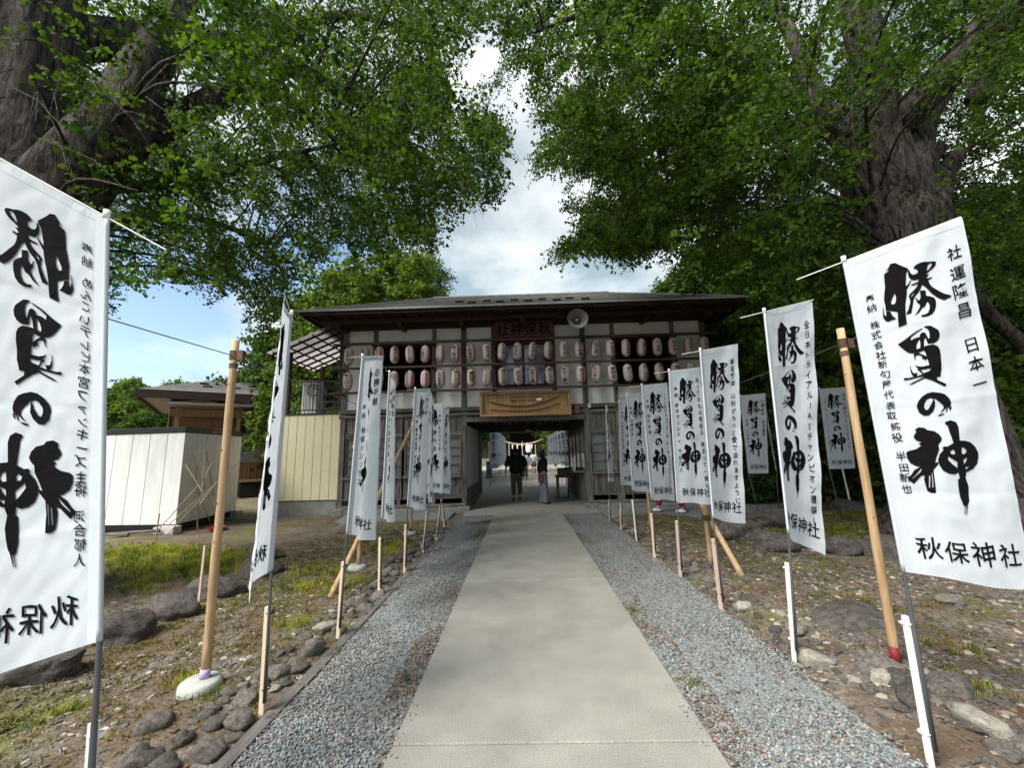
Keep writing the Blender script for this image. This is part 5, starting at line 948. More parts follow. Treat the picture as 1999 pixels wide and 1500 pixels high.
mb = MB(); mb.tube([tuple(A + d * t + nb_ * 0.25 + Vector((0, 0, 4.02 + 0.05 * math.sin(t * 4)))) for t in np.linspace(0.8, 5.5, 16)], 0.035, 6); tag(mb.build('flexible_duct', SOF), 'pale flexible duct lying along the eave of the office hall', 'duct')
# ------------------------------------------------------------------ trees
BARK = bpy.data.materials.new('ridged bark'); BARK.use_nodes = True
def setup_bark(m, c1, c2, sc=1.0):
    t = m.node_tree; t.nodes.clear(); N = t.nodes.new; L = t.links.new; out = N('ShaderNodeOutputMaterial'); b = N('ShaderNodeBsdfPrincipled'); b.inputs['Roughness'].default_value = 0.95; b.inputs['Specular IOR Level'].default_value = 0.15
    co = N('ShaderNodeTexCoord'); mp_ = N('ShaderNodeMapping'); mp_.inputs['Scale'].default_value = (sc, sc, 0.22 * sc); L(co.outputs['Object'], mp_.inputs[0])
    v = N('ShaderNodeTexNoise'); v.inputs['Scale'].default_value = 11; v.inputs['Detail'].default_value = 8; v.inputs['Distortion'].default_value = 1.2; v.inputs['Roughness'].default_value = 0.65; L(mp_.outputs[0], v.inputs[0])
    r = N('ShaderNodeValToRGB'); L(v.outputs[0], r.inputs[0]); r.color_ramp.elements[0].position = 0.38; r.color_ramp.elements[0].color = (*c1, 1); r.color_ramp.elements[1].position = 0.66; r.color_ramp.elements[1].color = (*c2, 1); L(r.outputs[0], b.inputs['Base Color'])
    bp = N('ShaderNodeBump'); bp.inputs['Strength'].default_value = 1.0; bp.inputs['Distance'].default_value = 0.08; L(v.outputs[0], bp.inputs['Height']); L(bp.outputs[0], b.inputs['Normal']); L(b.outputs[0], out.inputs[0])
setup_bark(BARK, (0.014, 0.012, 0.011), (0.125, 0.108, 0.092))
def smooth_path(pts, n):
    P_ = [Vector(p) for p in pts]; out = []
    for i in range(len(P_) - 1):
        p0 = P_[max(i - 1, 0)]; p1 = P_[i]; p2 = P_[i + 1]; p3 = P_[min(i + 2, len(P_) - 1)]
        for k in range(n):
            t = k / n; out.append(0.5 * ((2 * p1) + (p2 - p0) * t + (2 * p0 - 5 * p1 + 4 * p2 - p3) * t * t + (3 * p1 - p0 - 3 * p2 + p3) * t ** 3))
    out.append(P_[-1]); return out
def bark_tube(pts, rad, n, parent, name, ridge=0.10, seed=0, m=None, flare=None):
    path = smooth_path(pts, 8); k = len(path); rr = np.interp(np.linspace(0, len(rad) - 1, k), range(len(rad)), rad)
    mb = MB(); mb.tube([tuple(p) for p in path], list(rr), n, cap=True); o = Vector((seed * 3.1, seed * 1.7, 0))
    for i in range(k):
        c = path[i]
        for j in range(n):
            q = Vector(mb.v[i * n + j]); dr = q - c; t = 2 * math.pi * j / n
            a = ridge * (1.0 * noise.noise(Vector((math.cos(t) * 2.2, math.sin(t) * 2.2, c.z * 0.35)) + o) + 0.6 * noise.noise(Vector((math.cos(t) * 6, math.sin(t) * 6, c.z * 0.8)) + o) + 0.35 * noise.noise(Vector((math.cos(t) * 13, math.sin(t) * 13, c.z * 2.2)) + o))
            mb.v[i * n + j] = tuple(c + dr * (1 + a))
    return mb.build(name, m or BARK, parent, smooth=True)
# ginkgo sprig: fan leaves on a short curved twig
def sprig(name, m, n, size, length, seed):
    r = random.Random(seed); v = []; f = []
    for i in range(n):
        t = (i + 0.5) / n; c = Vector((length * t, r.gauss(0, length * 0.14), r.gauss(0, length * 0.10) - 0.25 * length * t * t))
        a = Vector((r.uniform(-1, 1), r.uniform(-1, 1), r.uniform(-1.3, 0.2))).normalized(); b = a.orthogonal().normalized(); b = (b * math.cos(r.random() * 6) + a.cross(b) * math.sin(r.random() * 6)).normalized(); nn = a.cross(b); s = size * r.uniform(0.7, 1.2); k = len(v)
        v += [c, c + a * s * 0.55 + b * s * 0.52 + nn * s * .10, c + a * s * 0.92 + b * s * 0.26 + nn * s * .03, c + a * s * 0.80, c + a * s * 0.92 - b * s * 0.26 + nn * s * .03, c + a * s * 0.55 - b * s * 0.52 + nn * s * .10]
        f += [(k, k + 1, k + 2, k + 3), (k, k + 3, k + 4, k + 5)]
    return proto(name, v, f, m)
LEAFG = leaf_mat('ginkgo leaf', (0.007, 0.025, 0.004), (0.075, 0.135, 0.015), 0.42, (1.6, 1.7, 0.6))
LEAFD = leaf_mat('broadleaf dark', (0.018, 0.042, 0.010), (0.085, 0.145, 0.028), 0.35, (1.4, 1.5, 0.6))
LEAFL = leaf_mat('fresh light leaf', (0.045, 0.085, 0.014), (0.11, 0.165, 0.03), 0.45, (1.5, 1.5, 0.6))
LEAFN = leaf_mat('needle green', (0.03, 0.06, 0.022), (0.075, 0.115, 0.04), 0.2, (1.2, 1.2, 0.7))
SPG = [sprig('ginkgo_sprig', LEAFG, 20, 0.050, 0.34, i) for i in range(5)]
SPGC = [sprig('ginkgo_sprig_near', LEAFG, 16, 0.060, 0.34, 20 + i) for i in range(4)]
SPD = [sprig('leaf_sprig', LEAFD, 22, 0.13, 0.62, 40 + i) for i in range(4)]
SPL = [sprig('light_sprig', LEAFL, 22, 0.13, 0.62, 50 + i) for i in range(4)]
SPN = [sprig('needle_sprig', LEAFN, 26, 0.075, 0.55, 60 + i) for i in range(4)]
def foliage(name, parent, centers, nsp, protos, rad, sag=0.5, droop=0.35, trunkc=None, mask=None, smin=0.8, smax=1.25, twigs=True, near_excl=None, twigm=None, pack=0.5, length=(0.6, 1.4), clump=-0.06):
    """sprays: drooping shoots set round each branch end, sprigs along every shoot"""
    pos = []; rot = []; tw = MB(); tc_ = Vector(trunkc)
    for c, w_ in centers:
        c = Vector(c)
        for _ in range(int(nsp * w_)):
            s0 = c + Vector((rng.normal(0, rad * 0.55), rng.normal(0, rad * 0.55), rng.normal(0, rad * 0.42)))
            out = (s0 - tc_); out.z *= 0.3; out = out.normalized() if out.length > 0 else Vector((1, 0, 0))
            dr = (out + Vector((rng.normal(0, 0.55), rng.normal(0, 0.55), rng.normal(-droop, 0.3)))).normalized(); ln = rng.uniform(*length); k = max(3, int(ln / 0.105)); pts = []
            for i in range(k):
                t = i / (k - 1); p = s0 + dr * ln * t + Vector((0, 0, -sag * ln * t * t)); pts.append(p)
            tips = pts; pos += [tuple(p + Vector((rng.normal(0, .06), rng.normal(0, .06), rng.normal(0, .05))) * pack * 2) for p in tips]
            yaw = math.atan2(dr.y, dr.x)
            rot += [(rng.normal(0, 0.5), rng.normal(0.35, 0.4), yaw + rng.normal(0, 0.9)) for _ in tips]
            mid_ = pts[len(pts) // 2]
            if twigs and noise.noise(mid_ * 1.15) + 0.5 * noise.noise(mid_ * 2.6 + Vector((0, 0, 9))) > clump + 0.12: tw.tube([tuple(pts[0]), tuple(pts[len(pts) // 2]), tuple(pts[int(len(pts) * 0.8)])], [0.005, 0.004, 0.002], 3, cap=False)
    pos = np.array(pos); rot = np.array(rot)
    if mask is not None:
        pj = proj(pos); keep = in_poly(pj[:, :2], mask) & (pj[:, 2] > 0.3)
        inview = (pj[:, 0] > -150) & (pj[:, 0] < 2150) & (pj[:, 1] > -200) & (pj[:, 2] > 0.3)
        keep |= ~inview
        if near_excl:
            for ymax, poly in near_excl: keep &= ~((pos[:, 1] < ymax) & in_poly(pj[:, :2], poly) & (rng.random(len(pos)) < 0.97))
        nzv = np.array([noise.noise(Vector((a * 1.15, b * 1.15, c_ * 1.15))) + 0.5 * noise.noise(Vector((a * 2.6, b * 2.6, c_ * 2.6 + 9))) for a, b, c_ in pos]); keep &= nzv > clump
        dist = np.linalg.norm(pos - CAM0, axis=1); keep &= dist > 2.6
        pos = pos[keep]; rot = rot[keep]
    scatter(name, pos, rot, rng.uniform(smin, smax, len(pos)), protos, parent)
    if twigs and tw.v:
        if mask is not None:   # drop shoots pruned away
            vv = np.array(tw.v).reshape(-1, 9, 3); pj = proj(vv.mean(1)); kp = (in_poly(pj[:, :2], mask) | (pj[:, 2] < 0.3)) & (np.linalg.norm(vv.mean(1) - CAM0, axis=1) > 2.6); t2 = MB()
            for q in vv[kp]: n = len(t2.v); t2.v += [tuple(p) for p in q]; t2.f += [(n + i * 3 + k, n + i * 3 + (k + 1) % 3, n + (i + 1) * 3 + (k + 1) % 3, n + (i + 1) * 3 + k) for i in range(2) for k in range(3)]
            tw = t2
        tw.build('twigs', twigm or BARK, parent, kind='stuff')
    return len(pos)
def nearest_on(limbs, p):
    best = None
    for L_ in limbs:
        for i, q in enumerate(L_):
            dd = (q - p).length + 0.25 * max(0, q.z - p.z) * 2
            if best is None or dd < best[0]: best = (dd, q)
    return best[1]


def strands(parent, lines, protos):
    pos = []; rot = []; tw = MB()
    for ln in lines:
        Y0 = ln[0]; P_ = smooth_path([at(u, v, Y0 + 0.15 * k) for k, (u, v) in enumerate(ln[1:])], 8); P_ = [Vector(p) for p in P_]
        tw.tube([tuple(p) for p in P_], list(np.linspace(0.012, 0.003, len(P_))), 4, cap=False); acc = 0; last = P_[0]
        for i in range(len(P_) - 1):
            seg = (P_[i + 1] - P_[i]); n = max(1, int(seg.length / 0.042)); yaw = math.atan2(seg.y, seg.x)
            for k in range(n):
                t = k / n; fr = (i + t) / len(P_); w_ = 0.16 * (1.15 - 0.9 * fr)
                pos.append(tuple(P_[i] + seg * t + Vector((rng.normal(0, w_), rng.normal(0, w_), rng.normal(-0.03, w_ * .8))))); rot.append((rng.normal(0, .5), rng.normal(.4, .4), yaw + rng.normal(0, .9)))
    scatter('hanging_shoots', np.array(pos), np.array(rot), rng.uniform(0.6, 1.0, len(pos)), protos, parent); tw.build('twigs', BARK, parent, kind='stuff')
# --- left ginkgo
LM = [(-400, -500), (965, -500), (950, -5), (905, 55), (880, 105), (850, 150), (875, 190), (862, 235), (955, 205), (992, 262), (975, 330), (966, 378), (900, 395), (850, 440), (838, 476), (765, 470), (705, 490), (640, 470), (610, 500), (575, 540), (562, 600), (505, 620), (488, 575), (400, 540), (262, 535), (205, 570), (130, 640), (-400, 800)]
lt = thing('ginkgo_tree', 'huge old ginkgo on the left, its thick trunk forking behind the nearest banner', 'tree', (-6.2, 4.5, 0), 'old ginkgo trees flanking the approach')
tk = [(-6.45, 4.5, -0.1), (-6.45, 4.5, 1.0), (-6.4, 4.5, 3.0), (-6.25, 4.4, 4.8), (-6.25, 4.35, 6.2), (-6.35, 4.3, 8.5), (-6.5, 4.4, 12), (-6.6, 4.5, 16)]
bark_tube(tk, [1.35, 0.95, 0.80, 0.80, 0.50, 0.44, 0.36, 0.12], 64, lt, 'trunk', 0.11, 1)
LL = []
def limb(tree, pts, rad, seed, store, n=18, ridge=0.10):
    P_ = smooth_path(pts, 8); store.append(P_); return bark_tube(pts, rad, n, tree, 'limb', ridge, seed)
limb(lt, [(-6.0, 4.4, 4.4), tuple(at(215, 260, 4.3)), tuple(at(275, 150, 4.4)), tuple(at(320, 70, 4.6)), tuple(at(390, -60, 5.0)), tuple(at(520, -260, 5.6))], [0.48, 0.34, 0.27, 0.22, 0.17, 0.08], 2, LL, 32)
limb(lt, [(-6.0, 4.6, 4.1), tuple(at(200, 318, 4.7)), tuple(at(330, 240, 4.9)), tuple(at(460, 170, 5.2)), tuple(at(500, 160, 5.3)), tuple(at(590, 215, 5.6)), tuple(at(670, 290, 6.0))], [0.34, 0.27, 0.19, 0.14, 0.10, 0.07, 0.03], 3, LL, 22)
limb(lt, [(-6.1, 4.7, 3.6), tuple(at(190, 385, 5.0)), tuple(at(300, 362, 5.2)), tuple(at(420, 338, 5.4)), tuple(at(520, 312, 5.6)), tuple(at(650, 282, 6.0))], [0.16, 0.10, 0.075, 0.065, 0.05, 0.02], 4, LL, 14)
limb(lt, [tuple(at(460, 170, 5.2)), tuple(at(560, 60, 5.6)), tuple(at(690, 30, 6.2)), tuple(at(800, 60, 6.9))], [0.13, 0.10, 0.07, 0.03], 5, LL, 14)
limb(lt, [(-6.1, 4.9, 4.6), tuple(at(280, 420, 7.5)), tuple(at(400, 430, 8.6)), tuple(at(520, 480, 9.4)), tuple(at(560, 560, 9.8))], [0.2, 0.1, 0.08, 0.05, 0.02], 6, LL, 12)
limb(lt, [(-6.3, 4.6, 7.5), (-4.8, 6.2, 9.0), (-3.2, 8.0, 9.4), (-1.8, 9.2, 8.4)], [0.3, 0.2, 0.12, 0.04], 7, LL, 14)
limb(lt, [(-6.3, 4.4, 8.0), (-4.6, 2.6, 9.5), (-3.0, 1.0, 10.0), (-1.4, 0.2, 9.5)], [0.3, 0.2, 0.12, 0.04], 8, LL, 12)
limb(lt, [(-6.4, 4.2, 6.5), (-8.5, 3.0, 8.5), (-10.5, 2.2, 9.5)], [0.35, 0.2, 0.05], 9, LL, 12)
limb(lt, [(-6.4, 4.8, 6.8), (-7.6, 7.2, 8.5), (-8.6, 9.5, 8.8)], [0.3, 0.2, 0.05], 10, LL, 12)
limb(lt, [(-6.3, 4.3, 9.5), (-5.0, 4.4, 12), (-3.2, 4.8, 13.2)], [0.28, 0.15, 0.04], 11, LL, 12)
def crown_points(center, radii, n, mask, zmin, hollow=0.35, view_frac=0.93, lowcut=None):
    out = []
    while len(out) < n:
        q = rng.normal(0, 1, 3); q /= np.linalg.norm(q); q *= (hollow + (1 - hollow) * rng.random() ** 0.6); p = np.array(center) + q * radii
        if p[2] < zmin(p): continue
        pj = proj(p)[0]; vis = pj[2] > 0.3 and -150 < pj[0] < 2150 and -150 < pj[1] < 1500
        if vis and not in_poly(pj[None, :2], mask)[0]: continue
        if not vis and rng.random() < view_frac: continue
        if np.linalg.norm(p - CAM0) < 3.3: continue
        out.append(p)
    return out
cps = crown_points((-5.6, 5.0, 9.0), (6.6, 7.2, 6.2), 190, LM, lambda p: 3.6 + 0.0 * p[0])
rim = [(880, 120), (840, 190), (900, 250), (950, 240), (960, 300), (940, 365), (860, 410), (800, 440), (740, 460), (660, 450), (600, 490), (540, 580), (520, 620), (480, 560), (420, 530), (340, 530), (270, 525), (230, 470), (240, 400), (330, 480), (450, 500), (560, 440), (700, 400), (800, 350), (880, 330), (840, 60), (900, 20), (760, 250), (620, 350), (640, 150), (500, 60), (700, 90), (420, 100), (240, 30), (170, 60), (180, 150), (860, 40), (900, 40), (800, 100), (850, 130), (820, 190), (850, 240), (760, 60), (700, 20), (600, 30), (780, 160), (560, 250), (480, 330), (420, 400), (620, 300), (700, 300), (740, 380), (300, 430), (380, 470)]
cps += [at(u, v, {0: 6.0, 1: 7.5, 2: 8.6}[i % 3] + rng.uniform(-.6, .6)) for i, (u, v) in enumerate(rim)]
cw_ = []
for i, p in enumerate(cps):
    q = nearest_on(LL, Vector(p)); L_ = (Vector(p) - q).length
    mid = q.lerp(Vector(p), 0.5) + Vector((rng.normal(0, .15), rng.normal(0, .15), 0.14 * L_))
    if L_ < 6:
        mb_ = MB().tube([tuple(x) for x in smooth_path([q, mid, Vector(p)], 5)], list(np.linspace(0.014 + 0.006 * L_, 0.005, 11)), 6, cap=False)
        pjm = proj(np.array([tuple(mid)]))[0]
        if (pjm[2] < 0.3 or in_poly(pjm[None, :2], LM)[0] or pjm[0] < 0) and (mid - Vector(CAM0)).length > 6.2: mb_.build('branch', BARK, lt, smooth=True)
    cw_.append((p, 1.0 if i < 190 else 0.9))
EXL = [(5.2, [(-60, 20), (95, -10), (125, 60), (120, 150), (215, 165), (300, 95), (322, 110), (255, 285), (170, 330), (330, 215), (350, 250), (215, 345), (150, 400), (-60, 380)])]
nL = foliage('crown', lt, cw_, 10, SPG, 0.62, 0.45, 0.35, (-6.2, 4.5, 8), LM, near_excl=EXL, clump=-0.01)
near_c = [(at(u, v, y), 1.0) for u, v, y in [(150, 40, 3.9), (190, 110, 3.9), (160, 150, 3.8), (240, 60, 4.2), (330, 30, 4.5), (420, 60, 4.6), (300, 10, 4.0), (350, 330, 4.6), (210, 320, 4.4), (500, 40, 5.0), (600, 90, 5.2), (560, 190, 5.2), (660, 230, 5.4), (380, 350, 4.8)]]
foliage('near_foliage', lt, near_c, 9, SPGC, 0.30, 0.4, 0.2, (-6.2, 4.5, 8), LM, near_excl=[(9, [(-60, 60), (90, 60), (110, 130), (120, 330), (-60, 380)])], length=(0.3, 0.6))

strands(lt, [(7.5, (780, 395), (840, 392), (900, 385), (970, 370)), (7.5, (860, 270), (930, 280), (955, 300), (966, 355)), (7.2, (760, 290), (824, 305), (880, 330), (912, 345)), (7.8, (720, 330), (790, 360), (830, 410), (850, 440)), (7, (820, 110), (870, 120), (908, 104)), (7, (820, 150), (860, 150), (882, 140)), (7.6, (860, 255), (930, 240), (992, 266)), (8, (700, 420), (740, 450), (765, 470)), (8.5, (540, 480), (560, 560), (560, 635)), (8.5, (470, 540), (500, 590), (478, 628)), (8.5, (530, 520), (540, 600), (510, 655)), (8, (380, 530), (440, 560), (420, 575)), (8, (240, 500), (230, 560), (212, 600)), (7.4, (800, 220), (850, 215), (900, 215)), (8.2, (620, 440), (650, 480), (600, 515)), (7.6, (780, 430), (830, 460), (845, 475)), (7, (850, 60), (900, 60), (930, 30))], SPG)
# --- right ginkgo
RM = [(930, -500), (2500, -500), (2500, 640), (1999, 600), (1900, 560), (1700, 640), (1560, 640), (1500, 600), (1470, 560), (1400, 525), (1345, 505), (1300, 480), (1225, 495), (1180, 480), (1092, 505), (1085, 480), (1150, 440), (1108, 400), (1130, 385), (1200, 375), (1180, 330), (1050, 320), (1045, 300), (1110, 250), (1060, 232), (1045, 140), (1000, 125), (975, 70), (925, 10)]
rt = thing('ginkgo_tree', 'huge old ginkgo on the right, its fluted trunk rising behind the nearest banner', 'tree', (7.3, 7.1, 0), 'old ginkgo trees flanking the approach')
bark_tube([(7.3, 7.1, -0.1), (7.3, 7.1, 0.5), (7.25, 7.1, 1.4), (7.15, 7.05, 3.2), (7.15, 7.05, 4.6), (7.2, 7.0, 5.6), (7.15, 7.0, 6.6), (7.1, 7.0, 9.0), (7.2, 7.0, 12), (7.3, 7, 15)], [1.4, 0.95, 0.70, 0.58, 0.54, 0.60, 0.34, 0.30, 0.22, 0.08], 64, rt, 'trunk', 0.13, 21)
RL = []
limb(rt, [(6.9, 7.0, 5.2), tuple(at(1688, 350, 6.8)), tuple(at(1655, 270, 6.6)), tuple(at(1595, 190, 6.5)), tuple(at(1560, 100, 6.6)), tuple(at(1510, 0, 6.8))], [0.40, 0.24, 0.17, 0.15, 0.13, 0.08], 22, RL, 22)
limb(rt, [(6.9, 7.0, 4.9), tuple(at(1665, 375, 7.2)), tuple(at(1600, 330, 7.4)), tuple(at(1530, 280, 7.6)), tuple(at(1460, 230, 7.8))], [0.28, 0.15, 0.12, 0.10, 0.04], 23, RL, 16)
limb(rt, [(7.2, 6.8, 5.8), tuple(at(1730, 280, 6.6)), tuple(at(1715, 160, 6.3)), tuple(at(1680, 40, 6.2)), tuple(at(1670, -100, 6.2)), tuple(at(1650, -300, 6.2))], [0.36, 0.24, 0.22, 0.28, 0.26, 0.15], 24, RL, 30)
limb(rt, [(7.4, 7.0, 5.7), tuple(at(1790, 265, 7.0)), tuple(at(1830, 180, 6.9)), tuple(at(1890, 90, 6.8)), tuple(at(1960, -20, 6.8)), tuple(at(2060, -200, 6.8))], [0.36, 0.27, 0.24, 0.22, 0.2, 0.1], 25, RL, 24)
limb(rt, [(7.6, 7.1, 5.2), tuple(at(1838, 360, 7.2)), tuple(at(1872, 298, 7.2))], [0.30, 0.17, 0.12], 26, RL, 18)
limb(rt, [(7.5, 7.1, 5.4), tuple(at(1808, 330, 7.0)), tuple(at(1835, 285, 6.9))], [0.30, 0.16, 0.11], 27, RL, 18)
limb(rt, [tuple(at(1905, 195, 8.0)), tuple(at(1940, 110, 7.8)), tuple(at(1975, 0, 7.6)), tuple(at(2000, -120, 7.6))], [0.20, 0.22, 0.2, 0.15], 28, RL, 16)
limb(rt, [(6.9, 6.9, 5.0), tuple(at(1660, 400, 7.6)), tuple(at(1560, 400, 8.4)), tuple(at(1440, 430, 9.2)), tuple(at(1330, 470, 9.8))], [0.25, 0.13, 0.10, 0.07, 0.02], 29, RL, 14)
limb(rt, [tuple(at(1655, 270, 6.6)), tuple(at(1500, 160, 6.4)), tuple(at(1330, 60, 6.4)), tuple(at(1180, 20, 6.6)), tuple(at(1050, 60, 7.0))], [0.16, 0.13, 0.11, 0.07, 0.03], 30, RL, 16)
limb(rt, [tuple(at(1600, 330, 7.4)), tuple(at(1450, 290, 7.6)), tuple(at(1280, 250, 8.0)), tuple(at(1150, 270, 8.4))], [0.12, 0.09, 0.06, 0.02], 31, RL, 12)
limb(rt, [(7.2, 7.0, 8.5), (5.2, 5.2, 10.5), (3.2, 3.8, 11.0), (1.4, 2.6, 10)], [0.3, 0.2, 0.12, 0.04], 32, RL, 12)
limb(rt, [(7.3, 7.1, 7.5), (9.5, 8.8, 9.0), (11.5, 10, 9.5)], [0.3, 0.2, 0.05], 33, RL, 12)
limb(rt, [(7.3, 6.9, 7.5), (8.5, 4.5, 9.0), (9.5, 2.5, 9.5)], [0.3, 0.2, 0.05], 34, RL, 12)
limb(rt, [(7.2, 7.1, 8.0), (5.2, 9.6, 9.5), (3.2, 11.2, 9.6)], [0.3, 0.2, 0.05], 35, RL, 12)
cps = crown_points((6.4, 7.0, 9.4), (6.9, 7.2, 6.0), 260, RM, lambda p: 4.6)
rim = [(990, 60), (1060, 120), (1075, 180), (1130, 280), (1080, 300), (1160, 230), (1200, 320), (1230, 400), (1150, 400), (1180, 440), (1130, 480), (1240, 480), (1300, 450), (1350, 500), (1420, 500), (1480, 540), (1380, 400), (1300, 350), (1250, 200), (1150, 100), (1350, 250), (1450, 380), (1540, 470), (1550, 560), (1620, 520), (1650, 590), (1450, 120), (1300, 100), (1560, 60), (1400, 20), (1750, 120), (1850, 40), (1620, 240), (1820, 200), (1700, 180), (1650, 150), (1900, 400), (1960, 480), (1950, 300), (1900, 250), (1500, 330), (1230, 120), (1120, 40), (1680, 560), (1600, 440), (1530, 420), (1480, 200), (1380, 150)]
cps += [at(u, v, {0: 6.6, 1: 8.2, 2: 9.6}[i % 3] + rng.uniform(-.6, .6)) for i, (u, v) in enumerate(rim)]
cw_ = []
for i, p in enumerate(cps):
    q = nearest_on(RL, Vector(p)); L_ = (Vector(p) - q).length
    mid = q.lerp(Vector(p), 0.5) + Vector((rng.normal(0, .15), rng.normal(0, .15), 0.14 * L_))
    if L_ < 6:
        pjm = proj(np.array([tuple(mid)]))[0]
        if pjm[2] < 0.3 or in_poly(pjm[None, :2], RM)[0] or pjm[0] > 1999: MB().tube([tuple(x) for x in smooth_path([q, mid, Vector(p)], 5)], list(np.linspace(0.014 + 0.006 * L_, 0.005, 11)), 6, cap=False).build('branch', BARK, rt, smooth=True)
    cw_.append((p, 1.0))
EXR = [(7.3, [(1665, 315), (1700, 330), (1720, 200), (1760, 190), (1790, 270), (1900, 90), (1930, 110), (1850, 290), (1890, 300), (1850, 420), (1830, 470), (1690, 480), (1650, 380)]), (7.2, [(1600, 200), (1630, 190), (1700, 330), (1680, 350)]), (6.8, [(1630, 0), (1760, 0), (1760, 70), (1640, 70)])]
print('L', nL)
nR = foliage('crown', rt, cw_, 14, SPG, 0.66, 0.5, 0.5, (7.2, 7.0, 8), RM, near_excl=EXR)

strands(rt, [(8, (1010, 90), (975, 160), (952, 212), (962, 245)), (8, (1000, 130), (945, 175), (905, 212)), (8, (1100, 190), (1080, 270), (1042, 340)), (8, (1050, 120), (1048, 190), (1052, 234)), (8.3, (1190, 340), (1150, 390), (1108, 396)), (8.5, (1190, 390), (1150, 455), (1088, 506)), (8.5, (1170, 420), (1165, 470), (1172, 506)), (8.7, (1250, 400), (1235, 460), (1216, 518)), (8.7, (1270, 420), (1300, 470), (1300, 505)), (9, (1340, 430), (1350, 490), (1340, 540)), (9, (1400, 460), (1410, 520), (1395, 560)), (8.2, (1130, 220), (1150, 280), (1176, 330)), (8, (960, 10), (985, 60), (1000, 90)), (8.4, (1160, 300), (1130, 350), (1100, 372)), (9.2, (1470, 520), (1500, 570), (1490, 610)), (8.8, (1300, 500), (1330, 540), (1350, 560)), (8.2, (1090, 60), (1070, 120), (1062, 170))], SPG)
print('R', nR)
# --- trees standing behind
def back_tree(name, label, x, y, h, r, protos, nclump, nsp, trunk_r=0.2, zlow=0.35, group='trees beyond the gate building', mask=None, lean=(0, 0), squash=0.9, cat='tree', length=(0.6, 1.5), rad=0.9, droop=0.2, smin=0.9, smax=1.6):
    t = thing(name, label, cat, (x, y, 0), group)
    bark_tube([(x, y, -0.1), (x + lean[0] * .3, y, h * 0.3), (x + lean[0] * .7, y + lean[1], h * 0.65), (x + lean[0], y + lean[1], h * 0.92)], [trunk_r * 1.3, trunk_r, trunk_r * .6, trunk_r * .15], 12, t, 'trunk', 0.12, x)
    cs = []
    for i in range(nclump):
        q = rng.normal(0, 1, 3); q /= np.linalg.norm(q); q *= 0.35 + 0.65 * rng.random() ** 0.5
        p = np.array([x + lean[0] * .7 + q[0] * r, y + lean[1] * .7 + q[1] * r, h * (zlow + (1 - zlow) * 0.5) + q[2] * h * (1 - zlow) * 0.5 * squash])
        cs.append((p, 1.0)); b = Vector((x + lean[0] * .5, y, min(p[2], h * 0.8) * 0.75)); MB().tube([tuple(b), tuple(b.lerp(Vector(p), 0.5) + Vector((0, 0, .2))), tuple(p)], [trunk_r * 0.3, trunk_r * .18, 0.015], 5, cap=False).build('branch', BARK, t)
    foliage('crown', t, cs, nsp, protos, rad, 0.35, droop, (x, y, h * .6), mask, smin, smax, twigs=False, length=length)
    return t
back_tree('broadleaf_tree', 'light green tree rising behind the left half of the gate roof', -7.0, 19.5, 12.0, 3.2, SPL, 38, 8, 0.22, 0.25)
back_tree('broadleaf_tree', 'airy tree with open feathery branches just left of the sky gap', -6.8, 24.0, 14.2, 2.9, SPN, 34, 8, 0.22, 0.35)
back_tree('broadleaf_tree', 'dark tree behind the terrace left of the gate', -10.3, 22.0, 10.5, 3.2, SPD, 60, 10, 0.22, 0.12)
back_tree('broadleaf_tree', 'mid green tree right behind the terrace railing', -8.2, 18.6, 7.2, 2.0, SPL, 36, 10, 0.15, 0.1)
back_tree('evergreen_tree', 'round-topped dark evergreen behind the right end of the gate roof', 10.2, 24.0, 10.6, 3.0, SPD, 60, 11, 0.25, 0.3)
back_tree('evergreen_tree', 'evergreen to the right of the round-topped one', 13.0, 23.0, 13.0, 4.0, SPD, 80, 12, 0.25, 0.3)
back_tree('broadleaf_tree', 'leafy tree just right of the gate building', 8.6, 14.6, 7.6, 2.3, SPL, 50, 12, 0.13, 0.2)
for i, (x, y, h, r, pr, l) in enumerate([(12.5, 16.5, 10, 3.4, SPD, 'dark tree behind the far facing banners, left one'), (16.5, 17.0, 11, 3.8, SPD, 'dark tree behind the right log post'), (20.5, 16.0, 12, 4.0, SPD, 'dark tree behind the large right banner'), (25.5, 18.0, 12, 4.5, SPD, 'dark tree at the right edge of view'), (18.0, 25.0, 13, 5, SPD, 'tall dark tree in the back row right of the gate'), (27.0, 27.0, 14, 6, SPD, 'tall dark tree in the far right corner'), (10.8, 12.9, 5.2, 1.7, SPL, 'small light tree beside the far banners')]):
    back_tree('broadleaf_tree', l, x, y, h, r, pr, 58 if r > 2 else 30, 8, 0.16, 0.12, 'trees filling the right background')
lt2 = thing('leaning_tree', 'leaning bare trunk crossing behind the large right banner towards the right edge', 'tree', (16.0, 11.5, 0), 'trees filling the right background')
bark_tube([tuple(at(2060, 800, 11.5)), tuple(at(1999, 680, 11.5)), tuple(at(1930, 610, 11.5)), tuple(at(1880, 520, 11.6)), tuple(at(1850, 440, 11.8))], [0.22, 0.18, 0.16, 0.13, 0.08], 12, lt2, 'trunk', 0.1, 77)
back_tree('shrub', 'bright green leafy shrub at the right edge beyond the big trunk', 12.6, 10.6, 2.9, 0.95, SPL, 22, 9, 0.05, 0.45, 'shrubs', rad=0.45, length=(0.25, 0.6), smin=.5, smax=.9, cat='shrub')
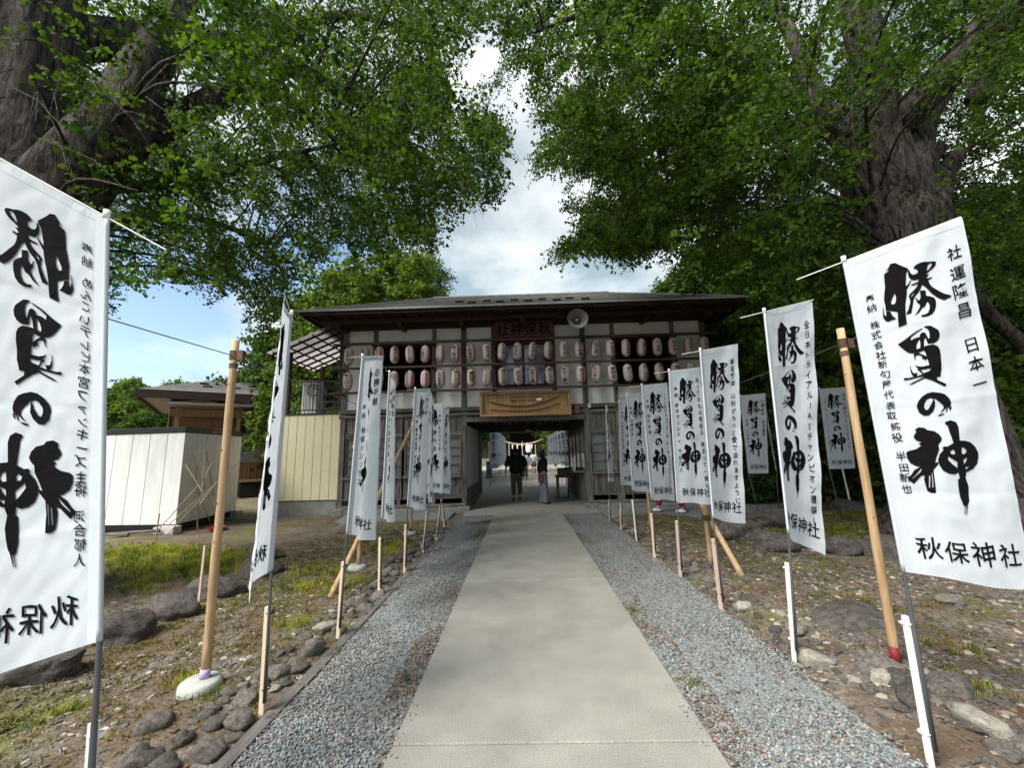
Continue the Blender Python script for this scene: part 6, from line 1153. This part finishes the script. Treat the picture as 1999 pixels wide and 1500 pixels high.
for i, (x, y, h, r) in enumerate([(7.5, 13.4, 1.6, .9), (9.8, 13.8, 2.0, 1.0), (12.5, 13.6, 1.9, 1.1), (15.3, 14.0, 2.2, 1.2), (18.5, 13.6, 2.0, 1.3)]):
    back_tree('shrub', '%s dark shrub in the low hedge behind the far facing banners, from the left' % NTH[i], x, y, h, r, SPD, 16, 8, 0.05, 0.0, 'hedge shrubs on the right', rad=0.5, length=(0.3, 0.7), smin=.5, smax=.9, cat='shrub')
hw = thing('stone_block_wall', 'low dark stone wall behind the right log post', 'wall', (13, 14.8, 0))
for i in range(16):
    for k in range(3): MB().box(6.4 + i * 0.9 + (k % 2) * 0.3, 6.4 + i * 0.9 + 0.88 + (k % 2) * 0.3, 15.2, 15.6, -0.05 + k * 0.5, 0.44 + k * 0.5).build('stone_block', mat('dark wall stone', (0.05, 0.05, 0.048), 0.9, 0.3, 3, 0.4, 12, objrand=0.3), hw, bevel=0.03)
# courtyard trees
back_tree('broadleaf_tree', 'tree with yellow-green top seen through the gateway on the right', 4.6, 34, 8.0, 2.6, SPL, 30, 8, 0.2, 0.25, 'courtyard trees')
back_tree('evergreen_tree', 'dark tree seen through the gateway on the left', -4.8, 33, 9.0, 2.8, SPD, 34, 8, 0.2, 0.15, 'courtyard trees')
back_tree('evergreen_tree', 'dark tree farther left in the courtyard', -8.0, 28, 9.0, 3, SPD, 34, 8, 0.2, 0.1, 'courtyard trees')
back_tree('evergreen_tree', 'dark tree farther right in the courtyard', 8.5, 30, 9.0, 3, SPD, 34, 8, 0.2, 0.1, 'courtyard trees')
# left: hedge trees below the hill
for i, (x, y, h, r, pr, l) in enumerate([(-34, 36, 8.4, 4.5, SPL, 'green tree at the left edge below the hill'), (-27, 34, 6.8, 3.8, SPD, 'dark green tree behind the left eave of the office hall'), (-41, 40, 9.5, 5, SPD, 'dark tree far left below the hill'), (-22, 33, 6.5, 3.4, SPL, 'tree behind the office hall')]):
    back_tree('broadleaf_tree', l, x, y, h, r, pr, 40, 11, 0.3, 0.0, 'trees below the hill', rad=1.4, smin=1.4, smax=2.2)
bt = thing('bare_tree', 'small bare tree standing up on the skyline left of the office roof', 'tree', (-34, 55, 6), 'trees below the hill')
b0 = at(262, 775, 48); mb = MB(); mb.tube([tuple(b0), tuple(at(266, 740, 48))], 0.1, 5)
for k in range(12): p = at(266 + random.uniform(-3, 3), 760 - 14 * random.random(), 48); q = at(266 + random.uniform(-20, 20), 738 + random.uniform(-4, 14), 48); mb.tube([tuple(p), tuple(q)], 0.035, 4)
mb.build('branches', BARK, bt)
# hills
def hill(y, x0, x1, z, seed, m, name):
    n = 90; mb = MB()
    for i in range(n + 1):
        x = lerp(x0, x1, i / n); h = z * (0.75 + 0.5 * noise.noise(Vector((x / 140, seed, 0))) + 0.07 * noise.noise(Vector((x / 16, seed, 4))))
        e_ = min(1, i / 10, (n - i) / 10)
        for dy_, hh in ((0, -2), (30, h * e_ * 0.45), (75, h * e_ * 0.85), (110, h * e_), (220, -2)): mb.v.append((x, y + dy_, hh))
    for i in range(n):
        for k in range(4): a = i * 5 + k; mb.f.append((a, a + 5, a + 6, a + 1))
    o = mb.build(name, m, smooth=True); o['kind'] = 'structure'
hill(260, -700, 500, 66, 2.2, mat('distant wooded hill', (0.06, 0.085, 0.06), 0.95, 0, 0.08, 1.0, 0.3, col2=(0.10, 0.125, 0.085), detail=10), 'hill')
# ------------------------------------------------------------------ people
def skin(name, joints, edges, m, parent, sub=2, smoothv=True):
    me = bpy.data.meshes.new(name); off = wloc(parent); me.from_pydata([tuple(Vector(j[:3]) - off) for j in joints], edges, []); me.update()
    o = bpy.data.objects.new(name, me); COL.objects.link(o); o.parent = parent; me.materials.append(m)
    me.skin_vertices.new() if hasattr(me.skin_vertices, 'new') and not me.skin_vertices else None
    sm = o.modifiers.new('skin', 'SKIN'); sm.use_smooth_shade = True
    if not me.skin_vertices:
        bpy.context.view_layer.objects.active = o
    for i, j in enumerate(joints):
        sv = me.skin_vertices[0].data[i]; r = j[3]; sv.radius = r if hasattr(r, '__len__') else (r, r); sv.use_root = (i == 0)
    ss = o.modifiers.new('sub', 'SUBSURF'); ss.levels = sub; ss.render_levels = sub; return o
SKINM = mat('skin', (0.45, 0.27, 0.19), 0.6); HAIRM = mat('black hair', (0.010, 0.008, 0.007), 0.5); SHOE = mat('dark shoe', (0.02, 0.02, 0.02), 0.5)
def person(label, x, y, h, face, top, bottom, topm, botm, hair='short', stride=0.0, shoem=SHOE, armbend=0, longsleeve=False, skirt=False, wide=False, broad=1.0, group=None):
    """face: yaw of the direction faced (0 = away from camera, +Y)"""
    t = thing('person', label, 'person', (x, y, 0.003), group); s = h / 1.72; cz_, sz_ = math.cos(face), math.sin(face)
    def w_(lx, ly, lz): return (x + (lx * cz_ - ly * sz_) * s, y + (lx * sz_ + ly * cz_) * s, 0.003 + lz * s)
    def J(lx, ly, lz, r): return (*w_(lx, ly, lz), (r[0] * s, r[1] * s) if hasattr(r, '__len__') else r * s)
    bw = broad; st = stride
    leg = lambda sd, f: [J(sd * 0.09, 0, 0.90, 0.085), J(sd * 0.10, f * 0.10, 0.48, 0.06), J(sd * 0.10, f * 0.16 - 0.02, 0.10, 0.042)]
    hands = []
    # body: torso, neck, arms with hands, legs and feet in one surface
    jt = [J(0, 0, 0.95, (0.14 * bw, 0.10)), J(0, 0, 1.15, (0.13 * bw, 0.10)), J(0, 0.0, 1.36, (0.15 * bw, 0.10)), J(0, 0.0, 1.47, 0.06), J(0, 0.01, 1.53, 0.05)]
    ed = [(0, 1), (1, 2), (2, 3), (3, 4)]
    for sd in (-1, 1):
        b = len(jt); el = J(sd * 0.25 * bw, -0.04 if not armbend else -0.06, 1.12, 0.038); wr = J(sd * 0.27 * bw, 0.03, 0.88, 0.028) if not (armbend and sd == armbend) else J(sd * 0.10, 0.10, 1.05, 0.028); hd_ = J(sd * 0.27 * bw, 0.05, 0.80, (0.035, 0.018)) if not (armbend and sd == armbend) else J(sd * 0.02, 0.14, 1.06, (0.03, 0.02))
        jt += [J(sd * 0.17 * bw, 0, 1.40, 0.055), el, wr, hd_]; ed += [(2, b), (b, b + 1), (b + 1, b + 2), (b + 2, b + 3)]; hands.append((sd, hd_))
        b = len(jt); lg = leg(sd, st * sd); jt += lg + [J(sd * 0.11, lg and (st * sd * 0.16) + 0.10, 0.04, (0.042, 0.03))]; ed += [(0, b), (b, b + 1), (b + 1, b + 2), (b + 2, b + 3)]
    skin('body', jt, ed, SKINM, t, 1)
    for sd, hd_ in hands:      # five fingers each
        p = Vector(hd_[:3]); fm = MB()
        for k in range(5):
            ox = (k - 1.5) * 0.017 * s if k < 4 else -sd * 0.045 * s; ln = (0.055, 0.065, 0.06, 0.048, 0.04)[k] * s; q = p + Vector((ox * cz_, ox * sz_, 0)); fm.tube([tuple(q + Vector((0, 0, -.01))), tuple(q + Vector((0.006, 0.006, -ln * .6))), tuple(q + Vector((0.004, -0.004, -ln)))], [0.009 * s, 0.008 * s, 0.005 * s], 6)
        fm.build('fingers', SKINM, t, smooth=True)
    # head with face
    hc = w_(0, 0.02, 1.62); v, f = ico(3); hv = []
    for p in v:
        lx, ly, lz = p.x * 0.078, p.y * 0.095, p.z * 0.115
        if lz < -0.03: lx *= 1 - 0.35 * ((-lz - 0.03) / 0.085); ly *= 1 - 0.1 * ((-lz - 0.03) / 0.085)
        if p.y > 0.75 and abs(p.x) < 0.25: ly += 0.016 * max(0, 1 - abs(p.z + 0.12) * 3)      # nose
        if p.y > 0.7 and 0.2 < abs(p.x) < 0.55 and abs(p.z - 0.12) < 0.16: ly -= 0.006       # eye sockets
        hv.append((hc[0] + (lx * cz_ - ly * sz_) * s, hc[1] + (lx * sz_ + ly * cz_) * s, hc[2] + lz * s))
    MB().raw(hv, f).build('head', SKINM, t, smooth=True)
    fe = MB()
    for sd in (-1, 1):
        c = w_(sd * 0.03, 0.105, 1.635); fe.raw([tuple(Vector(c) + q * 0.009 * s) for q in ico(1)[0]], ico(1)[1])
    c = w_(0, 0.10, 1.565); fe.raw([tuple(Vector(c) + Vector((q.x * 0.022, q.y * 0.010, q.z * 0.006)) * s) for q in ico(1)[0]], ico(1)[1])
    fe.build('face_features', mat('eyes and mouth', (0.10, 0.03, 0.03), 0.5), t, smooth=True)
    er = MB()
    for sd in (-1, 1): c = w_(sd * 0.08, 0.005, 1.615); er.raw([tuple(Vector(c) + Vector((q.x * 0.012, q.y * 0.018, q.z * 0.03)) * s) for q in ico(1)[0]], ico(1)[1])
    er.build('ears', SKINM, t, smooth=True)
    hv = []
    for p in v:
        n_ = 1 + 0.05 * noise.noise(p * 5); lx, ly, lz = p.x * 0.09 * n_, p.y * 0.102 * n_ - 0.014, p.z * 0.118 * n_ + 0.022
        if p.y > 0.25: lz = max(lz, 0.055 + 0.02 * p.y)
        if hair == 'bob' and p.z < -0.2 and p.y < 0.3: lz -= 0.03; lx *= 1.1
        if hair == 'long' and p.z < 0 and p.y < 0.1: lz *= 3.4; lx *= 0.95
        if hair == 'short' and p.z < -0.2: lz *= 0.75
        hv.append((hc[0] + (lx * cz_ - ly * sz_) * s, hc[1] + (lx * sz_ + ly * cz_) * s, hc[2] + lz * s))
    MB().raw(hv, f).build('hair', HAIRM, t, smooth=True)
    # clothes follow the body
    sl_ = 1.0 if longsleeve else 0.75
    jt = [J(0, 0, 0.80 if not wide else 0.94, (0.20 * bw, 0.16) if not wide else (0.17, 0.14)), J(0, 0, 1.1, (0.19 * bw, 0.15) if not wide else (0.15, 0.13)), J(0, 0, 1.34, (0.21 * bw, 0.15) if not wide else (0.175, 0.135)), J(0, 0, 1.50, 0.10), J(0, 0, 1.545, 0.075)]; ed = [(0, 1), (1, 2), (2, 3), (3, 4)]
    for sd in (-1, 1):
        b = len(jt)
        if longsleeve:
            jt += [J(sd * 0.18 * bw, 0, 1.40, 0.09), J(sd * 0.25 * bw, -0.05, 1.12, 0.065), (J(sd * 0.27 * bw, 0.03, 0.90, 0.04) if not (armbend and sd == armbend) else J(sd * 0.11, 0.09, 1.05, 0.04))]; ed += [(2, b), (b, b + 1), (b + 1, b + 2)]
        else: jt += [J(sd * 0.185 * bw, 0, 1.41, 0.11), J(sd * 0.25 * bw, -0.02, 1.10, 0.10)]; ed += [(2, b), (b, b + 1)]
    skin('shirt', jt, ed, topm, t, 1)
    if skirt:
        k = MB().lathe(w_(0, 0, 0), [(0.13 * s, 1.02 * s), (0.17 * s, 0.9 * s), (0.24 * s, 0.55 * s), (0.235 * s, 0.55 * s)], 20); k.build('skirt', botm, t, smooth=True)
    elif wide:
        for sd in (-1, 1):
            ring = MB(); base = []; prof = [(0.125, 1.02, 0.045), (0.135, 0.9, 0.06), (0.125, 0.6, 0.085), (0.125, 0.3, 0.10), (0.135, 0.05, 0.105)]
            for r_, z_, ox in prof:
                for q in range(16): a = 2 * math.pi * q / 16; rr = r_ * 0.92 * (1 + 0.06 * math.sin(a * 5) * (1 - z_)); ring.v.append(w_(sd * ox + math.cos(a) * rr * 0.85, math.sin(a) * rr * 0.95, z_))
            for i in range(4):
                for q in range(16): a0 = i * 16 + q; a1 = i * 16 + (q + 1) % 16; ring.f.append((a0, a1, a1 + 16, a0 + 16))
            ring.build('trouser_leg', botm, t, smooth=True)
    else:
        jt = [J(0, 0, 0.97, (0.17 * bw, 0.135))]; ed = []
        for sd in (-1, 1):
            f_ = st * sd; b = len(jt); jt += [J(sd * 0.095, 0, 0.84, 0.125), J(sd * 0.105, f_ * 0.10, 0.48, 0.095), J(sd * 0.105, f_ * 0.16 - 0.02, 0.14 if bottom != 'shorts' else 0.30, 0.08)]; ed += [(0, b), (b, b + 1), (b + 1, b + 2)]
        skin('trousers', jt, ed, botm, t, 1)
    for sd in (-1, 1):
        f_ = st * sd * 0.16; c = (sd * 0.11, f_, 0.0); sv = []
        for p in ico(2)[0]: lx, ly, lz = p.x * 0.05, p.y * 0.135 + 0.05, max(0.0, p.z * 0.05 + 0.04); sv.append(w_(c[0] + lx, c[1] + ly, lz))
        MB().raw(sv, ico(2)[1]).build('shoe', shoem, t, smooth=True)
    return t
BLK = mat('black shirt', (0.008, 0.008, 0.010), 0.85); OLV = mat('khaki trousers', (0.085, 0.070, 0.048), 0.85); GRT = mat('grey striped trousers', (0.16, 0.175, 0.20), 0.85, 0.15, 4, stretch=(20, 20, 0.5))
person('man in loose black shirt and khaki trousers walking away through the gateway', -0.20, 14.2, 1.70, 0.0, 'shirt', 'long', BLK, OLV, 'short', 0.7, broad=1.4)
wp = person('woman in black top and wide grey trousers standing in the gateway looking right', 0.66, 13.0, 1.60, -1.15, 'top', 'long', BLK, GRT, 'bob', 0.0, longsleeve=True, armbend=1, wide=True)
MB().lathe((0.64, 13.0, 0), [(0.075, 1.33), (0.095, 1.36), (0.085, 1.395), (0.06, 1.40)], 14).build('scarf', mat('cream collar', (0.50, 0.44, 0.32), 0.9), wp, smooth=True)
hb = thing('shoulder_bag', 'small red-brown shoulder bag hanging at the hip of the woman in grey trousers', 'bag', (0.55, 12.84, 0.8))
MB().box(0.49, 0.65, 12.80, 12.86, 0.66, 0.90).build('bag_body', mat('red brown leather', (0.20, 0.05, 0.035), 0.5), hb, bevel=0.02); MB().tube([(0.50, 12.83, 0.90), (0.54, 12.86, 1.15), (0.62, 12.9, 1.34)], 0.006, 5).build('strap', mat('strap leather', (0.10, 0.035, 0.025), 0.5), hb)
person('girl in a white blouse and grey skirt far off in the courtyard', 0.90, 31.0, 1.60, 0.1, 'blouse', 'skirt', mat('white blouse', (0.7, 0.7, 0.68), 0.8), mat('grey plaid skirt', (0.13, 0.13, 0.12), 0.9, 0.3, 20), 'long', 0.3, skirt=True)
person('visitor in a white shirt half hidden behind the man in black', 0.16, 24.0, 1.62, 0.2, 'shirt', 'long', mat('white blouse', (0.7, 0.7, 0.68), 0.8), BLK, 'long', 0.3)
person('visitor in wine red trousers and white shoes walking behind the right banners', 3.72, 10.7, 1.60, 1.35, 'shirt', 'long', mat('dull blue shirt', (0.10, 0.13, 0.2), 0.8), mat('wine red trousers', (0.20, 0.022, 0.04), 0.8), 'short', 1.9, shoem=mat('white shoe', (0.7, 0.68, 0.64), 0.6))
# wooden stand in the passage
ws = thing('offering_stand', 'small weathered wooden stand with a box on top at the right of the passage', 'stand', (1.38, 14.0, 0))
for dx_ in (-0.19, 0.19):
    for dy_ in (-0.17, 0.17): MB().box(1.38 + dx_ - 0.035, 1.38 + dx_ + 0.035, 14.0 + dy_ - 0.035, 14.0 + dy_ + 0.035, 0.055, 0.72).build('leg', OLDWOOD, ws)
MB().box(1.11, 1.65, 13.76, 14.24, 0.005, 0.053).build('foot_board', OLDWOODH, ws); MB().box(1.12, 1.64, 13.77, 14.23, 0.722, 0.80).build('top_board', mat('reddish plank', (0.12, 0.06, 0.035), 0.7), ws, bevel=0.01)
bx = thing('wooden_box', 'low red-brown box standing on the weathered stand in the passage', 'box', (1.38, 14.0, 0.8)); MB().box(1.20, 1.58, 13.85, 14.15, 0.801, 1.0).build('box_body', mat('reddish plank', (0.12, 0.06, 0.035), 0.7), bx, bevel=0.01); MB().box(1.19, 1.59, 13.84, 14.16, 1.002, 1.03).build('lid', DARKWOOD, bx)
tag(MB().box(1.56, 1.60, 12.35, 12.75, 1.004, 1.42).build('white_card', mat('pale card', (0.42, 0.44, 0.45), 0.7)), 'pale card leaning upright on the counter just inside the gateway', 'card')
# ------------------------------------------------------------------ courtyard: stone pillar, shimenawa, main hall
pl = thing('stone_pillar', 'grey stone pillar standing left of the courtyard banners', 'pillar', (-2.15, 27.0, 0)); MB().box(-2.33, -1.97, 26.8, 27.2, 0, 1.05).build('shaft', CBASE, pl, bevel=0.02); MB().box(-2.4, -1.9, 26.74, 27.26, -0.03, 0.1).build('plinth', CBASE, pl)
HP = mat('hall timber', (0.045, 0.032, 0.024), 0.8, 0.3, 3); HR = mat('hall roof', (0.055, 0.055, 0.05), 0.8, 0.2, 4)
sm_ = thing('rope_gate', 'pair of wooden posts with a straw rope and white paper streamers before the main hall', 'rope gate', (0.1, 44, 0))
for x in (-3.4, 3.6): MB().tube([(x, 44, 0), (x, 44, 4.0)], 0.14, 10).build('post', HP, sm_)
STR = mat('straw rope', (0.32, 0.27, 0.17), 0.9)
pts = [(lerp(-3.4, 3.6, i / 20), 44, 3.55 - 1.15 * math.sin(math.pi * i / 20)) for i in range(21)]
MB().tube(pts, [0.03 + 0.07 * math.sin(math.pi * i / 20) ** 2 for i in range(21)], 8).build('rope', STR, sm_)
for i in range(5): 
    x = -0.95 + i * 0.52; MB().raw([(x - .06, 43.9, 2.4), (x + .06, 43.9, 2.4), (x + .1, 43.9, 2.2), (x + .02, 43.9, 2.2), (x + .06, 43.9, 1.95), (x - .08, 43.9, 2.02), (x - .02, 43.9, 2.2), (x - .09, 43.9, 2.22)], [(0, 1, 2, 3, 7), (3, 4, 5, 6)]).build('paper_streamer', WHITEPL, sm_)
for x in (-1.3, 0.1, 1.5): tag(MB().tube([(x, 43.5, 0.0), (x, 43.5, 2.7)], 0.035, 6).build('slim_pole', STAKEP), 'slim pale pole before the hall entrance, %s' % {-1.3: 'left one', 0.1: 'middle one', 1.5: 'right one'}[x], 'pole', 'pale poles before the hall')
mh = thing('main_hall', 'dark wooden shrine hall with a wide roof at the end of the courtyard', 'building', (0.1, 53, 0))
MB().box(-7, 7.2, 52, 58, 0, 0.9).build('stone_base', CBASE, mh)
for k in range(4): MB().box(-2.4, 2.6, 50.6 + k * 0.35, 52.0, 0.0 + k * 0.22, 0.21 + k * 0.22).build('step', CBASE, mh)
for x in (-6.5, -4, -1.6, 1.8, 4.2, 6.7): MB().box(x - 0.15, x + 0.15, 52.1, 52.4, 0.9, 4.4).build('pillar', HP, mh)
MB().box(-6.6, 6.8, 54, 57.6, 0.9, 4.4).build('inner_wall', DARKIN, mh); MB().box(-7, 7.2, 52.0, 52.5, 4.0, 4.45).build('beam', HP, mh)
for x in (-5.2, -2.8, 3.0, 5.4): MB().box(x - 1.0, x + 1.0, 52.3, 52.36, 0.95, 3.9).build('lattice_panel', HP, mh)
MB().raw([(-9, 50, 4.5), (9.2, 50, 4.5), (9.2, 61, 4.5), (-9, 61, 4.5), (-5.5, 55.5, 9.2), (5.7, 55.5, 9.2)], [(0, 1, 5, 4), (2, 3, 4, 5), (3, 0, 4), (1, 2, 5), (3, 2, 1, 0)]).build('roof', HR, mh)
MB().raw([(-3, 49.5, 4.0), (0.1, 49.5, 5.4), (3.2, 49.5, 4.0), (-3, 52.2, 4.3), (0.1, 52.2, 5.7), (3.2, 52.2, 4.3)], [(0, 1, 4, 3), (1, 2, 5, 4)]).build('porch_gable', HR, mh)
tag(MB().lathe((0.9, 50.8, 2.1), [(0.0, -.6), (0.3, -.6), (0.38, -0.3), (0.38, 0.3), (0.3, .6), (0, .6)], 14).build('white_lantern', WHITEPL, smooth=True), 'large white lantern hanging in the dark entrance of the main hall', 'lantern')
tag(MB().lathe((0.3, 15.6, 2.38), [(0.0, 0.1), (0.05, 0.1), (0.14, 0.02), (0.14, 0.0), (0, 0)], 14).build('ceiling_lamp', WHITEPL), 'small pale round lamp under the back beam of the gateway', 'lamp')
